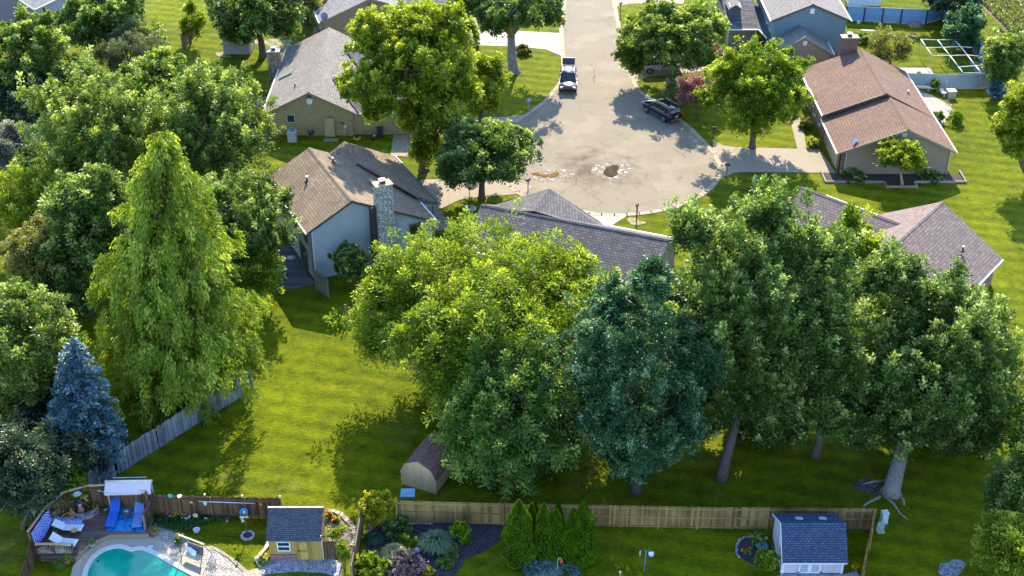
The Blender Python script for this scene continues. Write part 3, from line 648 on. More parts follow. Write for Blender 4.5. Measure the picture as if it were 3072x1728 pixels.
# ---------------------------------------------------------------- foliage
def leaf_mesh(name,P,A,N,ln,wd,tint,mat,parent=None,at=None,fold=.25):
    "P centres, A long axes, N normals (n x 3): one folded leaf spray (two faces) each"
    n=len(P); A=A/np.linalg.norm(A,axis=1,keepdims=True); B=np.cross(N,A); B/=np.linalg.norm(B,axis=1,keepdims=True)+1e-9
    N=np.cross(A,B); ln=np.broadcast_to(ln,(n,))[:,None]; wd=np.broadcast_to(wd,(n,))[:,None]
    o=np.array(origin.get(parent.name,(0,0,0)) if parent else at)
    a=P-A*ln*.5; d=P+A*ln*.5; b=P+B*wd*.5+N*wd*fold+A*ln*.08; c=P-B*wd*.5+N*wd*fold+A*ln*.08
    V=np.stack([a,b,d,c],1).reshape(-1,3)-o
    me=bpy.data.meshes.new(name); me.vertices.add(4*n); me.vertices.foreach_set('co',V.astype(np.float32).ravel())
    idx=np.arange(n)[:,None]*4; L=np.concatenate([idx,idx+1,idx+2,idx,idx+2,idx+3],1).ravel()
    me.loops.add(6*n); me.loops.foreach_set('vertex_index',L.astype(np.int32))
    me.polygons.add(2*n); me.polygons.foreach_set('loop_start',(np.arange(2*n)*3).astype(np.int32)); 
    me.update(calc_edges=True)
    me.attributes.new('tint','FLOAT','FACE').data.foreach_set('value',np.repeat(np.clip(tint,0,1),2).astype(np.float32))
    me.materials.append(mat); ob=bpy.data.objects.new(name,me); C.objects.link(ob)
    if parent: ob.parent=parent; origin[ob.name]=tuple(o)
    elif at: ob.location=at
    return ob
def unit(v): return v/(np.linalg.norm(v,axis=-1,keepdims=True)+1e-9)
def crown_points(rg,c,r,rz,nc,lobes,inner=.45,rough=.34,flat=None,sig=.42,bough=.68):
    lob=unit(rg.normal(size=(lobes,3))*[1,1,.8]+[0,0,.25])
    def env(d):
        ang=np.arccos(np.clip(d@lob.T,-1,1)); return (1-rough)+rough*1.15*np.exp(-(ang/sig)**2).max(1)
    nc=int(nc*.76); n1=int(nc*bough); nb=max(8,n1//9)
    bd=unit(rg.normal(size=(nb,3))+[0,0,.15]); bl=rg.uniform(.78,1.12,nb); k=rg.integers(0,nb,n1)
    t1=.35+.65*rg.random(n1)**.8; X1=bd[k]*(env(bd)[k]*bl[k]*t1)[:,None]+rg.normal(size=(n1,3))*(.10*(1.25-t1))[:,None]
    d2=unit(rg.normal(size=(nc-n1,3))); t2=inner+(.93-inner)*rg.random(nc-n1)**.55; X2=d2*(env(d2)*t2)[:,None]
    X=np.concatenate([X1,X2]); d=unit(X); t=np.concatenate([t1,t2])
    X[d[:,2]<-.55]*=.9
    return X*np.array([r,r,rz])+np.array(c),d,t
def sprays(rg,pc,d,nl,clen,crad,lsize,up,jit,fan=.8,asp=.6,upn=.9,ctint=None,tipt=.3,droop=0):
    n=len(pc); ax=unit(d*(1-up)+np.array([0,0,1.0])*up+rg.normal(size=(n,3))*jit)
    pc=np.repeat(pc,nl,0); axr=np.repeat(ax,nl,0); q=rg.random(n*nl); off=rg.normal(size=(n*nl,3))
    off-=axr*np.sum(off*axr,1,keepdims=True)
    cl=np.repeat(clen*(.45+1.25*rg.random(n)**2),nl)
    P=pc+axr*(cl*q)[:,None]+off*(crad*(1.0-.7*q))[:,None]
    if droop: P[:,2]-=droop*np.linalg.norm(off,axis=1)*crad
    A=unit(off*fan+axr*(.5+.6*q)[:,None]+rg.normal(size=P.shape)*.35)
    N=unit(rg.normal(size=P.shape)*.75+np.array([0,0,upn])+d.repeat(nl,0)*.3)
    ct=rg.random(n)*.55-.05 if ctint is None else ctint
    T=np.repeat(ct,nl)+tipt*q**1.5*1.5+rg.random(n*nl)*.3-.05  # spray tips: paler new growth, lightened further to read as sunlit
    ln=lsize*(.6+.8*rg.random(n*nl)); return P,A,N,ln,ln*asp,T
def limbs(root,base,c,r,rz,seed,mat,tr=.3,n=7,top=.5,lean=0):
    rg=random.Random(seed); m=MB(); B=Vector(base); c=Vector(c); fork=B.lerp(Vector((c.x,c.y,c.z-rz*top)),.85 if lean==0 else 1)
    k=[B+Vector((0,0,-.1)),B+Vector((0,0,.25)),B.lerp(fork,.5)+Vector((rg.uniform(-.15,.15),rg.uniform(-.15,.15),0)),fork]
    m.tube(k,[tr*1.7,tr*1.15,tr*.9,tr*.75],10); 
    obj('trunk',m,mat,root)
    m=MB()
    for i in range(n):
        a=2*PI*i/n+rg.uniform(-.4,.4); el=rg.uniform(.25,1.2); L=rg.uniform(.55,.85)
        e=c+Vector((math.cos(a)*math.cos(el)*r*L,math.sin(a)*math.cos(el)*r*L,rz*L*math.sin(el)-rz*.1))
        mid=fork.lerp(e,.45)+Vector((0,0,.25*r*.3)); s=fork+Vector((0,0,-.1*i/n)); t0=tr*.5
        m.tube([s,mid,e],[t0,t0*.55,t0*.15],7)
        for j in range(3):
            f=e+Vector((rg.uniform(-1,1),rg.uniform(-1,1),rg.uniform(-.3,.8)))*r*.25; m.tube([mid.lerp(e,rg.uniform(.1,.7)),f],[t0*.3,t0*.06],5)
    obj('branches',m,mat,root)
def fit(cx,cy,a,b,base,gap,dy=0):
    "crown outline in the photo (2576 px wide frame) -> where the tree stands and how big its crown is"
    X,Y,a_,b_=cx*K,cy*K,a*K,b*K
    def at(y):
        lo,hi=-5,30
        for _ in range(40):
            z=(lo+hi)/2
            if proj((0,y,z))[1]>Y: lo=z
            else: hi=z
        s=proj((0,y,z))[2]; v=(Y-864)/FPX; th=PITCH+math.atan(v); r=a_/s
        q=(b_/s)**2-(r*math.sin(th))**2; rz=math.sqrt(max(q,(.35*r)**2))/math.cos(th); rz=max(rz,.4*r)
        return z,s,r,rz
    if base: y=G(base[0]*K,base[1]*K).y+dy; z,s,r,rz=at(y)
    else:
        y0,y1=G(X,Y).y-45,G(X,Y).y+2
        for _ in range(40):
            y=(y0+y1)/2; z,s,r,rz=at(y)
            if z-rz>gap: y0=y
            else: y1=y
    x=(X-1536)/s
    bx=G(base[0]*K,base[1]*K).x if base else x
    return (x,y,z),(bx,y-dy,0),r,rz
def tree(name,label,cx,cy,a,b,mat,base=None,gap=1.6,nc=420,nl=55,ls=.34,clen=.9,crad=.42,up=.45,lobes=14,rough=.34,seed=1,tr=.3,group=None,barkc=(.13,.10,.075),inner=.5,dy=0,extra=(),fan=.8,asp=.6,cat='tree',sig=.42,tipt=.3,blossom=None,nb=6,rzmax=None,topk=.5,droop=0):
    c,bs,r,rz=fit(cx,cy,a,b,base,gap,dy)
    if rzmax: rz=min(rz,rzmax)
    rg=np.random.default_rng(seed); root=thing(name,label,cat,bs,group)
    r*=1.1; rz*=1.1; nl=int(nl*2.0); ls*=.66; pc,d,t=crown_points(rg,c,r-.12*clen,rz-.12*clen,nc,lobes,inner,rough,sig=sig)
    for (ex,ey,ea,eb,k) in extra:
        Xe,Ye=ex*K,ey*K; y=c[1]+k; zz=c[2]
        lo,hi=.5,30
        for _ in range(30):
            zz=(lo+hi)/2
            if proj((0,y,zz))[1]>Ye: lo=zz
            else: hi=zz
        s=proj((0,y,zz))[2]; er=ea*K/s; ez=max(eb*K/s,.4*er); n2=int(nc*max(.08,(er/r)**2))
        p2,d2,t2=crown_points(rg,((Xe-1536)/s,y,zz),er*.9,ez*.9,n2,6,.3,.3); pc=np.concatenate([pc,p2]); d=np.concatenate([d,d2])
    ok=pc[:,2]>.25; pc,d=pc[ok],d[ok]
    P,A,N,ln,wd,T=sprays(rg,pc,d,nl,clen,crad,ls,up,.25,fan,asp,tipt=tipt,droop=droop)
    P[:,2]=np.maximum(P[:,2],.1)
    leaf_mesh('crown',P,A,N,ln,wd,T,mat,root)
    if blossom:
        col,n2=blossom; k=rg.integers(0,len(P),n2); leaf_mesh('blossom',P[k]+rg.normal(size=(n2,3))*.12,A[k],N[k],.16,.14,rg.random(n2),col,root)
    limbs(root,bs,c,r,rz,seed,bark(barkc),tr,nb,topk,lean=1 if base and abs(c[0]-bs[0])>.8 else 0)
    return root,c,r,rz
def conifer(name,label,apex,base,halfw,mat,seed=1,kind='spruce',levels=26,per=13,ls=.22,droop=.25,group=None,narrow=.8,tr=.25,dens=16,rise=.1,width=.5):
    "apex and base in the photo frame"
    B=G(base[0]*K,base[1]*K); lo,hi=1,40
    for _ in range(40):
        z=(lo+hi)/2
        if proj((B.x,B.y,z))[1]>apex[1]*K: lo=z
        else: hi=z
    H_=z; s=proj((B.x,B.y,H_*.25))[2]; R0=halfw*K/s; rg=np.random.default_rng(seed)
    top=Vector(((apex[0]*K-1536)/proj((0,B.y,H_))[2],B.y,H_)); root=thing(name,label,'tree',tuple(B),group)
    Ps,As,Ns,Ls,Ts=[],[],[],[],[]; br=MB()
    for i in range(levels):
        f=(i+.5)/levels; zc=.4+(H_-.4)*f; R=R0*((1-f)**narrow)*(min(1,.42+2.6*f) if kind=='cypress' else (1 if f>.12 else .75+2*f))+.12; c=B.lerp(top,f); k=max(4,int(per*(1-f*.6)))
        for j in range(k):
            az=2*PI*(j+rg.random())/k+i; L=R*((.5+.62*rg.random()) if kind=='cypress' else (.72+.36*rg.random())); dirv=np.array([math.cos(az),math.sin(az),0]); lat=np.array([-math.sin(az),math.cos(az),0])
            n=max(8,int(dens*L)); t=rg.random(n)**.7
            z=rise*L*t*2-droop*L*t**2.2
            ct=rg.random()*.5
            w=(rg.random(n)-.5)*2*width*L*.45*(1.15-t)*(t*1.6+.15)
            if kind=='cypress':
                nk=max(3,int(2.6*L)); tc=rg.random(nk)**.6; wc=(rg.random(nk)-.5)*2*width*L*.5*(1.15-tc)*(tc*1.6+.15); kk=rg.integers(0,nk,n); t=np.clip(tc[kk]+rg.normal(size=n)*.16/max(L,.8),.02,1.08); w=wc[kk]+rg.normal(size=n)*.15; ct=(rg.random(nk)*.5)[kk]; z=rise*L*t*2-droop*L*t**2.2
            hang=rg.random(n)**1.3*(.95 if kind=='cypress' else .12)*(.4+t)
            P=np.array([c.x,c.y,zc])+dirv*(L*t)[:,None]+lat*w[:,None]; P[:,2]+=z-hang-abs(w)*.25+rg.normal(size=n)*.05
            if kind=='cypress':
                A=dirv*(.45+.2*rg.random(n))[:,None]+lat*(w/(abs(w).max()+.1)*.8)[:,None]+np.array([0,0,-.75])+rg.normal(size=(n,3))*.3
                N=unit(dirv*.9+np.array([0,0,.55])+rg.normal(size=(n,3))*.45)
            else:
                A=dirv*.8+lat*(np.sign(w)*.7)[:,None]+np.array([0,0,.05])+rg.normal(size=(n,3))*.3
                N=unit(np.array([0,0,1])+rg.normal(size=(n,3))*.5)
            Ps.append(P);As.append(A);Ns.append(N);Ls.append(ls*(.6+.8*rg.random(n)));Ts.append(ct+.3*t+.25*rg.random(n))
            if j%2==0 and kind=='cypress' or j%4==0: e=np.array([c.x,c.y,zc])+dirv*L*.7; br.tube([(c.x,c.y,zc-.1),(e[0],e[1],zc+rise*L-.1*L)],[.05+.02*R,.015],5)
    P,A,N,L_,T=[np.concatenate(x) for x in(Ps,As,Ns,Ls,Ts)]; P[:,2]=np.maximum(P[:,2],.08)
    leaf_mesh('crown',P,A,N,L_,L_*(.42 if kind=='cypress' else .5),T,mat,root)
    m=MB(); m.tube([B-Vector((0,0,.1)),B.lerp(top,.5),top-Vector((0,0,.3))],[tr,tr*.6,.03],8); obj('trunk',m,bark((.12,.08,.06)),root); obj('branches',br,bark((.12,.08,.06)),root)
    return root
def shrub(name,label,cx,cy,a,b,mat,seed=1,nc=60,nl=40,ls=.16,clen=.25,crad=.14,up=.4,gap=-.25,group=None,rough=.25,lobes=8,cat='shrub',blossom=None,asp=.6,inner=.5,base=None,part=None,fan=.8):
    "cx, cy, a, b in the photo's own 3072 px frame"
    c,bs,r,rz=fit(cx/K,cy/K,a/K,b/K,(base[0]/K,base[1]/K) if base else None,gap); rg=np.random.default_rng(seed)
    pc,d,t=crown_points(rg,c,max(.1,r-.4*clen),max(.1,rz-.4*clen),nc,lobes,inner,rough); pc[:,2]=np.maximum(pc[:,2],.06)
    P,A,N,ln,wd,T=sprays(rg,pc,d,nl,clen,crad,ls,up,.25,fan,asp); P[:,2]=np.maximum(P[:,2],.04)
    root=thing(name,label,cat,bs,group); leaf_mesh('foliage',P,A,N,ln,wd,T,mat,root)
    m=MB(); B=Vector(bs)
    for i in range(4): a_=i*1.6+seed; m.tube([B,B+Vector((math.cos(a_)*r*.5,math.sin(a_)*r*.5,max(.2,c[2])))],[.035,.012],5)
    obj('stems',m,bark(),root)
    if blossom: col,n2,sz=blossom; k=rg.integers(0,len(P),n2*3); k=k[np.argsort(-(P[k]*[0,-.3,1]).sum(1))][:n2]; leaf_mesh('blossom',P[k]+[0,0,.04],A[k],N[k],sz,sz,rg.random(len(k)),col,root)
    return root
def tuft(name,label,cx,cy,r,h,mat,seed=1,n=420,wid=.022,group=None,arch=1.0,cat='grass clump'):
    B=G(cx,cy); rg=np.random.default_rng(seed); vs=[];fs=[];tt=[]
    for i in range(n):
        a=rg.random()*2*PI; e=rg.random()**.6; L=r*(.35+.75*e); hh=h*(1.15-.6*e)*(.7+.4*rg.random()); b0=np.array([B.x,B.y,0])+np.array([math.cos(a),math.sin(a),0])*r*.15*rg.random()
        dv=np.array([math.cos(a),math.sin(a),0]); lt=np.array([-math.sin(a),math.cos(a),0])*wid
        pts=[b0+dv*(L*t)+np.array([0,0,hh*(2.6*t-1.9*t*t*arch)]) for t in (0,.3,.6,.85,1.0)]
        k=len(vs)
        for q,p in enumerate(pts): p[2]=max(p[2],.02); ww=lt*(1,1,.9,.6,.15)[q]; vs.append(tuple(p-ww)); vs.append(tuple(p+ww))
        for q in range(4): fs.append((k+2*q,k+2*q+1,k+2*q+3,k+2*q+2)); tt.append(rg.random()*.7+.3*q/4)
    me=mesh_from(name,vs,fs,tt,[False]*len(fs),tuple(B),uv=False); me.materials.append(mat); o=bpy.data.objects.new(name,me); C.objects.link(o); o.location=B
    return tag(o,label,cat,group)
# leaf colours of each kind; lightest stop brightened for sunlit spots
LG=leafmat((.080,.155,.012),(.275,.37,.025),(.60,.66,.09),.55)      # bright locust and ash
ASH=leafmat((.11,.17,.012),(.34,.42,.03),(.66,.69,.13),.55)
MAP=leafmat((.060,.115,.022),(.24,.335,.055),(.64,.70,.24),.5,.5)    # maples
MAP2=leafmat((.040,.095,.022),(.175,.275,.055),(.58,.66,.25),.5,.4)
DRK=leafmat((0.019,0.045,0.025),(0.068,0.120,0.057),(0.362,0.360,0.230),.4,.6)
TEAL=leafmat((.020,.075,.030),(.075,.185,.080),(.34,.48,.26),.42,.4)
CYP=leafmat((.065,.125,.012),(.27,.37,.03),(.62,.67,.11),.52,.25)
PINE=leafmat((0.094,0.120,0.046),(0.234,0.260,0.103),(0.473,0.450,0.230),.35,.3)
BLU=leafmat((.04,.10,.12),(.12,.22,.27),(.36,.48,.46),.15,.4)
PLUM=leafmat((.16,.05,.08),(.36,.15,.19),(.6,.36,.34),.4,.4)
PINKB=leafmat((.5,.22,.3),(.75,.45,.45),None,.4,.3)
WHT=leafmat((0.081,0.100,0.081),(0.260,0.280,0.230),(0.693,0.660,0.690),.4,.5)
YEL=leafmat((0.183,0.190,0.011),(0.483,0.460,0.023),(0.750,0.650,0.030),.5)
ARB=leafmat((0.049,0.120,0.007),(0.170,0.310,0.011),(0.414,0.520,0.034),.35,.2)
OLV=leafmat((0.106,0.120,0.029),(0.273,0.260,0.057),(0.480,0.460,0.180),.45)
# --- the far gardens, left to right
tree('broadleaf_tree','dark olive tree standing right of the mauve house corner',270,60,125,100,MAP2,base=(285,200),nc=430,ls=.5,seed=11,clen=1.1,crad=.5)
tree('broadleaf_tree','rounded green tree below the mauve house at the left edge',62,150,110,120,MAP,base=(60,300),nc=420,ls=.5,seed=12,up=.5,clen=1.1)
tree('broadleaf_tree','shadowy tree with pinkish twigs at the left edge under the rounded green one',70,255,110,80,DRK,base=(70,335),nc=330,ls=.42,seed=13,blossom=(PINKB,260))
tree('pine_tree','pale grey green pine with fine rounded top behind the big left maple',325,135,105,80,PINE,base=(325,245),nc=420,nl=60,ls=.34,asp=.2,seed=14,up=.75,clen=.6,crad=.4,rough=.3)
tree('broadleaf_tree','dark lobed tree whose trunk stands beside the grey garden shed',640,10,150,90,MAP2,base=(662,142),nc=460,ls=.48,seed=15,extra=((590,75,60,45,-1),(690,60,45,35,-1)),tr=.4,clen=1.0)
tree('broadleaf_tree','small bright tree at the end of the board fence near the top left',480,55,30,45,LG,base=(480,110),nc=70,ls=.35,seed=16,tr=.1)
tree('broadleaf_tree','dusty green tree cut by the top edge left of the taupe house',770,-5,60,35,OLV,base=(770,60),nc=120,ls=.45,seed=17)
tree('broadleaf_tree','tall dark tree with three pale forking stems on the left verge of the street',1285,5,150,85,MAP2,base=(1292,182),nc=520,ls=.46,seed=18,tr=.55,barkc=(.26,.23,.21),extra=((1235,60,55,35,-1.5),(1385,40,45,30,0),(1175,-5,60,35,0)),topk=.9,nb=9)
tree('ash_tree','broad yellow green ash tree in front of the tan house, its bole on the lawn',1045,155,165,145,ASH,base=(1066,430),nc=900,nl=60,ls=.44,seed=19,tr=.42,lobes=22,rough=.42,extra=((925,215,72,55,-2),(930,75,60,50,0),(960,265,50,45,-2),(1075,290,95,75,-1),(1070,365,40,55,-1),(1150,75,60,60,1),(1140,230,60,60,-1)),topk=.9,clen=1.1,sig=.34)
tree('ash_tree','smaller yellow green ash between the big ash and the street lawn',1215,215,62,95,ASH,base=(1200,325),nc=240,ls=.40,seed=20,lobes=9)
tree('magnolia_tree','dense dark green tree sprinkled with pink beside the white house driveway',1218,385,135,88,MAP2,base=(1212,500),nc=620,nl=60,ls=.36,seed=21,blossom=(PINKB,330),clen=.8,crad=.4,lobes=18,extra=((1150,430,70,50,-1),(1290,360,55,45,0)))
tree('broadleaf_tree','spreading tree with dark forked trunk on the right verge of the street',1700,90,135,88,MAP,base=(1688,205),nc=560,nl=52,ls=.42,seed=22,tr=.4,extra=((1585,135,55,35,-1),(1600,160,45,22,-1),(1790,60,45,40,0),(1760,140,60,30,0)),topk=.75,lobes=16,rough=.4,nb=9,barkc=(.07,.055,.05))
tree('broadleaf_tree','round bright green tree between the black car and the brown roofed house',1898,232,132,132,LG,base=(1892,372),nc=800,nl=55,ls=.40,seed=23,tr=.3,lobes=20,rough=.36,sig=.36)
tree('plum_tree','small purple pink leaved plum tree beside the black car',1752,230,46,42,PLUM,base=(1752,300),nc=110,ls=.26,seed=24,tr=.1,lobes=7,gap=.8)
tree('plum_tree','purple leaved tree half hidden behind the round bright tree',1775,140,55,28,PLUM,base=(1775,195),nc=90,ls=.28,seed=25,tr=.1,gap=.8)
tree('juniper','grey green twiggy juniper at the foot of the forked street tree',1705,235,48,36,PINE,base=(1705,275),nc=110,ls=.3,asp=.25,seed=26,tr=.1)
tree('maple_tree','small dense multi stemmed tree against the tan gable of the brown roofed house',2270,390,60,42,LG,base=(2268,466),nc=260,nl=50,ls=.26,seed=27,tr=.14,clen=.5,crad=.3,topk=.9,barkc=(.33,.3,.2),lobes=11,extra=((2240,410,30,22,-.5),(2300,415,30,25,-.5)))
tree('fruit_tree','open crowned pale green fruit tree behind the brown roof',2240,122,62,42,YEL if 0 else OLV,base=(2255,205),nc=200,nl=36,ls=.26,seed=28,tr=.14)
tree('broadleaf_tree','dark tree hanging over the corner of the panel fence at the top',2400,-12,95,50,DRK,base=(2410,62),nc=300,ls=.5,seed=29)
tree('broadleaf_tree','blue green bushy tree between the diagonal fence and the crop field',2430,75,48,55,TEAL,base=(2430,130),nc=200,ls=.4,seed=30,gap=.5)
tree('broadleaf_tree','light green tree outside the diagonal fence above the small blue spruce',2528,150,60,75,MAP,base=(2515,235),nc=320,ls=.4,seed=31)
tree('broadleaf_tree','tall sunlit tree at the right edge beside the wide lawn',2575,310,66,120,ASH,base=(2590,455),nc=430,ls=.4,seed=32)
conifer('blue_spruce','small blue spruce beside the curved white fence at right',(2507,178),(2507,250),27,BLU,33,levels=20,per=11,ls=.26,dens=26,droop=.15)
# --- the left side
tree('maple_tree','big silvery green maple with upright shoots, farther left of the two behind the cypress',238,355,172,185,MAP,gap=1.5,nc=850,nl=52,ls=.36,seed=41,up=.65,clen=1.6,crad=.36,tr=.5,lobes=18,rough=.32,sig=.3)
tree('maple_tree','big silvery green maple with upright shoots beside the back yard of the tan house',530,335,172,185,MAP,gap=1.5,nc=950,nl=52,ls=.36,seed=40,up=.65,clen=1.6,crad=.36,tr=.5,lobes=18,rough=.32,sig=.3)
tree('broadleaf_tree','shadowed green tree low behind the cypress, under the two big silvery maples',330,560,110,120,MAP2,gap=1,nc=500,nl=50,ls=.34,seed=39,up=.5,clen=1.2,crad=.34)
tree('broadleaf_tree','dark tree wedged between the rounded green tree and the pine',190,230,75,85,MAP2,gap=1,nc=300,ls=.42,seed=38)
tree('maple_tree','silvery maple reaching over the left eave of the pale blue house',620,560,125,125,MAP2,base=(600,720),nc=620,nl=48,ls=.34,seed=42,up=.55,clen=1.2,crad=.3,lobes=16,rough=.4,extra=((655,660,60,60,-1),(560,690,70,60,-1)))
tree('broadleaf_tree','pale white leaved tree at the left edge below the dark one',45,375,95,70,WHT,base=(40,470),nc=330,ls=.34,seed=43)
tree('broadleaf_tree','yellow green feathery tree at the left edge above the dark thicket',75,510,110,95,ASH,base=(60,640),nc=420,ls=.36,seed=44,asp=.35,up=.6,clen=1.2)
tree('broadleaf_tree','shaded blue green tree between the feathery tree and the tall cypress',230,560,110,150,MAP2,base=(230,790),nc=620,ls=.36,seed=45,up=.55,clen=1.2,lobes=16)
tree('broadleaf_tree','olive tinted tree low at the left above the blue spruce',105,650,110,110,OLV,base=(110,800),nc=420,ls=.34,seed=46,blossom=(PINKB,80))
conifer('bald_cypress','towering light green bald cypress with drooping feathery sprays',(405,325),(455,985),275,CYP,47,kind='cypress',levels=30,per=14,ls=.27,dens=110,droop=.5,rise=.16,narrow=.52,tr=.45,width=.58)
tree('broadleaf_tree','leafy green tree filling the left edge beside the large blue spruce',45,890,145,175,LG if 0 else MAP,base=(30,1105),nc=800,nl=52,ls=.34,seed=48,lobes=18,up=.35)
conifer('blue_spruce','large blue spruce behind the weathered grey fence',(185,850),(222,1170),118,BLU,49,levels=26,per=17,ls=.24,dens=60,droop=.3,narrow=.6,width=.75)
tree('broadleaf_tree','dark sapling thicket tree between the spruce and the grey fence',210,1120,75,75,DRK,base=(215,1195),nc=220,ls=.3,seed=50,gap=.3)
tree('sumac_tree','leafy sumac with sunlit tips behind the corner of the pool fence',160,1215,55,40,LG,base=(160,1262),nc=90,ls=.34,seed=51,gap=.4,tr=.08)
tree('broadleaf_tree','undergrowth tree with shade put into its leaf colour in the bottom left outside the pool fence',60,1200,120,125,DRK,base=(60,1330),nc=520,ls=.28,seed=52,gap=.3,lobes=14,tr=.15)  # leaf colour darkened in place of the shade that falls here
# --- the great trees behind the long fence
tree('locust_tree','enormous bright green honey locust in front of the dark grey roof',1225,790,325,245,LG,base=(1300,1080),dy=5,nc=2300,nl=52,ls=.36,seed=61,up=.28,clen=1.3,crad=.55,asp=.42,tr=.5,lobes=34,rough=.34,sig=.26,extra=((1000,720,110,90,2),(1420,690,110,90,3),(985,845,95,75,0),(1130,930,110,85,-1)),fan=1.0,droop=.3)
tree('locust_tree','shaded lower honey locust whose boughs hang over the barn shaped shed',1310,1035,210,195,leafmat((.05,.12,.02),(.18,.30,.05),(.50,.60,.14),.48,.4),base=(1350,1160),nc=1200,nl=50,ls=.33,seed=62,up=.15,clen=1.1,crad=.45,asp=.45,lobes=20,fan=1.0,droop=.3,extra=((1200,1010,70,60,-1),(1260,1170,80,50,-2)))  # darker locust leaves: shade on the lower boughs put into the colour
tree('crabapple_tree','dense dark teal tree with small leaves and pale fruits between locust and maple',1590,985,195,255,TEAL,base=(1600,1240),dy=2.5,nc=1600,nl=56,ls=.26,seed=63,up=.4,clen=.7,crad=.36,blossom=(leafmat((.5,.35,.4),(.7,.6,.5),None,.3),520),lobes=26,rough=.24,gap=.3,extra=((1640,710,55,65,0),(1540,760,70,60,1)))
tree('maple_tree','tall silver maple with upright shoots in the middle of the great tree row',1885,845,238,318,MAP2,base=(1815,1205),dy=4.5,nc=2300,nl=50,ls=.33,seed=64,up=.72,clen=1.5,crad=.34,lobes=26,rough=.32,tr=.36,sig=.3,extra=((1930,545,80,70,2),(1740,590,55,60,1),(2060,660,80,70,1),(1750,1060,75,75,-1),(1950,1070,105,85,-.5),(1870,1120,60,50,1)))
tree('maple_tree','thin yellow green maple top between the two big maples',2140,660,85,120,LG,gap=3,nc=420,nl=44,ls=.32,seed=65,up=.7,clen=1.2,crad=.3)
tree('maple_tree','wide silver maple at right whose flared trunk stands by the fence corner',2325,925,232,250,MAP2,base=(2242,1238),dy=5,nc=2100,nl=50,ls=.33,seed=66,up=.65,clen=1.35,crad=.34,lobes=26,rough=.34,tr=.52,sig=.3,barkc=(.24,.21,.19),extra=((2240,700,70,60,2),(2440,980,90,100,0),(2170,1060,90,85,0),(2330,1110,110,70,1),(2460,1080,85,90,0)))
tree('broadleaf_tree','sunlit bushy tree at the right edge near the bottom corner',2545,1370,90,75,YEL if 0 else ASH,base=(2550,1450),nc=300,ls=.3,seed=67,gap=.3)
tree('broadleaf_tree','blue green tree at the right edge above the bottom corner bush',2570,1240,75,100,MAP2,base=(2580,1350),nc=300,ls=.3,seed=68,gap=.5)
tree('broadleaf_tree','young green tree at the right edge beside the big silver maple',2590,1080,50,90,LG,base=(2600,1190),nc=200,ls=.32,seed=69,gap=.5)
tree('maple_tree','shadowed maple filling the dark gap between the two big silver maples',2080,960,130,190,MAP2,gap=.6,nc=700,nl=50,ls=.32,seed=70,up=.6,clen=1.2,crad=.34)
tree('maple_tree','silver maple added deeper in the yard for its shadow, in the notch between the two big ones',2080,800,125,150,MAP2,base=(2080,985),nc=600,nl=50,ls=.32,seed=73,up=.6,clen=1.2,crad=.34)  # added behind the row so that its shadow falls on the yard
tree('broadleaf_tree','darker tree added for its shadow deeper in the yard behind the teal crabapple',1715,820,115,130,MAP2,base=(1700,1000),nc=520,nl=50,ls=.32,seed=74,up=.6,clen=1.2,crad=.34)  # mostly hidden tree, added to shade the ground before it
tree('broadleaf_tree','tree added for its shadow behind the wide silver maple, next to the mauve brown roof',2400,850,105,115,MAP2,base=(2390,1010),nc=480,nl=50,ls=.32,seed=75,up=.6,clen=1.2,crad=.34)  # hidden by the big maple, added for the shadow it throws
tree('broadleaf_tree','leafy tree filling in between the pine and the two silvery maples',392,215,105,85,MAP,gap=1.2,nc=420,nl=50,ls=.4,seed=76,up=.5,clen=1.2,crad=.36)
tree('broadleaf_tree','leafy boughs of a low tree over the far end of the dark deck',650,700,70,60,LG,gap=1.0,nc=200,nl=46,ls=.3,seed=78,tr=.12)
tree('broadleaf_tree','low dark tree against the left edge beneath the pale leaved one',110,440,85,70,MAP2,gap=.8,nc=260,nl=50,ls=.36,seed=77)
tree('broadleaf_tree','olive tree low behind the diagonal grey fence, under the blue spruce tip',150,760,95,95,MAP2,gap=.8,nc=360,ls=.34,seed=71)
tree('broadleaf_tree','deep green tree at the left edge below the large blue spruce',120,1040,110,90,DRK,gap=.6,nc=420,ls=.3,seed=72)
# --- shrubs by the houses
shrub('shrub','dark bushy shrub against the pale blue gable wall',1050,790,68,70,MAP2,71,nc=190,ls=.26,clen=.5,crad=.25,base=(1055,865))
shrub('shrub','dark shrubs under the windows right of the stone chimney',1255,735,48,38,MAP2,72,nc=110,ls=.22,clen=.4,crad=.2)
shrub('shrub','rounded clipped bush beside the concrete patio behind the brown house',2868,355,32,26,ARB,73,nc=110,ls=.13,clen=.15,crad=.14,rough=.08)
shrub('shrub','clipped bush half hidden by the right eave of the brown house',2812,350,22,22,ARB,74,nc=80,ls=.13,clen=.15,crad=.14,rough=.08)
shrub('shrub','flowering bush beside the walkway of the brick walled house',2418,370,24,22,OLV,75,nc=70,ls=.2,blossom=(PINKB,40,.16))
shrub('shrub','dry yellow and white flowering plants by the driveway corner of the brick wall',2440,430,24,20,ASH,76,nc=60,ls=.2,blossom=(leafmat((.7,.7,.75),(.85,.85,.85)),40,.18))
shrub('shrub','round shrub behind the trunk of the three stemmed street tree',1572,150,26,20,OLV,77,nc=90,ls=.24)
shrub('shrub','small grey green shrub at the driveway edge left of the three stemmed tree',1425,135,14,16,PINE,78,nc=40,ls=.2)
shrub('shrub','low bush among the garden beds behind the blue grey house',2590,115,36,20,MAP,79,nc=90,ls=.24)
shrub('shrub','yellow leaved sapling hanging over the white fence',2762,230,24,14,ASH,80,nc=40,ls=.22,base=(2762,240))
shrub('shrub','thin bright sapling standing in front of the white fence panels',2805,255,22,16,LG,81,nc=40,ls=.2,base=(2805,272))
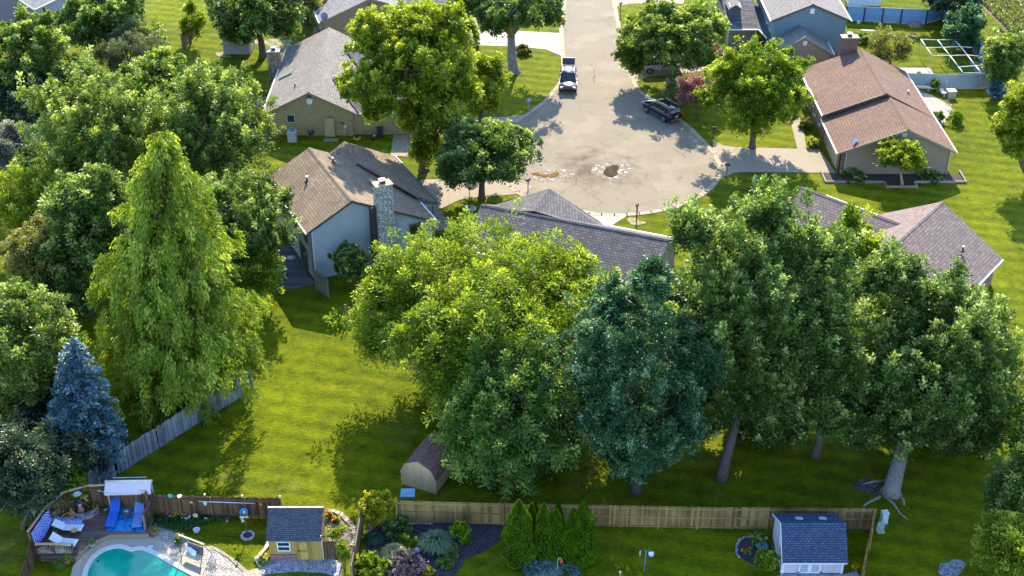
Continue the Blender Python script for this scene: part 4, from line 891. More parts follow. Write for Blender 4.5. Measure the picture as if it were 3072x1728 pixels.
shrub('shrub','small green bush in the bed at the left of the tan gable',2590,540,1,1,MAP,82,nc=1,nl=1) if 0 else None
shrub('shrub','low evergreen planting left of the small tree in the gable bed',2560,530,55,8,MAP2,83,nc=60,nl=30,ls=.2,gap=-.4)
shrub('shrub','low evergreen planting right of the small tree in the gable bed',2790,532,50,9,MAP2,84,nc=60,nl=30,ls=.2,gap=-.4)
shrub('shrub','weedy vines on the fence left of the pale blue house',790,545,60,32,MAP,85,nc=110,ls=.3,base=(790,575))
# crop rows of the field
rg=np.random.default_rng(5); Ps=[]
f0=np.array(G(2960,20)); f1=np.array(G(3072,135)); e=(f1-f0)/np.linalg.norm(f1-f0); nrm=np.array([e[1]*-1,e[0],0]); nrm=nrm if nrm[1]>0 else -nrm
for k in range(42):
    n=1500; t=rg.random(n)*70-25; P=f0+e*t[:,None]+nrm*(k*.76)+rg.normal(size=(n,3))*[.12,.12,.0]; P[:,2]=.05+rg.random(n)*.75; Ps.append(P)
P=np.concatenate(Ps); A=unit(rg.normal(size=P.shape)+[0,0,1.0]); N=unit(rg.normal(size=P.shape)+[0,0,1.0])
o=leaf_mesh('crop_rows',P,A,N,.42,.18,rg.random(len(P)),leafmat((.12,.17,.03),(.25,.30,.06),(.36,.38,.10),.4),at=(0,0,0)); tag(o,'straight rows of a green crop in the field at the top right corner','crop',kind='stuff')
# ---------------------------------------------------------------- fences
GW=oldwood((.10,.105,.115),(.36,.37,.40)); BW=oldwood((.05,.026,.014),(.21,.12,.065)); PW=oldwood((.12,.07,.025),(.42,.27,.11)); TW2=oldwood((.16,.11,.07),(.36,.27,.18))
def fence(name,label,pts,h,mat,span=2.44,bw=.14,gap=-.02,rails=2,postw=.1,dog=False,posts=True,seed=1,sag=.0,miss=(),base=0.,cap=False,side=1,jit=.015,group=None,postm=None,cat='fence',top=None,railz=None):
    rg=random.Random(seed); pts=[Vector((p[0],p[1],0)) for p in pts]; root=thing(name,label,cat,tuple(pts[0]),group)
    pm=MB(); rm=MB(); cm=MB(); k=0; plist=[]
    for i in range(len(pts)-1):
        a,b=pts[i],pts[i+1]; L=(b-a).length; d=(b-a)/L; n=Vector((d.y,-d.x,0))*side; nb=max(1,int(L/bw))
        for j in range(nb):
            k+=1
            if k in miss: continue
            s=a+d*((j+.5)*L/nb); hh=h+rg.uniform(-jit,jit)*2; lean_=rg.uniform(-jit,jit)
            t=rg.random(); w2=(L/nb-gap)/2; z0=base+rg.uniform(0,.04)
            s=s-n*(.03*(k%2) if gap<0 else 0); A=s-d*w2; B=s+d*w2; th=n*.012
            up=Vector((0,0,1)); q=[A+up*z0,B+up*z0,B+up*(hh-(.06 if dog else 0))+d*lean_,A+up*(hh-(.06 if dog else 0))+d*lean_]
            if dog: q=[A+up*z0,B+up*z0,B+up*(hh-.06)+d*lean_,s+d*w2*.5+up*hh+d*lean_,s-d*w2*.5+up*hh+d*lean_,A+up*(hh-.06)+d*lean_]
            m_=len(q); pm.raw([p+th for p in q]+[p-th for p in q],[tuple(range(m_)),tuple(range(m_,2*m_))[::-1]]+[(x,m_+x,m_+(x+1)%m_,(x+1)%m_) for x in range(m_)],t)
        ns=max(1,round(L/span))
        for j in range(ns+(1 if i==len(pts)-2 else 0)): plist.append(a+d*(L*j/ns)+n*.06)
        for r in range(rails):
            z=base+(railz[r] if railz else .25+(h-.5)*(r/(rails-1) if rails>1 else .5)); rm.bar(a+n*.04+Vector((0,0,z)),b+n*.04+Vector((0,0,z)),.05,.09,tint=rg.random())
        if cap: cm.bar(a+Vector((0,0,h+.03)),b+Vector((0,0,h+.03)),.14,.05,tint=rg.random())
    obj('panel',pm,mat,root)
    if rails: obj('rail',rm,mat,root)
    if cap: obj('cap_rail',cm,cap if not isinstance(cap,bool) else mat,root)
    if posts:
        for p in plist[:60]: m=MB(); m.bar(p+Vector((0,0,base)),p+Vector((0,0,h+.02)),postw,tint=rg.random()); obj('post',m,postm or mat,root)
    return root
fence('wooden_fence','long brown panel fence running behind the clipped conifers to the blue shed',[G(1192,1566),G(1510,1574),G(2090,1585),G(2612,1590)],1.83,PW,seed=3,rails=3,side=1,jit=.008,railz=(.15,.95,1.68))
fence('wooden_fence','side fence of brown boards running down from the corner beside the blue shed',[G(2612,1590),G(2603,1650),G(2585,1728),G(2578,1775)],1.83,PW,seed=4,rails=2,side=-1,jit=.008)
fence('wooden_fence','weathered grey picket fence slanting across the left lawn with a broken board',[G(235,1508),G(330,1440),G(560,1290),G(760,1168)],1.85,GW,seed=5,dog=True,miss=(26,27,55),side=-1,jit=.03,bw=.13)
fence('wooden_fence','old grey fence disappearing left behind the leafy sumac',[G(90,1520),G(235,1508)],1.7,GW,seed=6,dog=True,jit=.03)
fence('wooden_fence','dark brown scalloped fence hung with ornaments between awning and yellow shed',[G(452,1546),G(640,1552),G(848,1556)],1.8,BW,seed=7,dog=True,side=1,jit=.02,bw=.16,rails=2)
fence('wooden_fence','short return of the brown scalloped fence behind the yellow shed',[G(848,1556),G(852,1600)],1.8,BW,seed=8,dog=True,bw=.16)
fence('wooden_fence','sunlit fence seen edge on between the yellow shed and the shrub border',[G(1085,1590),G(1066,1700),G(1055,1760)],1.8,TW2,seed=9,dog=True,side=-1,jit=.02)
fence('wooden_fence','grey board fence panel with a post standing off the pale blue gable',[G(951,868),G(987,895)],1.9,oldwood((.12,.12,.11),(.26,.25,.21)),seed=10,bw=.12)
fence('wooden_fence','tan board fence between two lawns near the top left',[G(548,150),G(590,98),G(612,72)],1.9,TW2,seed=11,bw=.14)
fence('wooden_fence','low grey fence with open boards behind the pale blue house',[G(760,560),G(850,552),G(880,520)],1.5,oldwood((.13,.12,.10),(.3,.27,.22)),seed=12,bw=.16,gap=.05)
fence('wooden_fence','dark rail fence with a pale post at the corner of the tan house',[G(790,448),G(806,415)],1.2,oldwood((.10,.09,.09),(.3,.29,.28)),seed=13,bw=.3,gap=.2)
fence('wooden_fence','old fence in deep shade left of the bald cypress',[G(180,985),G(245,900)],1.8,GW,seed=14,dog=True)
VB=plain((.20,.36,.60),.45,.4,0,.1); DKP=plain((.03,.035,.05),.6)  # blue panels and dark posts: backlit shade put into their colour
fence('vinyl_fence','panel fence coloured in its backlit blue shade, with dark posts, along the top of the fenced garden',[G(2535,62),G(2700,70),G(2775,72),G(2825,55)],1.9,VB,span=2.6,seed=15,rails=3,side=1,postm=DKP,jit=0,bw=.2,gap=.006,postw=.14,railz=(.1,.95,1.8))
fence('vinyl_fence','panel fence coloured in its backlit blue shade, slanting down along the crop field with dark posts',[G(2825,55),G(2900,130),G(2950,195),G(2985,262)],1.9,VB,span=2.4,seed=16,rails=3,side=1,postm=DKP,jit=0,bw=.2,gap=.006,postw=.14,railz=(.1,.95,1.8))
fence('vinyl_fence','blue grey board fence curving between the patio and the fenced garden',[G(2700,262),G(2830,268),G(2930,266),G(2985,262)],1.75,plain((.30,.36,.42),.5,.4,0,.1),span=2.4,seed=17,rails=0,posts=False,jit=0,bw=.16,gap=.02)
m=MB(); a,b=G(1040,968),G(1050,968); 
t=thing('fence_post','pair of bare wooden posts standing alone on the shaded lawn','post',tuple(a))
for p,hh in ((a,1.75),(b,1.5)): m=MB(); m.bar(p,p+Vector((0,0,hh)),.11,tint=.9); obj('post',m,TW2,t)
# ---------------------------------------------------------------- sheds
# barn shaped shed
t=thing('shed','beige barn shaped shed with brown shingle roof under the locust boughs','shed',tuple(G(1207,1449)))
A=G(1207,1452); B=G(1308,1482); wd=(B-A); W=wd.length; wd.normalize(); ld=Vector((-wd.y,wd.x,0)); L=3.35; Z=Vector((0,0,1))
pr=[(0,0),(W,0),(W,1.2),(W*.86,1.95),(W*.5,2.4),(W*.14,1.95),(0,1.2)]
m=MB(); a=[A+wd*u+Z*z for u,z in pr]; b=[p+ld*L for p in a]; m.face(a); m.face(b[::-1])
for i in range(7): m.face([a[i],b[i],b[(i+1)%7],a[(i+1)%7]])
obj('wall',m,boards((.55,.38,.21),(.64,.45,.26),.1,.75),t)
m=MB(); ro=[(-.06,1.14),(W*.13,1.97),(W*.5,2.44),(W*.87,1.97),(W+.06,1.14)]
for i in range(4):
    p,q=ro[i],ro[i+1]; m.slab([A+wd*p[0]+Z*p[1]-ld*.06,A+wd*q[0]+Z*q[1]-ld*.06,A+wd*q[0]+Z*q[1]+ld*(L+.06),A+wd*p[0]+Z*p[1]+ld*(L+.06)],.05)
obj('roof',m,shingle((.30,.165,.125),(.20,.11,.085),(.09,.05,.045),.16,.3,.2),t)
m=MB()
for i in range(4): m.bar(A+wd*ro[i][0]+Z*(ro[i][1]-.06)-ld*.07,A+wd*ro[i+1][0]+Z*(ro[i+1][1]-.06)-ld*.07,.04,.09)
m.bar(A-ld*.02,A+Z*1.15-ld*.02,.09); m.bar(B-ld*.02,B+Z*1.15-ld*.02,.09); obj('trim',m,plain((.5,.4,.28)),t)
# blue roofed shed
t=thing('shed','pale lilac shed with dark blue shingle roof and white double doors','shed',tuple(G(2344,1719)))
P,hr,sl,sr=None,0,0,0
x0,x1,y0,y1=17.0,20.85,62.05,65.4; he=1.55; yr=63.35; hr=3.0; hb=1.85
LW=boards((.50,.49,.58),(.56,.55,.64),.2,.8); m=MB()
pf=[(y0,0),(y1,0),(y1,hb),(yr,hr-.05),(y0,he)]
a=[(x0,y,z) for y,z in pf]; b=[(x1,y,z) for y,z in pf]; m.face(a[::-1]); m.face(b)
for i in range(5): m.face([a[i],a[(i+1)%5],b[(i+1)%5],b[i]][::1])
obj('wall',m,LW,t)
RBL=shingle((.085,.12,.19),(.045,.07,.13),(.02,.03,.06),.15,.24,.15)
m=MB(); ov=.12; sf=(hr-he)/(yr-y0); sb=(hr-hb)/(y1-yr)
m.slab([(x0-ov,y0-.35,he-sf*.35+.05),(x1+ov,y0-.35,he-sf*.35+.05),(x1+ov,yr,hr+.05),(x0-ov,yr,hr+.05)],.06)
m.slab([(x0-ov,y1+.25,hb-sb*.25+.05),(x1+ov,y1+.25,hb-sb*.25+.05),(x1+ov,yr,hr+.05),(x0-ov,yr,hr+.05)],.06); rf=obj('roof',m,RBL,t)
for x in (18.25,19.75): m=MB(); z=hb+sb*(y1-64.3)+.08; m.obox((x,64.3,z),(1,0,0),(0,1,-.5),(0,.5,1),.22,.2,.04); obj('roof_vent',m,plain((.5,.56,.62)),rf)
WT=plain((.78,.76,.85),.4)
m=MB(); m.bar((x0-.02,y0-.36,he-sf*.35-.02),(x1+.1,y0-.36,he-sf*.35-.02),.04,.1); m.bar((x0-ov-.02,y0-.35,he-sf*.35),(x0-ov-.02,yr,hr),.03,.1); m.bar((x0-ov-.02,y1+.25,hb-sb*.25),(x0-ov-.02,yr,hr),.03,.1); obj('eave_trim',m,WT,t)
for x in (x0+.06,x1-.06): m=MB(); m.bar((x,y0-.03,0),(x,y0-.03,1.5),.14,.05); obj('corner_trim',m,WT,t)
m=MB(); m.bar((x0-.03,y0+.07,0),(x0-.03,y0+.07,1.55),.05,.14); obj('corner_trim',m,WT,t)
for i,xa in enumerate((18.05,18.75)):
    m=MB(); m.box(xa,xa+.68,y0-.05,y0-.02,.05,1.4); d_=obj('door',m,plain((.40,.40,.48)),t)
    m=MB()
    for u0,u1,z0,z1 in ((0,.1,.05,1.4),(.58,.68,.05,1.4),(.1,.58,.05,.15),(.1,.58,1.3,1.4)): m.box(xa+u0,xa+u1,y0-.075,y0-.05,z0,z1)
    obj('door_trim',m,WT,d_)
    m=MB(); 
    for z in (.15,1.3): m.box(xa+(-.08 if i==0 else .6),xa+(.12 if i==0 else .78),y0-.09,y0-.075,z-.03,z+.03)
    obj('hinge',m,plain((.03,.03,.04)),d_)
m=MB(); c=(x0-.02,63.2,1.6)
for s_ in ((0,.0),): m.face([(x0-.03,63.2,1.15),(x0-.03,62.95,1.6),(x0-.03,63.2,2.05),(x0-.03,63.45,1.6)][::-1]); 
m.obox((x0-.03,63.2,1.6),(0,.6,.8),(0,.8,-.6),(1,0,0),.3,.27,.02); obj('diamond_window',m,plain((.72,.78,.85)),t)
# yellow shed
t=thing('shed','mustard yellow shed with grey shingle roof, arched door and stone skirting','shed',tuple(G(812,1681)))
x0,x1,y0,y1=-15.42,-12.1,63.22,65.1; he=1.8; hr=2.95; hb=2.5; yr=64.8
YM=boards((.38,.25,.07),(.46,.31,.09),.3,.8); m=MB(); pf=[(y0,0),(y1,0),(y1,hb),(yr,hr-.05),(y0,he)]
a=[(x0,y,z) for y,z in pf]; b=[(x1,y,z) for y,z in pf]; m.face(a[::-1]); m.face(b)
for i in range(5): m.face([a[i],a[(i+1)%5],b[(i+1)%5],b[i]])
obj('wall',m,YM,t)
m=MB(); sf=(hr-he)/(yr-y0)
m.slab([(x0-.12,y0-.12,he-sf*.12+.05),(x1+.05,y0-.12,he-sf*.12+.05),(x1+.05,yr,hr+.05),(x0-.12,yr,hr+.05)],.06); m.slab([(x0-.12,yr,hr+.05),(x1+.05,yr,hr+.05),(x1+.05,y1+.15,hb-.1),(x0-.12,y1+.15,hb-.1)],.06)
obj('roof',m,shingle((.13,.13,.15),(.07,.072,.085),(.04,.045,.06),.13,.22,.1),t)
m=MB(); m.bar((x0-.14,yr+.02,hr+.08),(x1+.08,yr+.02,hr+.08),.1,.06); obj('ridge_trim',m,plain((.6,.5,.35)),t)
m=MB(); m.box(x0+.06,-13.75,y0-.06,y0,.0,.52); obj('stone_skirting',m,stone((.30,.18,.17),(.22,.13,.13),(.12,.07,.07),.5,.26,.02),t)
window(t,(-14.83,y0-.01,.88),(1,0),.72,.66,(.75,.8,.85),bars=1,gc=(.02,.03,.06),fw=.06)
m=MB(); m.box(-13.62,-12.82,y0-.05,y0-.01,.03,1.72); d_=obj('door',m,plain((.30,.19,.05)),t)
m=MB(); pts=[(-13.47,.9),(-12.97,.9),(-12.97,1.4)]+[(-13.22+.25*math.cos(x),1.4+.2*math.sin(x)) for x in np.linspace(0,PI,9)]+[(-13.47,1.4)]
m.face([(x,y0-.065,z) for x,z in pts]); m.face([(-13.47,y0-.065,.12),(-12.97,y0-.065,.12),(-12.97,y0-.065,.78),(-13.47,y0-.065,.78)]); obj('door_panel',m,plain((.50,.34,.10)),d_)
m=MB(); m.box(-13.6,-13.52,y0-.12,y0-.05,.8,.9); obj('door_handle',m,plain((.03,.03,.03)),d_)
m=MB(); m.box(-13.7,-13.62,y0-.05,y0,0,1.75); m.box(-12.82,-12.74,y0-.05,y0,0,1.75); obj('door_frame',m,plain((.36,.22,.06)),t)
# grey shed top left
t=thing('shed','grey metal shed under the dark lobed tree near the top left','shed',tuple(G(675,165)))
A=G(672,166); B=G(752,165); wd=(B-A); W=wd.length
m=MB(); m.box(A.x,B.x,A.y,A.y+3.4,.12,2.6); obj('wall',m,boards((.30,.31,.33),(.34,.35,.37),.12,.8),t)
m=MB(); m.slab([(A.x-.1,A.y-.1,2.6),(B.x+.1,A.y-.1,2.6),(B.x+.1,A.y+1.7,3.3),(A.x-.1,A.y+1.7,3.3)]); m.slab([(A.x-.1,A.y+3.5,2.6),(B.x+.1,A.y+3.5,2.6),(B.x+.1,A.y+1.7,3.3),(A.x-.1,A.y+1.7,3.3)]); obj('roof',m,plain((.3,.3,.3)),t)
m=MB(); m.box(B.x,B.x+.02,A.y+.8,A.y+2.4,.15,2.2); obj('door',m,plain((.5,.42,.28)),t)
# white shed at the top right
t=thing('shed','white garden shed cut by the top edge behind the panel fence','shed',tuple(G(2545,18)))
A=G(2545,18); m=MB(); m.box(A.x,A.x+4.1,A.y,A.y+3,0,2.2); obj('wall',m,plain((.6,.62,.66)),t)
m=MB(); m.slab([(A.x-.2,A.y-.2,2.2),(A.x+4.3,A.y-.2,2.2),(A.x+4.3,A.y+1.5,3),(A.x-.2,A.y+1.5,3)]); m.slab([(A.x-.2,A.y+3.2,2.2),(A.x+4.3,A.y+3.2,2.2),(A.x+4.3,A.y+1.5,3),(A.x-.2,A.y+1.5,3)]); obj('roof',m,plain((.35,.35,.37)),t)

# ---------------------------------------------------------------- pool garden (crop frame -> photo frame)
def c1(x,y,z=0): return G(x/4.117,1376+y/4.117,z)
def c2(x,y,z=0): return G(430+x/4.117,1376+y/4.117,z)
def c3(x,y,z=0): return G(760+x/4.117,1376+y/4.117,z)
def c4(x,y,z=0): return G(1150+x/4.117,1376+y/4.117,z)
PATIO=concrete((.40,.35,.28),None,.16)
poolpx=smooth_px([(255,1760),(262,1728),(268,1705),(285,1678),(312,1657),(345,1647),(368,1648),(384,1654),(398,1656),(418,1652),(440,1657),(470,1671),(500,1688),(535,1708),(580,1732),(610,1756),(560,1800),(420,1830),(300,1810)],4)
pool=poly_px(poolpx)
m=MB(); patio=poly_px([(200,1760),(212,1728),(219,1700),(240,1672),(275,1643),(333,1612),(447,1610),(480,1622),(515,1641),(547,1662),(585,1690),(646,1730),(700,1775)])
def ringface(m,outer,inner,z):
    "flat sheet between two loops, joined by nearest points"
    import mathutils.geometry as mg
    vs=[Vector((p[0],p[1],z)) for p in outer]; iv=[Vector((p[0],p[1],z)) for p in inner]
    for tri in mg.tessellate_polygon([vs,iv]): 
        al=vs+iv; q=[al[i] for i in tri]
        if (q[1]-q[0]).cross(q[2]-q[0]).z<0: q=q[::-1]
        m.face(q)
outer=patio+poly_px([(690,1800),(620,1860),(250,1860),(190,1800)])
ringface(m,outer,pool,.04); struct('patio',m,PATIO)
cop=[]; cx_=sum(p[0] for p in pool)/len(pool); cy_=sum(p[1] for p in pool)/len(pool)
def inset(poly,k):
    n=len(poly); out=[]
    ar=sum(poly[i][0]*poly[(i+1)%n][1]-poly[(i+1)%n][0]*poly[i][1] for i in range(n)); sg=1 if ar>0 else -1
    for i in range(n):
        a=Vector(poly[i-1]); b=Vector(poly[(i+1)%n]); d=(b-a).normalized(); out.append((poly[i][0]-d.y*k*sg,poly[i][1]+d.x*k*sg))
    return out
t=thing('swimming_pool','curved swimming pool of turquoise water with a pale coping','pool',tuple(G(400,1740)))
m=MB(); inn=inset(pool,.02); outr=inset(pool,-.30)
for i in range(len(pool)):
    j=(i+1)%len(pool); a,b,c_,d_=outr[i],outr[j],inn[j],inn[i]
    q=[(a[0],a[1],.13),(b[0],b[1],.13),(c_[0],c_[1],.13),(d_[0],d_[1],.13)]
    if (Vector(q[1])-Vector(q[0])).cross(Vector(q[2])-Vector(q[0])).z<0: q=q[::-1]
    m.face(q); m.face([(a[0],a[1],.02),(b[0],b[1],.02),(b[0],b[1],.13),(a[0],a[1],.13)]); m.face([(c_[0],c_[1],0),(d_[0],d_[1],0),(d_[0],d_[1],.13),(c_[0],c_[1],.13)])
obj('coping',m,concrete((.62,.57,.55),None,.08),t)
def wat():
    t=NT('pool_water'); t.col(t.ramp(t.noise(.6,3),[(.3,(.0,.27,.18)),(.7,(.01,.38,.25))]),.06,.4); t.bump(t.noise(2.2,3),.15,.03); return t.m
m=MB(); sheet(m,inn,.055) ; obj('water',m,wat(),t)
m=MB(); p=c1(1210,1265,.05); m.lathe(tuple(p),[(.0,0),(.09,0),(.09,.03),(0,.03)],12); obj('drain_fitting',m,plain((.02,.06,.07)),t)
GR=gravel((.16,.145,.13),(.46,.42,.38),11); GRV=gravel((.14,.13,.16),(.44,.42,.48),11)
m=MB(); sheet(m,[tuple(p)[:2] for p in (c2(-10,1000),c2(120,830),c2(200,810),c2(380,890),c2(500,950),c2(620,1080),c2(800,1085),c2(900,1150),c2(1040,1240),c2(1210,1390),c2(1260,1470),c2(1200,1600),c2(900,1600),c2(760,1380),c2(560,1260),c2(400,1150),c2(230,1050),c2(90,1000))],.022); struct('gravel_bed',m,GR)
m=MB(); a=[c2(780,1085),c2(900,1140),c2(1050,1230),c2(1200,1370),c2(1290,1460)]; b=[c2(850,1080),c2(960,1130),c2(1110,1230),c2(1240,1340),c2(1360,1440)]
PV=stone((.38,.31,.22),(.30,.24,.17),(.14,.11,.08),.24,.14,.015)
sheet(m,[tuple(p)[:2] for p in a+b[::-1]],.03); struct('paver_path',m,PV)
m=MB(); sheet(m,[tuple(p)[:2] for p in (c2(1225,1405),c2(1390,1360),c2(1480,1340),c2(1500,1480),c2(1450,1600),c2(1260,1600))],.034); struct('paver_path',m,stone((.46,.36,.27),(.36,.28,.22),(.2,.16,.12),.24,.14,.015))
m=MB(); sheet(m,[tuple(p)[:2] for p in (c3(120,1290),c3(230,1240),c3(960,1240),c3(1080,1300),c3(1090,1500),c3(880,1420),c3(560,1400),c3(250,1420),c3(120,1440))],.026); struct('gravel_bed',m,GRV)
m=MB(); sheet(m,[tuple(p)[:2] for p in (c3(890,680),c3(960,660),c3(1080,700),c3(1200,830),c3(1250,940),c3(1240,1080),c3(1150,1200),c3(1040,1230),c3(880,1200),c3(870,900))],.022); struct('mulch_bed',m,gravel((.07,.06,.055),(.24,.2,.17),9))
def stones(label,pts,n,seed,sz=.16,h=.12,mat=None,name='stone_border'):
    rg=random.Random(seed); P=[Vector(p) for p in pts]; m=MB(); L=[0]
    for i in range(len(P)-1): L.append(L[-1]+(P[i+1]-P[i]).length)
    for k in range(n):
        s=L[-1]*(k+.5)/n; i=max(j for j in range(len(P)-1) if L[j]<=s); q=P[i].lerp(P[i+1],(s-L[i])/(L[i+1]-L[i])); d=(P[i+1]-P[i]); a=math.atan2(d.y,d.x)+rg.uniform(-.15,.15)
        w_=L[-1]/n*.46; pr_=[(w_*.9,0),(w_,h*.5),(w_*.75,h)]
        m.rbox((q.x+rg.uniform(-.02,.02),q.y+rg.uniform(-.02,.02),0),w_*1.9,sz*rg.uniform(.8,1.2),h*rg.uniform(.8,1.15),a,rg.random())
    o=obj(name,m,mat or tinted((.22,.17,.13),(.42,.36,.28)),at=tuple(P[0])); return tag(o,label,'edging')
stones('curved block edging round the flower bed behind the yellow shed',[c3(900,650),c3(980,655),c3(1090,700),c3(1190,800),c3(1245,900),c3(1265,1000),c3(1230,1090)],22,3,.3)
stones('pale stone edging curving along the lawn left of the yellow shed',[c2(1540,1010),c2(1535,1090),c2(1490,1150),c2(1440,1200),c2(1400,1245),c2(1420,1300),c2(1450,1340)],12,4,.22,.14,tinted((.4,.33,.24),(.6,.52,.42)))
stones('purple grey brick edging round the small bed beside the blue roofed shed',[G(2218,1675),G(2209,1660),G(2209,1640),G(2218,1622),G(2235,1612),G(2255,1610)],22,5,.12,.08,tinted((.2,.18,.26),(.36,.33,.44)))
stones('row of scattered edging stones at the foot of the long fence',[c4(290,800),c4(600,810)],7,6,.12,.06)
DKM=gravel((.020,.017,.022),(.07,.06,.075),12)
m=MB(); sheet(m,[tuple(p)[:2] for p in (c4(120,760),c4(1560,810),c4(1560,880),c4(1490,970),c4(1380,1060),c4(1200,1170),c4(1000,1250),c4(960,1350),c4(860,1460),c4(600,1600),c4(-60,1600),c4(-200,1300),c4(-200,800))],.016); struct('mulch_bed',m,DKM)
m=MB(); sheet(m,poly_px([(2218,1672),(2209,1660),(2209,1640),(2218,1622),(2240,1610),(2300,1612),(2325,1660),(2330,1715),(2270,1700)]),.016); struct('mulch_bed',m,DKM)
m=MB(); sheet(m,poly_px([(2340,1722),(2530,1724),(2570,1712),(2590,1760),(2320,1780)]),.02); struct('gravel_bed',m,GRV)
m=MB(); sheet(m,poly_px([(2715,262),(2740,264),(2800,288),(2850,318),(2860,335),(2845,350),(2828,378),(2820,376)]),.03); struct('patio',m,concrete((.34,.31,.27),(1.2,1.2),.15))
m=MB(); sheet(m,poly_px([(2688,204),(2790,204),(2800,222),(2700,222)]),.03); struct('patio',m,concrete((.42,.40,.38),(1.2,1.2),.1))

# deck with its screens
DZ=.32
deckpoly=[c1(380,1010),c1(520,820),c1(640,690),c1(850,640),c1(1100,610),c1(1400,590),c1(1890,560),c1(1880,760),c1(1840,945),c1(1370,950),c1(1110,1060),c1(1000,1170),c1(945,1240),c1(520,1235),c1(440,1180)]
deckpoly=[G(*(lambda q:(q[0],q[1]))(((x/4.117),(1376+y/4.117))),DZ) for x,y in ((390,1130),(560,860),(640,700),(850,640),(1100,615),(1400,600),(1900,600),(1890,760),(1840,930),(1370,935),(1110,1040),(1000,1150),(940,1225),(500,1225))]
t=thing('timber_deck','dark timber deck with stepped edge beside the swimming pool','deck',tuple(c1(1100,900)))
m=MB(); m.prism([tuple(p)[:2] for p in deckpoly],.0,DZ); obj('deck_boards',m,boards((.10,.065,.055),(.19,.13,.11),.14,.45,1),t)
m=MB()
for i in (8,9,10,11): m.bar((deckpoly[i].x,deckpoly[i].y-.03,DZ/2),(deckpoly[i+1].x,deckpoly[i+1].y-.03,DZ/2),.06,DZ+.02)
obj('deck_fascia',m,plain((.30,.21,.14)),t)
WCAP=plain((.60,.44,.26),.6)
top=[(340,900),(570,580),(780,410),(1070,330),(1300,322)]
scr=[tuple(G(x/4.117,1376+y/4.117,2.15))[:2] for x,y in top]+[tuple(G(452,1546))[:2]]
fence('deck_screen','high lattice topped timber screen wrapping the left side of the pool deck',scr,2.1,BW,seed=21,span=2.2,bw=.15,rails=2,cap=WCAP,side=1,postw=.13)
fence('wooden_fence','weathered brown fence running down out of the bottom left corner',[scr[0],tuple(G(98,1700))[:2],tuple(G(70,1790))[:2]],1.5,BW,seed=22,dog=True,bw=.16,gap=.03,jit=.03,side=-1)
t=thing('deck_railing','deck railing with sunburst spindles in front of the white lounger','railing',tuple(c1(500,1225)))
a,b=G(114,1672,0),G(224,1672,0); z0=DZ
m=MB(); m.bar(a+Vector((0,0,1.15)),b+Vector((0,0,1.15)),.16,.06); obj('top_rail',m,WCAP,t)
for p in (a,b,a.lerp(b,.5)): m=MB(); m.bar(p,p+Vector((0,0,1.15)),.1); obj('post',m,plain((.12,.07,.05)),t)
m=MB(); 
for cxx in (.25,.75):
    q=a.lerp(b,cxx)+Vector((0,0,.36))
    for k in range(11): th=PI*(k+.5)/11; m.bar(q,q+Vector((math.cos(th)*.62,0,math.sin(th)*.62)),.035)
obj('spindles',m,plain((.55,.45,.33)),t)
m=MB(); m.bar(a+Vector((0,0,.34)),b+Vector((0,0,.34)),.08); obj('bottom_rail',m,plain((.25,.15,.10)),t)
t=thing('deck_railing','short dark plank railing at the right end of the pool deck','railing',tuple(c1(1840,940)))
a,b=G(439,1600,0),G(460,1560,0); m=MB()
for i in range(9): q=a.lerp(b,(i+.5)/9); m.rbox((q.x,q.y,.0),.05,.16,1.55,0,random.random())
obj('boards',m,BW,t); m=MB(); m.bar(a+Vector((0,0,1.58)),b+Vector((0,0,1.58)),.16,.05); obj('top_rail',m,BW,t)
m=MB(); m.bar(a,a+Vector((0,0,1.6)),.1); obj('post',m,TW2,t)
# awning on the fence
t=thing('awning','lilac white fabric awning with scalloped hem above the deck fence','awning',tuple(G(385,1552)))
a=G(316,1447,2.6); b=G(452,1445,2.6); a2=G(312,1478,2.05); b2=G(452,1474,2.05); hz=Vector((0,0,-.28))
m=MB(); m.slab([a2,b2,b,a],.02); n=14
for i in range(n):
    p,q=a2.lerp(b2,i/n),a2.lerp(b2,(i+1)/n); m.face([p,q,q+hz*.8,p.lerp(q,.5)+hz,p+hz*.8]); 
obj('canopy',m,plain((.62,.55,.66),.7,.2,0,.06),t)
m=MB(); m.tube([a+Vector((-.05,.05,.05)),b+Vector((.1,.05,.05))],.07,8); obj('roller',m,plain((.75,.66,.5),.4),t)
m=MB(); m.tube([a2+Vector((-.03,0,0)),b2+Vector((.03,0,0))],.035,6); obj('front_bar',m,plain((.7,.68,.72),.4),t)
for p in (a,b): m=MB(); q=Vector((p.x,p.y+.05,0)); m.bar(q,Vector((p.x,p.y+.05,2.6)),.09); obj('post',m,plain((.4,.38,.4)),t)
m=MB(); m.bar(a+Vector((.35,.5,-.05)),b+Vector((-.4,.5,-.05)),.06); obj('rear_bar',m,plain((.45,.5,.65),.4),t)
def D1(x,y): return G(x/4.117,1376+y/4.117,DZ)
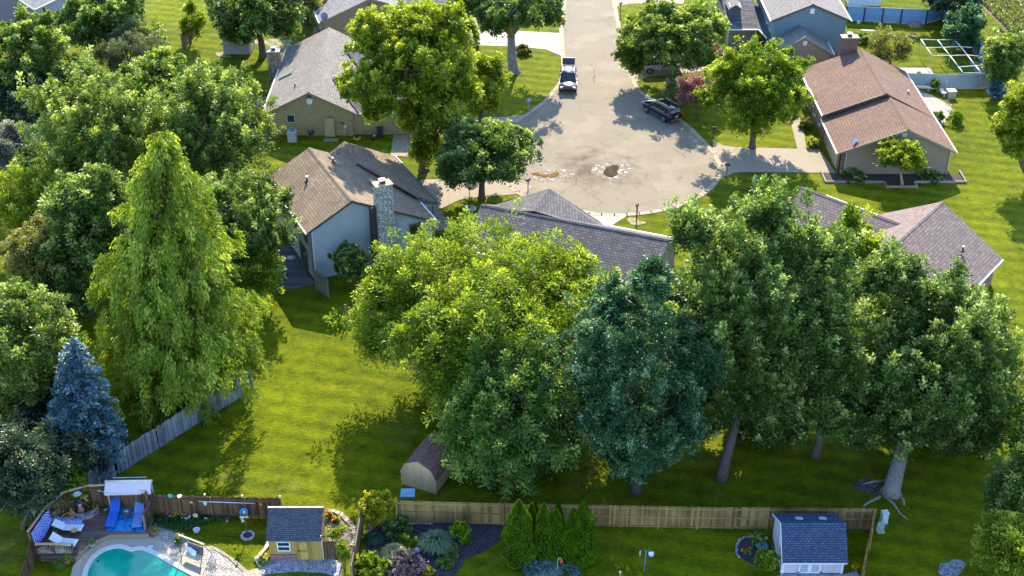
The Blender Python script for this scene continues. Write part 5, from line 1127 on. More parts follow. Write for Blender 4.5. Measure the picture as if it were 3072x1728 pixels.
# sun loungers
def lounger(label,head,foot,w_,c,group,zb=.34,legs=(.05,.05,.06),rise=.42,name='sun_lounger',cush=.06,pad2=None):
    head=Vector((head[0],head[1],DZ)); foot=Vector((foot[0],foot[1],DZ)); t=thing(name,label,'sun lounger',tuple(foot),group); d=(foot-head); L=d.length; d.normalize(); n=Vector((d.y,-d.x,0)); Z=Vector((0,0,1)); hl=L*.36; mid=head+d*hl
    m=MB(); m.obox((mid+foot)/2+Z*zb,d,n,Z,(L-hl)/2,w_/2,cush/2); obj('seat_cushion',m,c,t,0)
    dd=(mid-(head+Z*rise)).normalized(); up=dd.cross(n).normalized(); up=-up if up.z<0 else up
    m=MB(); m.obox((mid+head+Z*rise)/2+Z*zb,dd,n,up,(mid-(head+Z*rise)).length/2,w_/2,cush/2); obj('backrest',m,pad2 or c,t)
    m=MB()
    for s in (-1,1):
        m.bar(mid+n*s*w_*.5+Z*(zb-.05),foot+n*s*w_*.5+Z*(zb-.05),.035); m.bar(mid+n*s*w_*.5+Z*(zb-.05),head+n*s*w_*.5+Z*(zb+rise-.05),.035)
    obj('frame',m,plain(legs,.4),t)
    for s in (-1,1):
        for q in (mid,foot-d*.1): m=MB(); m.bar(q+n*s*w_*.48,q+n*s*w_*.48+Z*(zb-.05),.035); obj('leg',m,plain(legs,.4),t)
    return t
def rug_mat():
    t=NT('rug'); n=t.noise(3.4,5,rough=.8); return t.col(t.ramp(n,[(.40,(.005,.10,.42)),(.5,(.02,.24,.60)),(.56,(.05,.42,.70)),(.62,(.005,.10,.45))]),.8,.2)
m=MB(); q=[D1(1300,895),D1(1785,905),D1(1850,650),D1(1830,560),D1(1400,560),D1(1370,700)]; sheet(m,[tuple(p)[:2] for p in q],DZ+.012); tag(obj('outdoor_rug',m,rug_mat(),at=tuple(D1(1500,800))),'bright blue patterned outdoor rug under the two blue loungers','rug')
m=MB(); a,b=D1(1500,610),D1(1700,610); m.obox((a+b)/2+Vector((0,.15,.42)),(1,0,0),(0,1,0),(0,0,1),(b-a).length*.95,.04,.42); o=obj('privacy_screen',m,plain((.01,.09,.42),.7),at=tuple((a+b)/2)); tag(o,'dark blue fabric screen standing between the two blue loungers','screen')
BC=plain((.03,.14,.60),.75,.2,0,.1); BC2=plain((.16,.24,.55),.75,.2,0,.12)
lounger('bright blue reclining lounger on the left side of the blue rug',D1(1455,600),D1(1365,880),.62,BC,'blue sun loungers on the rug')
lounger('pale violet blue lounger on the right side of the blue rug',D1(1745,610),D1(1695,890),.62,BC2,'blue sun loungers on the rug')
WC=plain((.78,.78,.85),.7,.2,0,.04)
lounger('white cushioned lounger behind the sunburst railing',D1(655,1060),D1(955,1090),.66,WC,'white sun loungers on the deck',rise=.45)
lounger('white lounger half covered by a blue patterned towel',D1(680,880),D1(1030,900),.62,WC,'white sun loungers on the deck',rise=.35)
def tapm(name,c1_,c2_,sc=7):
    t=NT(name); o=t.tex().outputs['Generated']; mp=t.new('ShaderNodeMapping'); t.l.new(o,mp.inputs[0]); mp.inputs['Location'].default_value=(-.55,-.5,-.38)
    v=t.new('ShaderNodeVectorMath',operation='LENGTH'); t.l.new(mp.outputs[0],v.inputs[0]); n=t.noise(4,5)
    r=t.math('SINE',t.math('MULTIPLY',t.math('ADD',v.outputs['Value'],t.math('MULTIPLY',n,.06)),60)); m_=t.mix(.5,r,n)
    return t.col(t.ramp(m_,[(.3,c1_),(.55,c2_)]),.85,.1)
m=MB(); a,b=Vector((scr[0][0],scr[0][1],0)),Vector((scr[1][0],scr[1][1],0)); dd=(b-a).normalized(); nn=Vector((dd.y,-dd.x,0))
V=[]; F=[]
for i in range(9):
    u=i/8; p=a.lerp(b,.03+.95*u)+nn*(.16+.03*math.sin(i*2)); z0=.62+.3*(1-math.sin(PI*(.15+.8*u)))
    V+=[p+Vector((0,0,2.0)),p+nn*.05+Vector((0,0,z0))]
for i in range(8): F.append((2*i,2*i+1,2*i+3,2*i+2))
m.raw(V,F,smooth=True); tag(obj('wall_hanging',m,tapm('tapestry',(.05,.10,.55),(.50,.55,.80)),at=tuple(a)),'blue and white cloth with ring pattern hung on the deck screen','cloth')
m=MB(); p,q=D1(650,850),D1(1020,870); V=[];F=[]
for i in range(11):
    for j in range(4): x=p.lerp(q,i/10)+Vector((0,(j-1.2)*.2,0)); V.append((x.x,x.y,DZ+(.44 if 0<j<3 else .36)+.1*max(0,(3-i)/3)+.015*math.sin(i*3+j)))
for i in range(10):
    for j in range(3): F.append((i*4+j,(i+1)*4+j,(i+1)*4+j+1,i*4+j+1))
V=[(x,y+.22,z+.03) for x,y,z in V]; m.raw(V,F,smooth=True); tag(obj('towel',m,tapm('towel',(.02,.14,.55),(.5,.6,.8)),at=tuple(p)),'blue and white patterned towel spread over the rear white lounger','towel')
def side_table(label,p,r,h,c,c2=None,name='side_table',sq=False,group=None):
    t=thing(name,label,'table',tuple(p),group); m=MB(); m.lathe((p[0],p[1],p[2]+h-.04),[(r*.96,0),(r,.02),(r*.96,.04)],20); obj('table_top',m,plain(c,.5),t)
    for k in range(3): a=2*PI*k/3+.5; m=MB(); m.bar((p[0]+r*.8*math.cos(a),p[1]+r*.8*math.sin(a),p[2]),(p[0]+r*.4*math.cos(a),p[1]+r*.4*math.sin(a),p[2]+h-.04),.03); obj('leg',m,plain(c2 or (.08,.06,.05),.5),t)
    return t
side_table('round orange wood table at the foot of the towel draped lounger',D1(930,945),.22,.45,(.62,.36,.13))
side_table('dark round glass table with candles between the blue loungers',D1(1575,730),.26,.4,(.05,.08,.12))
for dx in (-.07,.07): p=D1(1575,715); m=MB(); m.lathe((p.x+dx,p.y,p.z+.4),[(.055,0),(.055,.1),(.045,.12),(0,.12)],10); tag(obj('candle',m,plain((.75,.62,.25),.5),at=(p.x+dx,p.y,p.z+.4)),('left' if dx<0 else 'right')+' one of two cream candles on the dark glass table','candle','candles on the dark table')
def wchair(label,p,rz,c):
    t=thing('wooden_chair',label,'chair',tuple(p)); R=Matrix.Rotation(rz,3,'Z'); Z=Vector((0,0,1))
    def pt(x,y,z): return Vector(p)+R@Vector((x,y,z))
    m=MB(); 
    for i in range(5): m.bar(pt(-.22+.11*i,-.22,.36),pt(-.22+.11*i,.24,.34),.085,.025,tint=i/5)
    obj('seat',m,plain(c,.6),t); m=MB()
    for i in range(5): m.bar(pt(-.22+.11*i,.24,.34),pt(-.24+.12*i,.42,.85),.085,.025)
    obj('backrest',m,plain(c,.6),t)
    for sx in (-1,1):
        m=MB(); m.bar(pt(sx*.3,-.25,.52),pt(sx*.3,.3,.55),.1,.025); obj('armrest',m,plain(c,.6),t)
        for y in (-.2,.25): m=MB(); m.bar(pt(sx*.28,y,0),pt(sx*.28,y,.52),.05); obj('leg',m,plain(c,.6),t)
    return t
wchair('small orange wooden chair beside the fire pit wall',D1(850,790),-.8,(.50,.27,.13))
wchair('low orange brown chair right behind the sunburst railing',D1(700,1120),2.6,(.5,.27,.11))
def pot(label,p,r,h,c,plant=None,seed=1,name='plant_pot',cat='plant pot',flower=None):
    t=thing(name,label,cat,tuple(p)); m=MB(); m.lathe(tuple(p),[(r*.65,0),(r*.9,h*.7),(r,h*.86),(r*1.1,h*.88),(r*1.1,h),(r*.92,h),(r*.85,h*.85),(0,h*.85)],16); obj('pot',m,plain(c,.6),t)
    if plant:
        rg=np.random.default_rng(seed); n=150; P=np.array(p)+rg.normal(size=(n,3))*[r*.6,r*.6,r*.35]+[0,0,h+r*.45]; leaf_mesh('plant',P,unit(rg.normal(size=(n,3))+[0,0,.6]),rg.normal(size=(n,3)),.11,.06,rg.random(n),plant,t)
        if flower: n=24; P=np.array(p)+rg.normal(size=(n,3))*[r*.5,r*.5,r*.2]+[0,0,h+r*.9]; leaf_mesh('flowers',P,unit(rg.normal(size=(n,3))),np.tile([0,0,1.0],(n,1)),.08,.08,rg.random(n),flower,t)
    return t
TER=(.45,.17,.07); REDL=leafmat((.6,.02,.02),(.8,.05,.03),None,.3); YELF=leafmat((.75,.45,.01),(.85,.6,.02),None,.3); PKF=leafmat((.7,.1,.3),(.85,.3,.5),None,.3); WHF=leafmat((.75,.75,.8),(.85,.85,.85),None,.3)
pot('terracotta pot with cactus at the right end of the stone fire pit',D1(1100,610),.16,.24,TER,ARB,1)
pot('terracotta strawberry jar standing free on the deck beside the fire pit',D1(1197,640),.17,.34,TER,MAP,2)
pot('round pale stone planter at the deck edge beside the pool',c1(1150,1080),.26,.32,(.45,.42,.36),MAP,3)
pot('orange flower pot on the gravel right of the deck railing',c1(1910,935),.24,.34,(.50,.17,.07),MAP,4)
pot('terracotta pot with a spiky plant in front of the sunburst railing',G(203,1690),.24,.35,TER,ARB,5)
pot('dark ceramic bowl with green plant at the foot of the tapestry lounger',D1(680,920),.16,.22,(.30,.42,.42),ARB,6)
# chiminea and fire pit
p=D1(1005,670); t=thing('chiminea','terracotta chiminea with pale rim standing inside the curved stone wall','chiminea',tuple(p))
m=MB(); m.lathe(tuple(p),[(.12,0),(.2,.06),(.27,.22),(.26,.36),(.16,.5),(.12,.58)],18); obj('bowl',m,plain((.34,.12,.07),.6),t)
m=MB(); m.lathe((p.x,p.y,p.z+.58),[(.12,0),(.13,.18),(.2,.26),(.2,.29),(.12,.27),(.10,.1)],18); obj('chimney',m,plain((.5,.55,.65),.6),t)
m=MB(); rg=random.Random(4)
for tier,(r,z) in enumerate(((.92,0),(.74,.16))):
    for k in range(12): a=PI+PI*(k+.5)/12+.15; q=(p.x+r*math.cos(a)*1.15,p.y+.15+r*math.sin(a)*.85,DZ+z); m.rbox(q,.26,.2,.16 if tier==0 else .15,a+PI/2,rg.random())
tag(obj('fire_pit_wall',m,tinted((.13,.11,.13),(.38,.35,.36)),at=tuple(p)),'half round wall of grey stone blocks around the chiminea','stone wall')
rg=np.random.default_rng(3); p=D1(825,700)
shrub('shrub','leafy green potted bush against the deck screen',200,1542,10,12,LG,91,nc=26,nl=30,ls=.12,base=(200,1556))
shrub('hanging_plant','bright trailing green plant at the top of the deck screen',236,1478,20,16,LG,92,nc=40,nl=26,ls=.14,base=(238,1530),cat='plant')
shrub('creeper','purple and green creeper on the deck screen under the round basin',236,1500,32,12,leafmat((.06,.08,.03),(.12,.08,.2),(.5,.3,.4)),93,nc=60,nl=26,ls=.12,base=(238,1540),cat='plant')
p=G(231,1483,2.0); m=MB(); m.obox(p,(1,0,0),(0,.5,.85),(0,.85,-.5),.26,.2,.03); mm=MB(); mm.lathe(tuple(p),[(0,0),(.25,.02),(.27,.06),(.2,.05),(0,.03)],18); tag(obj('basin',mm,plain((.6,.6,.62),.5),at=tuple(p)),'round pale basin mounted among creepers on the deck screen','ornament')
def fish(name,label,p,L,c,rz,cat='ornament'):
    m=MB(); d=Vector((math.cos(rz),0,math.sin(rz))); m.tube([p-d*L/2,p-d*L*.35,p,p+d*L*.3,p+d*L*.42],[.01,.05,.075,.03,.02],8); m.face([p+d*L*.4,p+d*L*.52+Vector((0,0,.08)),p+d*L*.52-Vector((0,0,.08))]); return tag(obj(name,m,plain(c,.5),at=tuple(p)),label,cat)
fish('fish_ornament','turquoise fish ornament on the screen left of the awning',c1(1240,385,1.75)+Vector((0,-.1,0)),.42,(.10,.50,.52),-.2)
fish('fish_ornament','slanting turquoise fish ornament on the left part of the deck screen',c1(690,555,1.6),.38,(.08,.48,.48),.9)
fish('fish_ornament','blue and green glazed fish lying on the deck beside the fire pit',D1(1310,640)+Vector((0,0,.09)),.42,(.10,.32,.40),.5)
# string of ornaments on the brown fence
FY=G(640,1552).y-.12
def onf(x,y):
    "point on the brown ornament fence seen at this spot of the photo"
    X=430+x/4.117; Y=1376+y/4.117; lo,hi=0,2.2
    for _ in range(30):
        z=(lo+hi)/2; q=proj((0,FY,z))
        if q[1]>Y: lo=z
        else: hi=z
    return Vector(((X-1536)/q[2],FY,z))
def disc(name,label,p,r,c,n=18,petal=0,cat='ornament'):
    m=MB(); pts=[]
    for k in range(n*2): a=2*PI*k/(n*2); rr=r*(1-petal*(k%2)); pts.append((p.x+rr*math.cos(a),p.y,p.z+rr*math.sin(a)))
    bk=[(x,y+.03,z) for x,y,z in pts]; N_=len(pts); m.raw(pts+bk,[tuple(range(N_)),tuple(range(N_,2*N_))[::-1]]+[(i,i+N_,(i+1)%N_+N_,(i+1)%N_) for i in range(N_)]); return tag(obj(name,m,plain(c,.5),at=tuple(p)),label,cat)
disc('wall_plate','turquoise ring plate high on the brown fence',onf(330,460),.17,(.10,.42,.42),12,.1)
m=MB(); p=onf(450,465); m.lathe(tuple(p),[(0,-.1),(.12,-.06),(.17,.03),(.15,.03),(0,-.02)],14); tag(obj('wall_bowl',m,plain((.7,.75,.75),.5),at=tuple(p)),'white half bowl planter fixed beside the turquoise plate','ornament')
disc('wall_flower','small yellow metal flower on the middle of the brown fence',onf(590,540),.13,(.50,.42,.15),7,.5)
disc('sun_plaque','tiny orange disc near the right end of the brown fence',onf(1450,565),.07,(.6,.4,.1))
disc('metal_flower','large beige metal flower standing at the foot of the brown fence',onf(652,672)+Vector((0,-.25,0)),.2,(.52,.47,.38),8,.25)
disc('metal_flower','smaller beige metal flower beside a red ornament in the bed',onf(785,715)+Vector((0,-.3,.02)),.16,(.55,.5,.4),8,.25)
disc('garden_ornament','small red lantern ornament in the flower bed',onf(833,713)+Vector((0,-.3,0)),.08,(.6,.02,.03))
disc('garden_ornament','pink oval ornament at the right end of the flower bed',onf(1045,727)+Vector((0,-.35,0)),.1,(.7,.10,.25))
disc('pinwheel','pink and violet pinwheel among the yellow flowers',c2(330,710,.25),.12,(.6,.25,.6),6,.5)
t=thing('pool_skimmer','long silver pool skimmer pole with net hung on the brown fence','pool tool',tuple(onf(690,520)))
m=MB(); m.tube([onf(685,520)+Vector((0,-.06,0)),onf(1380,545)+Vector((0,-.06,0))],.035,8); obj('pole',m,plain((.5,.62,.8),.3,.5,.3),t)
m=MB(); p=onf(765,540)+Vector((0,-.07,0)); m.face([p+Vector((-.14,0,.08)),p+Vector((.14,0,.08)),p+Vector((.05,0,-.2)),p+Vector((-.05,0,-.2))][::-1]); obj('net',m,plain((.5,.68,.8),.6),t)
for i,(x,y) in enumerate(((760,445),(1225,462),(1690,468))): m=MB(); p=onf(x,y)+Vector((0,-.05,.06)); m.rbox(tuple(p-Vector((0,0,.06))),.11,.09,.12); tag(obj('solar_light',m,plain((.8,.7,.6),.4),at=tuple(p)),('left','middle','right')[i]+' one of three small solar lights on top of the brown ornament fence','lamp','solar lights on the brown fence')
# hose coil
t=thing('hose_reel','bright blue hose coiled on the brown fence behind the feeder pole','hose',tuple(onf(1247,650)))
m=MB(); c0_=onf(1247,650)+Vector((0,-.12,0)); pts=[]
for k in range(96): a=2*PI*k/16; r=.30+.02*math.sin(k*.7)-.012*(k//16); pts.append(c0_+Vector((math.cos(a)*r*(.85+.1*math.sin(k)),-.02*(k//16),math.sin(a)*r*1.2)))
m.tube(pts,.035,6); obj('coil',m,plain((.02,.30,.75),.4),t)
# feeder pole with stone ring
p=c2(1290,955); t=thing('feeder_pole','tall dark feeder pole with hanging bird feeder in a ring of stones','bird feeder',tuple(p))
m=MB(); m.tube([p,p+Vector((-.04,0,1.9)),],.035,8); obj('pole',m,plain((.10,.09,.06)),t)
m=MB(); m.bar(p+Vector((-.35,0,1.62)),p+Vector((.22,0,1.62)),.04); obj('arm',m,plain((.4,.28,.12)),t)
m=MB(); q=p+Vector((-.2,0,1.25)); m.lathe(tuple(q),[(.1,0),(.1,.04),(.06,.05),(.06,.24),(.13,.26),(0,.36)],10); m.bar(q+Vector((0,0,.34)),q+Vector((0,0,.38)),.02); obj('feeder',m,plain((.35,.42,.38)),t)
disc('finial_flower','x',p,.1,(.4,.3,.15)) if 0 else None
m=MB(); m.lathe(tuple(p+Vector((-.04,0,1.9))),[(0,0),(.1,.05),(.11,.12),(.05,.2),(0,.22)],10); obj('finial',m,plain((.40,.31,.15)),t)
m=MB(); rgx=random.Random(8)
for k in range(15): a=2*PI*k/15; m.rbox((p.x+.38*math.cos(a),p.y+.38*math.sin(a),0),.16,.14,.1,a,rgx.random())
tag(obj('stone_ring',m,tinted((.30,.24,.26),(.55,.45,.40)),at=tuple(p)),'ring of pinkish stones around the foot of the feeder pole','edging')
m=MB(); m.lathe((p.x,p.y,0),[(.34,.05),(.2,.07),(0,.08)],14); struct('mulch_bed',m,DKM)
# swing bench
t=thing('garden_swing','bronze garden swing bench with white cushions facing the pool','swing',tuple(c2(620,1230)))
FL,FR,BLp,BRp=c2(470,1300),c2(700,1440),c2(520,1100),c2(850,1180)
SW=plain((.09,.07,.06),.5)
hT=1.75; tl=c2(510,860,hT); tr_=c2(790,1020,hT)
tl=FL.lerp(BLp,.5)+Vector((0,0,hT)); tr_=FR.lerp(BRp,.5)+Vector((0,0,hT))
for a,b in ((FL,tl),(BLp,tl),(FR,tr_),(BRp,tr_)): m=MB(); m.tube([a,b],.028,6); obj('leg',m,SW,t)
m=MB(); m.tube([tl,tr_],.035,6); obj('top_bar',m,SW,t); d=(tr_-tl).normalized(); n=Vector((d.y,-d.x,0)); n=n if n.y<0 else -n
sc0=(tl+tr_)/2; sc0.z=.5; hw=.62; Z=Vector((0,0,1))
m=MB(); m.obox(sc0+n*.1,d,n,Z,hw,.26,.04); obj('seat',m,plain((.52,.42,.30),.7),t)
m=MB(); m.obox(sc0-n*.22+Z*.3,d,(n*.25-Z*.97).normalized(),(n*.97+Z*.25).normalized(),hw,.3,.03); obj('backrest',m,plain((.12,.11,.15),.7),t)
m=MB(); m.slab([tl+n*.35-d*.1-Z*.02,tr_+n*.35+d*.1-Z*.02,tr_-n*.12+d*.1+Z*.1,tl-n*.12-d*.1+Z*.1],.03) ; 
m=MB(); m.bar(tl-d*.1+Z*.02-n*.0,tr_+d*.1+Z*.02,.1,.04); obj('canopy_bar',m,plain((.62,.52,.38)),t)
for s in (-1,1):
    for k in (-.2,.25): m=MB(); m.tube([sc0+d*hw*s+n*k,sc0+d*hw*s*1.02+n*.03+Z*(hT-.5)],.01,4); obj('chain',m,SW,t)
for i,(u,rz_) in enumerate(((-.36,.1),(-.1,-.2),(.08,.5))):
    q=sc0+d*u+n*(-.05+.06*i)+Z*.22; m=MB(); V=[];F=[]
    for a in range(7):
        for b in range(7):
            x,y=(a-3)/3,(b-3)/3; bul=.09*(1-x*x)*(1-y*y)
            for sgn in (0,): pass
            V.append(q+d*x*.2+(Z*.9+n*-.35)*y*.2+n*bul)
    nV=len(V)
    for a in range(7):
        for b in range(7): x,y=(a-3)/3,(b-3)/3; V.append(q+d*x*.2+(Z*.9+n*-.35)*y*.2-n*.09*(1-x*x)*(1-y*y))
    for a in range(6):
        for b in range(6): i0=a*7+b; F.append((i0,i0+7,i0+8,i0+1)); F.append((nV+i0,nV+i0+1,nV+i0+8,nV+i0+7))
    m.raw(V,F,smooth=True); tag(obj('pillow',m,plain(((.55,.62,.8),(.62,.68,.85),(.68,.75,.75))[i],.8,.1),at=tuple(q)),('blue white pillow at the left end of the swing bench','middle blue pillow on the swing bench','pale green white pillow at the right on the swing bench')[i],'pillow')
# wire chair and basket right of the swing
def wire_chair(label,p,rz,c):
    t=thing('metal_chair',label,'chair',tuple(p)); R=Matrix.Rotation(rz,3,'Z'); P_=lambda x,y,z: Vector(p)+R@Vector((x,y,z))
    for x,y in ((-.22,-.2),(.22,-.2),(-.22,.2),(.22,.2)): m=MB(); m.tube([P_(x,y,0),P_(x*.9,y*.9,.45)],.015,5); obj('leg',m,plain(c,.4),t)
    m=MB(); m.tube([P_(.24*math.cos(a),.24*math.sin(a),.45) for a in np.linspace(0,2*PI,16,endpoint=False)],.018,5,closed=True)
    for k in range(5): m.bar(P_(-.2+.1*k,-.2,.45),P_(-.2+.1*k,.2,.45),.012)
    obj('seat',m,plain(c,.4),t); m=MB(); m.tube([P_(-.22,.2,.45),P_(-.24,.28,.8),P_(0,.32,.95),P_(.24,.28,.8),P_(.22,.2,.45)],.016,5)
    for k in range(4): m.bar(P_(-.15+.1*k,.2,.45),P_(-.15+.1*k,.3,.88),.01)
    obj('backrest',m,plain(c,.4),t); return t
wire_chair('white wire garden chair right of the swing bench',c2(860,1270),-.6,(.6,.6,.65))
wire_chair('dark wire garden chair below the white one by the pool path',c2(840,1390),-.4,(.07,.07,.09))
m=MB(); p=c2(662,905); m.lathe(tuple(p),[(.14,0),(.2,.12),(.21,.22),(.24,.24),(.2,.24),(.18,.12),(0,.1)],18); tag(obj('planter_bowl',m,plain((.5,.6,.6),.5),at=tuple(p)),'round pale planter bowl behind the swing bench','planter')
m=MB(); p=c2(195,655); m.lathe(tuple(p),[(.12,0),(.1,.1),(.16,.3),(.14,.42),(0,.44)],14); tag(obj('garden_urn',m,plain((.5,.6,.62),.5),at=tuple(p)),'pale grey urn in the corner beside the plank railing','urn')
m=MB(); p=c2(88,1100); m.obox(p+Vector((0,0,.06)),(1,0,0),(0,1,0),(0,0,1),.15,.15,.015); tag(obj('skimmer_lid',m,plain((.62,.65,.72),.5),at=tuple(p)),'square pale skimmer lid set in the poolside concrete','lid')
pts=[(100,760),(300,740),(480,720),(700,730),(950,740),(1150,720)]
rg=np.random.default_rng(8); n=5200; U=rg.random(n); X=90+U*1080; Y=700+rg.random(n)*(60+160*np.exp(-((X-450)/330)**2)); P=np.array([c2(x,y) for x,y in zip(X,Y)]); P[:,2]=.03+rg.random(n)*.25
tag(leaf_mesh('ground_cover',P,unit(rg.normal(size=(n,3))+[0,0,.5]),rg.normal(size=(n,3)),.12,.07,rg.random(n),leafmat((.03,.08,.02),(.07,.16,.04),(.18,.26,.10)),at=tuple(c2(600,760))),'low green ground cover in the bed at the foot of the brown fence','ground cover',kind='stuff')
for i,(x,y,col,l) in enumerate(((395,720,YELF,'cluster of yellow flowers left in the bed under the turquoise plate'),(480,712,YELF,'second cluster of yellow flowers, nearer the large metal flower'),(545,760,WHF,'sprinkle of tiny white flowers in the ground cover'),(290,715,PKF,'pink flowers beside the pale urn'))):
    P=np.array(c2(x,y))+rg.normal(size=(26,3))*[.16,.12,.03]+[0,0,.3]; tag(leaf_mesh('flowers',P,unit(rg.normal(size=(26,3))*[1,1,.3]),np.tile([0,0,1.0],(26,1)),.1,.1,rg.random(26),col,at=tuple(c2(x,y))),l,'flowers')
t2=tuft('daylily','yellow daylily clump at the left corner of the yellow shed',G(0,0).x*0+790,1688,.42,.45,leafmat((.05,.11,.02),(.16,.28,.04),None),5,220,.02)
P=np.array(G(792,1684))+rg.normal(size=(14,3))*[.25,.22,.08]+[0,0,.5]; tag(leaf_mesh('flowers',P,unit(rg.normal(size=(14,3))),np.tile([0,-.4,1.0],(14,1)),.15,.15,rg.random(14),YELF,at=tuple(G(792,1684))),'yellow lily blooms at the left corner of the yellow shed','flowers')
tuft('daylily','yellow daylily clump on the gravel left of the swing bench',538,1628,.36,.4,leafmat((.05,.11,.02),(.16,.28,.04),None),6,200,.02)
P=np.array(G(538,1624))+rg.normal(size=(20,3))*[.2,.2,.08]+[0,0,.45]; tag(leaf_mesh('flowers',P,unit(rg.normal(size=(20,3))),np.tile([0,-.4,1.0],(20,1)),.13,.13,rg.random(20),YELF,at=tuple(G(538,1624))),'yellow blooms on the gravel left of the swing bench','flowers')
tuft('daylily','spiky lily clump with yellow blooms below the sunburst railing',178,1700,.5,.5,leafmat((.06,.14,.02),(.20,.34,.04),None),7,260,.022)
shrub('flowering_bush','red flowered plant right behind the yellow shed',985,1550,9,8,MAP,94,nc=20,nl=24,ls=.12,blossom=(REDL,14,.2),base=(985,1556))
shrub('flowering_bush','orange yellow flowered plant in the bed behind the yellow shed',1008,1562,8,7,MAP,95,nc=20,nl=24,ls=.12,blossom=(YELF,16,.2),base=(1008,1566))
# trellis gate with climber right of the yellow shed
t=thing('garden_arbor','dark wooden gate with a climber covered arbor beside the yellow shed','arbor',tuple(c3(880,1230)))
m=MB(); a,b=c3(880,1235),c3(1040,1235)
for k in range(9): q=a.lerp(b,k/8); m.rbox(tuple(q),.1,.04,1.5,0,random.random())
obj('gate',m,BW,t)
for q in (c3(868,1240),c3(1090,1330)): m=MB(); m.bar(q,q+Vector((0,0,2.0)),.1); obj('post',m,plain((.6,.5,.42)),t)
m=MB(); m.bar(c3(868,1240)+Vector((0,0,1.95)),c3(1050,1240)+Vector((0,0,1.95)),.1,.12); m.bar(c3(1050,1240)+Vector((0,0,1.95)),c3(1100,1400)+Vector((0,0,1.95)),.1,.12); obj('lintel',m,BW,t)
shrub('climber','yellow green climber over the arbor beam right of the yellow shed',1003,1596,36,12,ASH,96,nc=70,nl=30,ls=.12,base=(1003,1690))
shrub('climber','leafy climber hanging down the arbor post above the white bucket',1030,1650,24,42,LG,97,nc=110,nl=30,ls=.13,base=(1035,1725))
p=c3(1000,1330); t=thing('bucket','white bucket of garden tools beside the arbor post','bucket',tuple(p)); m=MB(); m.lathe(tuple(p),[(.16,0),(.2,.36),(.23,.37),(.19,.36),(.15,.06),(0,.06)],16); obj('tub',m,plain((.6,.62,.7)),t); m=MB(); m.bar(p+Vector((0,0,.1)),p+Vector((-.12,.05,.95)),.03); m.bar(p+Vector((.05,0,.1)),p+Vector((-.02,.05,.7)),.03); obj('tool',m,plain((.15,.28,.3)),t)
m=MB(); p=c3(45,1255); m.lathe(tuple(p),[(.12,0),(.18,.1),(.15,.2),(0,.25)],12); tag(obj('boulder',m,concrete((.6,.52,.4),None,.1),at=tuple(p)),'round pale boulder on the stone edging left of the yellow shed','stone')
# planting right of the edge-on fence
shrub('shrub','golden green shrub with yellow tips at the left end of the long fence',1128,1528,58,62,YEL,101,nc=340,nl=46,ls=.14,clen=.35,crad=.2,gap=0,blossom=(PINKB,30,.08))
shrub('shrub','tall dark green shrub behind the blond grass clump',1195,1590,55,28,MAP2,102,nc=130,ls=.18)
shrub('shrub','bright green shrub in the bottom border below the edge on fence',1108,1700,65,38,LG,103,nc=220,nl=40,ls=.16)
shrub('shrub','lime green foliage between the grass clumps',1225,1632,42,18,LG,104,nc=90,ls=.13)
tuft('iris_clump','blue green iris blades in front of the golden green shrub',1125,1622,.65,.55,leafmat((.03,.09,.06),(.08,.18,.11),None),11,260,.03)
tuft('ornamental_grass','blond variegated grass clump left of the purple foliage',1182,1668,.85,.75,leafmat((.25,.30,.10),(.60,.58,.28),None,.4),12,620,.018)
tuft('ornamental_grass','large blue green fountain grass in the middle of the border',1308,1640,1.1,1.05,leafmat((.07,.16,.09),(.26,.38,.20),None,.4),13,900,.02)
shrub('heuchera','mass of purple leaved low plants at the bottom of the border',1232,1700,72,34,PLUM if 0 else leafmat((.10,.05,.07),(.27,.18,.20),(.55,.48,.42),.3),105,nc=240,nl=40,ls=.13,cat='plant')
shrub('shrub','globe shaped green shrub in front of the long fence',1380,1588,32,28,ARB,106,nc=150,nl=44,ls=.12,clen=.22,crad=.1,rough=.1,base=(1380,1620))
shrub('shrub','small low green shrub below the globe shaped one',1392,1622,21,10,LG,107,nc=44,ls=.1)
shrub('shrub','low mounded variegated shrub right of the fountain grass',1352,1655,33,19,LG if 0 else leafmat((.07,.14,.02),(.2,.3,.06),(.45,.48,.15)),108,nc=130,ls=.1,clen=.12,crad=.12,rough=.12)
shrub('shrub','low mounded shrub at the lower right end of the border',1336,1688,32,17,leafmat((.07,.14,.02),(.2,.3,.06),(.45,.48,.15)),109,nc=130,ls=.1,clen=.12,crad=.12,rough=.12)
shrub('shrub','sunny yellow green plant at the bottom edge below the mounded shrubs',1282,1715,20,18,YEL,110,nc=60,ls=.12)
m=MB(); p=c4(420,1140); m.lathe((p.x,p.y,0),[(.18,0),(.24,.12),(.1,.3),(0,.32)],9); tag(obj('garden_stone',m,plain((.4,.42,.6),.5),at=tuple(p)),'bluish garden stone among the purple leaved plants','stone')
tuft('blue_fescue','silvery blue grass below the clipped conifers',1640,1712,1.0,.6,leafmat((.10,.20,.20),(.30,.42,.40),None,.3),14,520,.02)
shrub('shrub','silvery blue low shrub at the bottom edge under the conifers',1605,1705,45,18,leafmat((.06,.14,.15),(.20,.34,.34),None,.3),111,nc=90,ls=.14)
shrub('shrub','silvery blue low shrub right of the blue grass under the conifers',1712,1708,34,16,leafmat((.06,.14,.15),(.20,.34,.34),None,.3),112,nc=80,ls=.14)
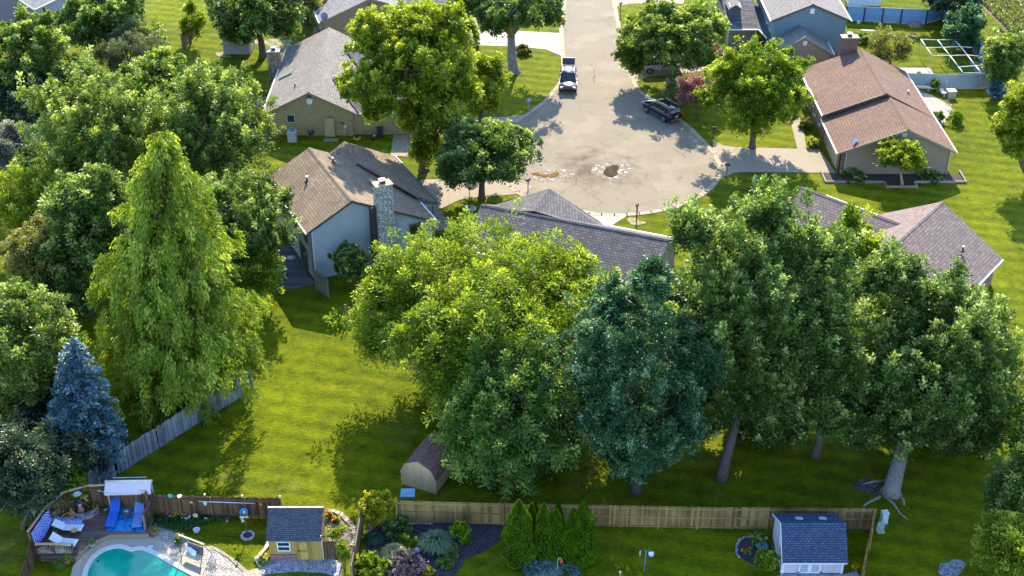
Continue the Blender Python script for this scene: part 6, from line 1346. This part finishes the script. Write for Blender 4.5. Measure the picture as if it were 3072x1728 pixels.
# clipped conifers
def arbor(label,px,topy,basey,halfw,seed):
    B=G(px,basey); lo,hi=.5,12
    for _ in range(40):
        z=(lo+hi)/2
        if proj((B.x,B.y,z))[1]>topy: lo=z
        else: hi=z
    H_=z; s=proj((B.x,B.y,H_*.3))[2]; R=halfw/s; rg=np.random.default_rng(seed); n=int(6500*(H_/4)*(R/.9)); t=rg.random(n)**.8; az=rg.random(n)*2*PI
    prof=np.interp(t,[0,.08,.25,.5,.75,.92,1],[.55,.9,1.0,.86,.58,.26,.04]); bump=1+.10*np.sin(az*3+t*9+seed)+.07*np.sin(az*5-t*17)
    r=R*prof*bump*(.9+.12*rg.random(n)); P=np.stack([B.x+r*np.cos(az),B.y+r*np.sin(az),.08+t*(H_-.1)],1)
    out=np.stack([np.cos(az),np.sin(az),np.zeros(n)],1); A=unit(np.array([0,0,1.0])+out*.45+rg.normal(size=(n,3))*.3); N=unit(np.cross(A,[0,0,1.0])*1+out*.5+rg.normal(size=(n,3))*.5)
    root=thing('arborvitae',label,'conifer',tuple(B),'clipped conifers in front of the long fence'); ct=np.floor(az*2.2+t*14+seed)*12.9898; ct=(np.sin(ct)*43758.5)%1
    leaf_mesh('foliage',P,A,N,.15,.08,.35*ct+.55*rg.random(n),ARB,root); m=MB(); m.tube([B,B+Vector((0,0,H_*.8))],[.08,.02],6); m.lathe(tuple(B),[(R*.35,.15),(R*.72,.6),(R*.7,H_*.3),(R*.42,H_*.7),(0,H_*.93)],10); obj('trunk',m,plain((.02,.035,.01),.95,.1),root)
arbor('tall clipped conifer at the left end of the row, its tip rounded',1556,1500,1690,50,1)
arbor('dark narrow conifer squeezed second from the left in the row',1594,1508,1660,24,2)
arbor('clipped conifer in the centre of the row with a sunlit shoulder',1630,1510,1680,36,3)
arbor('shorter clipped conifer just right of the centre of the row',1665,1524,1682,34,4)
arbor('dark conifer tip rising behind the two centre ones',1672,1502,1640,22,5)
arbor('clipped conifer with low side tip, left half of the right end pair',1716,1525,1688,34,6)
arbor('tallest clipped conifer at the right end of the row',1745,1505,1690,44,7)
arbor('small dark conifer tip between the second and third of the row',1604,1508,1640,20,8)
# bird stations on the lawn
p=G(1932,1716); t=thing('bird_station','blue pole carrying a feeder tube and a small white bird house on the lawn','bird feeder',tuple(p))
m=MB(); m.tube([p,p+Vector((.04,0,1.85))],.03,8); obj('pole',m,plain((.12,.22,.45),.4),t)
m=MB(); q=p+Vector((.04,0,1.75)); m.tube([q+Vector((-.35,0,.05)),q+Vector((-.15,0,.16)),q,q+Vector((.2,0,.16)),q+Vector((.36,0,.1))],.012,5); obj('arm',m,plain((.2,.22,.25)),t)
m=MB(); q=p+Vector((-.33,0,1.38)); m.lathe(tuple(q),[(.05,0),(.05,.36),(.02,.42),(0,.44)],10); obj('feeder_tube',m,plain((.6,.45,.42)),t)
m=MB(); q=p+Vector((.36,0,1.42)); m.rbox(tuple(q),.24,.2,.2); m.slab([q+Vector((-.16,-.14,.18)),q+Vector((.16,-.14,.18)),q+Vector((.16,0,.3)),q+Vector((-.16,0,.3))],.02); m.slab([q+Vector((-.16,.14,.18)),q+Vector((.16,.14,.18)),q+Vector((.16,0,.3)),q+Vector((-.16,0,.3))],.02); obj('bird_house',m,plain((.55,.66,.8)),t)
p=G(1672,1722); t=thing('hummingbird_feeder','red hummingbird feeder on a curved white hook under the conifers','bird feeder',tuple(p))
m=MB(); m.tube([p,p+Vector((0,0,1.1)),p+Vector((.05,0,1.3)),p+Vector((.16,0,1.36)),p+Vector((.25,0,1.25))],.015,6); obj('hook',m,plain((.6,.7,.65)),t)
m=MB(); q=p+Vector((.25,0,.95)); m.lathe(tuple(q),[(0,0),(.09,.03),(.12,.1),(.08,.18),(.03,.22),(.03,.28),(0,.3)],14); obj('feeder_globe',m,gloss((.75,.02,.04)),t)
p=G(1860,1728); m=MB(); m.tube([p,p+Vector((0,0,.3))],.02,6); m.lathe((p.x,p.y,.3),[(.07,0),(.08,.08),(0,.14)],10); tag(obj('path_light',m,plain((.75,.72,.6),.4),at=tuple(p)),'small round path light at the bottom edge of the lawn','lamp')
shrub('flowering_bush','red flowered plant in the dark bed left of the blue roofed shed',2240,1654,9,8,MAP,113,nc=16,nl=22,ls=.12,blossom=(REDL,26,.16),base=(2240,1660))
shrub('shrub','green mounded shrub touching the left wall of the blue roofed shed',2302,1680,38,36,LG,114,nc=200,ls=.15,base=(2302,1715))
shrub('shrub','smaller blue green shrub behind the mounded one by the blue shed',2275,1622,28,16,MAP,115,nc=80,ls=.13)
tuft('hosta','blue leaved hosta clump beside the blue roofed shed',2285,1640,.4,.3,leafmat((.06,.22,.25),(.2,.45,.48),None,.3),16,120,.04)
# utility boxes behind the fence
for px,py,l,c,sx,sy,h_ in ((2650,1566,'tall white utility box right of the fence corner',(.55,.6,.62),.42,.36,.85),(2640,1592,'rounded pale green utility pedestal below the white box',(.30,.42,.38),.4,.45,.5)):
    p=G(px,py); t=thing('utility_box',l,'utility box',tuple(p)); m=MB(); m.rbox(tuple(p),sx,sy,h_,.2 if h_>.6 else -.5); obj('housing',m,plain(c,.5),t); m=MB(); m.rbox((p.x,p.y,h_),sx+.04,sy+.04,.05,.2 if h_>.6 else -.5); obj('lid',m,plain(sc_(c,1.15),.5),t)
    m=MB(); m.rbox((p.x,p.y,0),sx+.12,sy+.12,.06); obj('base',m,concrete((.4,.38,.34)),t)
p=G(1225,1512); t=thing('work_table','pale blue panelled table standing behind the left end of the long fence','table',tuple(p)); m=MB(); m.rbox((p.x,p.y,.95),.95,.85,.05); m.bar((p.x-.4,p.y-.38,1.01),(p.x+.35,p.y+.3,1.01),.03,.01); obj('table_top',m,plain((.16,.36,.52),.4),t)
for sx in (-.4,.4):
    for sy in (-.35,.35): m=MB(); m.bar((p.x+sx,p.y+sy,0),(p.x+sx,p.y+sy,.95),.06); obj('leg',m,plain((.15,.3,.42)),t)
# roots of the big maple and the stray stuff on the ground
p=G(2242*K,1238*K); t=thing('tree_roots','pale surface roots spreading from the silver maple over the lawn','roots',tuple(p))
for i,pl in enumerate((((2655,1490),(2680,1510),(2700,1540),(2725,1560)),((2690,1475),(2710,1500),(2713,1515)),((2660,1440),(2620,1445),(2590,1452)),((2640,1490),(2600,1510),(2590,1520)))):
    m=MB(); m.tube([G(x,y,.03) for x,y in pl],[.12,.09,.06,.02][:len(pl)],7); obj('root',m,bark((.28,.25,.23)),t)
m=MB(); sheet(m,poly_px(blob(2620,1465,60,22,31,j=.3)),.013); struct('bare_soil',m,gravel((.04,.03,.03),(.14,.11,.1),6))
m=MB(); sheet(m,poly_px(blob(2855,1705,42,24,33,j=.15)),.013); struct('bare_lawn_patch',m,gravel((.12,.14,.16),(.34,.36,.42),7))
# ---------------------------------------------------------------- vehicles
def suv(label,loc,rz,paint,hatch=False,kind='suv',trimc=(.5,.5,.5),lights=False,cat='car',L=4.9,Wd=1.95):
    "x forward, built at the origin then placed"
    t=thing('parked_car',label,cat,(0,0,0)); hw=Wd/2
    # body lower: stations along x (rear to front), ring of half-section (y,z)
    st=[(-2.40,.80,.62,.45,1.02),(-2.34,.93,.40,.36,1.06),(-1.9,.97,.32,.32,1.09),(-1.2,.975,.30,.30,1.09),(-.3,.975,.30,.30,1.07),(.6,.975,.30,.30,1.05),(1.15,.97,.30,.31,1.03),(1.9,.95,.33,.33,.98),(2.28,.88,.38,.40,.90),(2.42,.72,.50,.48,.80)]
    V=[];F=[];n=12
    for x,w_,zl,zb,zt in st:
        k=w_/.975*hw
        half=[(0,zb),(k*.8,zb),(k*.97,zb+.10),(k,(zb+zt)/2),(k*.97,zt-.10),(k*.90,zt-.01),(0,zt+.035)]
        ring=half+[(-y,z) for y,z in half[-2:0:-1]]; V+=[(x*L/4.85,y,z) for y,z in ring]
    n=12
    for i in range(len(st)-1):
        for j in range(n): F.append((i*n+j,(i+1)*n+j,(i+1)*n+(j+1)%n,i*n+(j+1)%n))
    F.append(tuple(range(n))); F.append(tuple(range((len(st)-1)*n,len(st)*n))[::-1])
    # wheel arches are dark discs behind the wheels
    m=MB(); m.raw(V,F,smooth=True); body=obj('body',m,paint,t,1)
    # cabin: glass loft, roof and pillars
    def sec(x,zt,wb,wt,zb=1.03): return [(x,wb,zb),(x,wt,zt-.06),(x,wt*.86,zt),(x,-wt*.86,zt),(x,-wt,zt-.06),(x,-wb,zb)]
    ss=[sec(-2.2,1.12,.86,.84),sec(-2.0,1.58,.88,.72),sec(-1.7,1.70,.9,.70),sec(-.6,1.76,.9,.71),(sec(.25,1.72,.9,.70)),sec(.45,1.64,.9,.70),sec(1.2,1.08,.86,.82)]
    V=[p for s in ss for p in s]; F=[]
    for i in range(len(ss)-1):
        for j in range(5): F.append((i*6+j,i*6+j+1,(i+1)*6+j+1,(i+1)*6+j))
    F.append(tuple(range(6))[::-1]); F.append(tuple(range(36,42)))
    m=MB(); m.raw(V,F,smooth=False); obj('windows',m,gloss((.012,.014,.02),.04),t)
    m=MB(); V=[];F=[]
    prof=[(-2.12,1.62),(-1.7,1.725),(-.6,1.785),(.25,1.745),(.42,1.68)]
    for x,z in prof: V+=[(x,.69,z-.05),(x,.60,z+.005),(x,0,z+.02),(x,-.60,z+.005),(x,-.69,z-.05)]
    for i in range(4):
        for j in range(4): F.append((i*5+j,(i+1)*5+j,(i+1)*5+j+1,i*5+j+1))
    m.raw(V,F,smooth=True); roof=obj('roof',m,paint,t)
    m=MB(); m.face([(-1.55,-.42,1.775),(.05,-.42,1.79),(.05,.42,1.79),(-1.55,.42,1.775)]); obj('sunroof',m,gloss((.02,.025,.035),.03),roof)
    m=MB()
    for s in (-1,1): m.tube([(-1.8,s*.62,1.74),(-1.6,s*.63,1.79),(.0,s*.63,1.82),(.2,s*.62,1.77)],.022,6)
    obj('roof_rails',m,plain(trimc,.3,.5,.8),roof)
    m=MB()
    for s in (-1,1):
        for a,b in (((1.16,s*.84,1.06),(.42,s*.69,1.68)),((-.35,s*.905,1.05),(-.4,s*.715,1.72)),((-1.35,s*.905,1.06),(-1.45,s*.715,1.70)),((-2.15,s*.87,1.08),(-1.98,s*.73,1.60))): m.bar(a,b,.07,.05)
    obj('pillars',m,paint,t)
    m=MB()
    for s in (-1,1): m.tube([(1.12,s*.885,1.075),(.42,s*.735,1.665),(-.6,s*.745,1.735),(-1.9,s*.75,1.63),(-2.1,s*.88,1.08),(1.12,s*.90,1.07)],.013,5); m.bar((-1.4,s*.985,.42),(1.1,s*.985,.42),.02,.04)
    obj('chrome_trim',m,plain((.7,.7,.7),.2,.5,.9),t)
    for i,(x,s) in enumerate(((1.45,1),(1.45,-1),(-1.45,1),(-1.45,-1))):
        w_=MB(); a=Vector((x,s*(hw-.27),.36)); b=Vector((x,s*(hw+.01),.36)); w_.tube([a,a.lerp(b,.15),a.lerp(b,.9),b],[.32,.36,.36,.31],20); wheel=obj('wheel',w_,plain((.018,.018,.02),.8,.3),t)
        w_=MB(); w_.tube([b-Vector((0,s*.02,0)),b+Vector((0,s*.012,0))],[.23,.22],16)
        obj('rim',w_,plain((.35,.36,.38),.3,.5,.8),wheel)
        w_=MB(); q=b+Vector((0,s*.02,0))
        for k in range(5): an=2*PI*k/5; w_.bar(q,q+Vector((.2*math.cos(an),0,.2*math.sin(an))),.05,.02,up=(0,1,0))
        obj('spokes',w_,plain((.6,.6,.62),.25,.5,.9),wheel)
        w_=MB(); an=np.linspace(0,PI,9); pts=[(x+.46*math.cos(q_),s*(hw-.005),.34+.46*math.sin(q_)) for q_ in an]; w_.tube(pts,.028,5); obj('wheel_arch',w_,plain((.02,.02,.022),.7),body)
    for s in (-1,1):
        m=MB(); m.rbox((.85,s*1.02,1.0),.18,.22,.14); m.bar((.85,s*.92,1.03),(.85,s*1.0,1.05),.05); obj('mirror',m,paint,t)
        m=MB(); m.obox((2.32,s*.66,.82),(.86,-s*.5,0),(s*.5,.86,0),(0,0,1),.09,.2,.07); obj('headlight',m,gloss((.7,.7,.75),.05),t)
        m=MB(); m.obox((-2.36,s*.74,.98),(1,s*.35,0),(-s*.35,1,0),(0,0,1),.06,.2,.07); obj('tail_light',m,gloss((.6,.01,.015),.1),t)
    m=MB(); m.box(2.36,2.44,-.55,.55,.5,.74); obj('grille',m,plain((.03,.03,.035),.3,.5,.4),t)
    m=MB(); m.box(-2.48,-2.4,-.7,.7,.42,.5); obj('bumper_trim',m,plain((.5,.5,.52),.3,.5,.8),t)
    m=MB(); m.box(-2.465,-2.435,-.2,.2,.72,.84); obj('number_plate',m,plain((.75,.75,.75)),t)
    if hatch:
        m=MB(); a=Vector((-2.05,0,1.70)); b=Vector((-2.75,0,2.18)); m.obox((a+b)/2,(b-a).normalized(),(0,1,0),(b-a).normalized().cross(Vector((0,1,0))),(b-a).length/2,.70,.04); tg=obj('tailgate',m,paint,t)
        nrm=(b-a).normalized().cross(Vector((0,1,0))); q=(a+b)/2; nrm=nrm if nrm.z>0 else -nrm; m=MB(); m.obox(q+nrm*.05,(b-a).normalized(),(0,1,0),nrm,(b-a).length*.33,.55,.01); obj('rear_window',m,gloss((.012,.014,.02),.05),tg)
        m=MB(); m.bar((-2.78,-.68,2.17),(-2.78,.68,2.17),.09,.12); obj('spoiler',m,plain((.3,.015,.02),.3),tg)
    t.location=loc; t.rotation_euler=(0,0,rz); return t
c=G(1704,258); suv('dark plum coloured car parked at the left kerb with its tailgate raised',tuple(c+Vector((0,0,.02))),math.radians(-93),gloss((.045,.012,.03),.12),True,trimc=(.5,.45,.5))
a=G(1948,352); c=G(1988,350)
suv('glossy black car parked askew at the right kerb in tree shade',(c.x-.1,c.y+.3,.02),math.radians(124),gloss((.006,.007,.012),.06),False,trimc=(.55,.45,.2))
c=G(1975,222); suv('pale silver car on the driveway under the dark forked tree',tuple(c+Vector((.3,1.0,.04))),math.radians(8),gloss((.55,.53,.55),.15),False)
c=G(2085,178); suv('dark grey car on the driveway behind the purple leaved tree',tuple(c+Vector((0,.5,.04))),math.radians(5),gloss((.05,.05,.06),.12),False)
# ---------------------------------------------------------------- street furniture
def mailbox(label,px,py,c,rz=0,h=1.15,postc=(.05,.04,.04),box=(.2,.48,.22),arm=True,flag=True,pw=.1):
    p=G(px,py); t=thing('mailbox',label,'mailbox',tuple(p)); m=MB(); m.bar(p,p+Vector((0,0,h)),pw)
    obj('post',m,plain(postc,.7),t); d=Vector((math.cos(rz),math.sin(rz),0)); n=Vector((-d.y,d.x,0)); q=p+Vector((0,0,h))
    m=MB(); V=[];F=[]; w_,L,hh=box; prof=[(-w_/2,0),(w_/2,0),(w_/2,hh*.55)]+[(w_/2*math.cos(a),hh*.55+hh*.45*math.sin(a)) for a in np.linspace(.4,PI-.4,5)]+[(-w_/2,hh*.55)]
    for s in (-1,1): V+=[q+d*s*L/2+n*y+Vector((0,0,z)) for y,z in prof]
    k=len(prof); F=[tuple(range(k)),tuple(range(k,2*k))[::-1]]+[(i,k+i,k+(i+1)%k,(i+1)%k) for i in range(k)]
    m.raw(V,F); b=obj('box',m,plain(c,.4),t)
    if flag: m=MB(); m.bar(q+n*(w_/2+.02)+Vector((0,0,.05)),q+n*(w_/2+.02)+Vector((0,0,.3)),.03,.03); obj('flag',m,plain((.5,.03,.03)),b)
    if arm: m=MB(); m.bar(q-Vector((0,0,.3))-d*.0,q-Vector((0,0,.04))+d*.25,.06); obj('brace',m,plain(postc,.7),t)
    return t
mailbox('grey mailbox on a thick grey post on the left lawn by the kerb',1586,336,(.33,.33,.38),.9,1.2,(.28,.28,.33),(.24,.5,.3),False,True,.2)
mailbox('black mailbox and post on the right lawn beyond the black car',2139,416,(.05,.04,.05),PI,1.15)
mailbox('wooden mailbox on a reddish post at the mouth of the right driveway',2179,530,(.09,.06,.045),PI,1.2,(.30,.13,.07),(.24,.5,.24))
mailbox('rusty brown mailbox on a tall leaning brown post in front of the grey roof',1909,668,(.10,.045,.02),1.2,1.75,(.26,.10,.04),(.2,.4,.22),True,True,.13)
mailbox('dark mailbox on a pale post left of the grey hipped roof',1584,575,(.10,.09,.12),.9,1.2,(.25,.25,.26),(.22,.5,.24))
mailbox('black mailbox leaning over the kerb near the top of the street',1861,42,(.08,.03,.1),-2.2,1.3,(.2,.13,.08))
mailbox('small dark mailbox half hidden by the forked tree leaves at the right kerb',1884,124,(.04,.04,.1),PI,1.0)
p=G(2262,546); t=thing('fire_hydrant','turquoise fire hydrant on the shaded grass below the right driveway','hydrant',tuple(p)); HC=plain((.02,.50,.50),.4)
m=MB(); m.lathe(tuple(p),[(.17,0),(.17,.05),(.11,.07),(.11,.5),(.15,.52),(.15,.57),(.1,.66),(.03,.7),(.03,.76),(0,.76)],14); obj('barrel',m,HC,t)
for s in (-1,1): m=MB(); m.tube([p+Vector((0,0,.42)),p+Vector((s*.2,0,.42))],[.065,.065],10); obj('outlet',m,HC,t)
m=MB(); m.tube([p+Vector((0,0,.35)),p+Vector((0,-.2,.35))],[.09,.09],10); obj('outlet',m,HC,t)
p=G(1409,627); t=thing('lamp_post','slim black yard lamp post standing in a ring of pale stones','lamp post',tuple(p))
m=MB(); m.tube([p,p+Vector((0,0,.12)),p+Vector((0,0,2.0))],[.07,.045,.035],8); obj('post',m,plain((.03,.03,.03)),t)
m=MB(); m.lathe((p.x,p.y,2.0),[(.05,0),(.11,.05),(.14,.3),(.16,.31),(.03,.42),(0,.46)],8); obj('lantern',m,plain((.08,.08,.08),.3),t)
m=MB(); m.lathe((p.x,p.y,0),[(.45,0),(.45,.06),(0,.06)],20); rgx=random.Random(2)
for k in range(16): a=2*PI*k/16; m.rbox((p.x+.5*math.cos(a),p.y+.5*math.sin(a),0),.2,.14,.12,a,rgx.random())
tag(obj('stone_ring',m,tinted((.45,.45,.42),(.65,.64,.6)),at=tuple(p)),'ring of pale stones around the foot of the yard lamp post','edging')
p=G(1993,29); t=thing('basketball_pole','thin dark pole standing on the sunny verge at the top right of the street','pole',tuple(p)); m=MB(); m.tube([p,p+Vector((0,0,3.4))],.05,8); obj('pole',m,plain((.08,.07,.06)),t); m=MB(); m.lathe(tuple(p),[(.45,0),(.45,.08),(0,.1)],14); obj('base',m,plain((.05,.06,.04)),t)
# --- along the gable of the tan house
p=G(878,422); t=thing('air_conditioner','grey white outdoor air conditioner standing by the tan gable wall','air conditioner',tuple(p))
m=MB(); m.rbox(tuple(p),.85,.85,1.05); obj('housing',m,boards((.40,.43,.44),(.5,.53,.54),.07,.4,1),t)
m=MB(); m.rbox((p.x,p.y,1.05),.9,.9,.06); obj('top_cover',m,plain((.42,.5,.58),.5),t)
m=MB(); m.lathe((p.x,p.y,1.115),[(.34,0),(.34,.015),(0,.015)],20); obj('fan_grille',m,plain((.12,.25,.4),.5),t)
m=MB(); m.rbox((p.x,p.y,0),1.0,1.0,.04); obj('pad',m,DM,t)
p=G(934,415); t=thing('kettle_grill','round black kettle grill on the grass under the tan wall','grill',tuple(p)); KB=gloss((.012,.012,.02),.2)
m=MB(); m.lathe((p.x,p.y,.42),[(0,0),(.2,.04),(.31,.16),(.34,.28)],18); obj('bowl',m,KB,t)
m=MB(); m.lathe((p.x,p.y,.71),[(.345,0),(.30,.14),(.18,.24),(0,.28)],18); lid=obj('lid',m,KB,t); m=MB(); m.rbox((p.x,p.y,.98),.06,.16,.06); obj('handle',m,plain((.6,.55,.5)),lid)
for k in range(3): a=2*PI*k/3; m=MB(); m.bar((p.x+.3*math.cos(a),p.y+.3*math.sin(a),0),(p.x+.18*math.cos(a),p.y+.18*math.sin(a),.5),.03); obj('leg',m,plain((.3,.3,.3),.3,.5,.8),t)
p=G(1072,420); t=thing('lawn_mower','yellow and black lawn mower leaning beside the tan wall','lawn mower',tuple(p))
m=MB(); m.rbox((p.x,p.y,.08),.75,.5,.2); obj('deck',m,plain((.65,.40,.02),.4),t); m=MB(); m.lathe((p.x-.05,p.y,.28),[(.18,0),(.18,.16),(.1,.2),(0,.2)],12); obj('engine',m,plain((.03,.03,.03)),t)
m=MB(); m.tube([(p.x+.3,p.y-.2,.3),(p.x+1.05,p.y-.2,.95),(p.x+1.05,p.y+.2,.95),(p.x+.3,p.y+.2,.3)],.02,6); obj('handle',m,plain((.08,.08,.08)),t)
for sx in (-.3,.3):
    for sy in (-.28,.28): m=MB(); m.tube([(p.x+sx,p.y+sy-.03,.1),(p.x+sx,p.y+sy+.03,.1)],[.1,.1],10); obj('wheel',m,plain((.03,.03,.03)),t)
p=G(1118,420); t=thing('garden_tiller','black and yellow garden machine in the shade right of the mower','machine',tuple(p)); m=MB(); m.rbox((p.x,p.y,.2),.6,.4,.3); obj('body',m,plain((.03,.03,.035)),t); m=MB(); m.rbox((p.x+.2,p.y-.1,.5),.25,.2,.12); obj('fuel_tank',m,plain((.5,.45,.03)),t); m=MB(); m.tube([(p.x-.3,p.y,.4),(p.x-.9,p.y,.9)],.025,6); obj('handle',m,plain((.05,.05,.05)),t)
for s in (-1,1): m=MB(); m.tube([(p.x,p.y+s*.22,.16),(p.x,p.y+s*.28,.16)],[.16,.16],12); obj('wheel',m,plain((.03,.03,.03)),t)
p=G(1140,410); t=thing('wheelie_bin','dark blue wheeled bin at the right end of the tan wall','bin',tuple(p)); m=MB(); m.rbox(tuple(p),.55,.6,.95); obj('body',m,plain((.02,.03,.06)),t); m=MB(); m.rbox((p.x,p.y,.95),.62,.68,.07); obj('lid',m,plain((.03,.04,.08)),t)
m=MB(); p=G(993,421); m.rbox(tuple(p),1.5,.7,.06); tag(obj('doorstep',m,concrete((.25,.22,.19)),at=tuple(p)),'flat stone doorstep under the tan side door','step')
p=G(836,172,0)
# --- patio of the brown house and the fenced garden
t=thing('corner_bench','L shaped weathered timber bench on the pale patio behind the brown house','bench',tuple(G(2790,285)))
BM=oldwood((.35,.30,.24),(.6,.55,.47))
for a,b in (((2748,270),(2818,276)),((2818,276),(2832,292))):
    a,b=G(*a),G(*b); m=MB(); m.bar(a+Vector((0,0,.45)),b+Vector((0,0,.45)),.5,.08,.8); obj('seat',m,BM,t)
    for k in (.08,.5,.92): q=a.lerp(b,k); m=MB(); m.rbox(tuple(q),.12,.4,.42); obj('leg',m,BM,t)
p=G(2851,292); t=thing('storage_box','tan storage box with pale lid beside the corner bench','box',tuple(p)); m=MB(); m.rbox(tuple(p),.85,.8,.8,.1); obj('housing',m,plain((.36,.31,.2)),t); m=MB(); m.rbox((p.x,p.y,.8),.92,.88,.07,.1); obj('lid',m,plain((.6,.6,.57)),t)
p=G(2836,268); m=MB(); m.rbox(tuple(p),.16,.14,1.15); tag(obj('bollard',m,plain((.55,.52,.45)),at=tuple(p)),'short pale post standing behind the tan storage box','post')
for px,py,l in ((2845,326,'bronze wire chair on the patio near the clipped bushes'),): wire_chair(l,G(px,py,.03),.4,(.45,.25,.15))
t=thing('fruit_cage','white pipe frame standing over the garden beds beside the slanting fence','frame',tuple(G(2850,200)))
zc=1.9; PW_=plain((.70,.72,.76),.5)
rows=[[(2763,118),(2813,120),(2862,118),(2900,120)],[(2780,143),(2830,142),(2882,140),(2915,142)],[(2797,167),(2850,167),(2902,165),(2935,168)],[None,(2876,201),(2926,197),(2948,197)],[None,(2890,219),(2944,219),None]]
for r in rows:
    q=[G(x,y,zc) for x,y in [k for k in r if k]]; m=MB()
    for i in range(len(q)-1): m.tube([q[i],q[i+1]],.045,6)
    obj('cross_bar',m,PW_,t)
for ci in range(3):
    q=[G(*r[ci],zc) for r in rows if r[ci]]; m=MB()
    for i in range(len(q)-1): m.tube([q[i],q[i+1]],.055,6)
    obj('long_bar',m,PW_,t)
for x,y in ((2763,118),(2797,167),(2862,118),(2850,167),(2890,219),(2944,219),(2900,120)): q=G(x,y,zc); m=MB(); m.tube([(q.x,q.y,0),q],.03,6); obj('upright',m,plain((.45,.45,.48),.5),t)
m=MB(); sheet(m,poly_px([(2905,182),(2935,184),(2965,222),(2930,222)]),.014); struct('garden_bed',m,gravel((.14,.15,.09),(.3,.3,.2),6))
p=G(2745,78); rg=np.random.default_rng(4); m=MB(); m.lathe(tuple(p),[(.9,0),(.75,.2),(.45,.42),(.1,.5),(0,.5)],14,sx=1.2); tag(obj('brush_pile',m,gravel((.12,.08,.05),(.42,.30,.2),5),at=tuple(p)),'low brown brush pile in the fenced garden','pile')
p=G(2732,120); t=thing('wheelbarrow','dark red wheelbarrow tipped on the grass beside the fruit tree','wheelbarrow',tuple(p)); m=MB(); m.lathe((p.x,p.y,.25),[(.2,0),(.42,.28),(.44,.28),(.22,-.02)],10,sx=1.3); obj('tray',m,plain((.10,.015,.03)),t); m=MB(); m.bar((p.x,p.y-.2,.3),(p.x+1.0,p.y-.2,.5),.04); m.bar((p.x,p.y+.2,.3),(p.x+1.0,p.y+.2,.5),.04); obj('handles',m,plain((.3,.2,.12)),t); m=MB(); m.tube([(p.x-.6,p.y-.04,.18),(p.x-.6,p.y+.04,.18)],[.18,.18],12); obj('wheel',m,plain((.02,.02,.02)),t)
t=thing('garden_table','weathered plank bench on the grass inside the fenced garden','bench',tuple(G(2600,90))); m=MB(); a,b=G(2584,90,.45),G(2622,92,.45); m.bar(a,b,.4,.06); obj('seat',m,BM,t)
for q in (a,b): m=MB(); m.bar((q.x,q.y,0),q,.1,.3); obj('leg',m,BM,t)
m=MB(); p=G(2575,70); m.rbox(tuple(p),.35,.3,.3); tag(obj('bird_bath',m,plain((.65,.65,.68)),at=tuple(p)),'small white block on the grass near the top fence','ornament')
p=G(2345,340); t=thing('window_well','dark cube planter by the brick wall next to the porch walk','planter',tuple(p)); m=MB(); m.rbox(tuple(p),.9,.7,.5); obj('box',m,plain((.06,.08,.12)),t); m=MB(); m.rbox((p.x,p.y,.5),.95,.75,.05); obj('rim',m,plain((.4,.42,.45)),t)
# --- small things left of the pale house
p=G(873,775,.14); m=MB(); m.lathe(tuple(p),[(.25,0),(.3,.12),(.1,.24),(0,.25)],10,sx=1.3); tag(obj('covered_pot',m,plain((.45,.52,.55)),at=tuple(p)),'pale covered heap on the dark deck by the blue wall','ornament')
p=G(838,828,.14); t=thing('garden_table','lilac topped table under the cypress boughs at the deck end','table',tuple(p)); m=MB(); m.rbox((p.x,p.y,p.z+.68),1.3,.8,.05,.4); obj('table_top',m,plain((.42,.34,.5)),t)
for sx in (-.4,.4):
    for sy in (-.25,.25): m=MB(); m.bar((p.x+sx,p.y+sy,p.z),(p.x+sx,p.y+sy,p.z+.68),.05); obj('leg',m,plain((.1,.1,.1)),t)
p=G(1617,413*1.0) if 0 else G(1605,392)
p=G(1603,358+30)
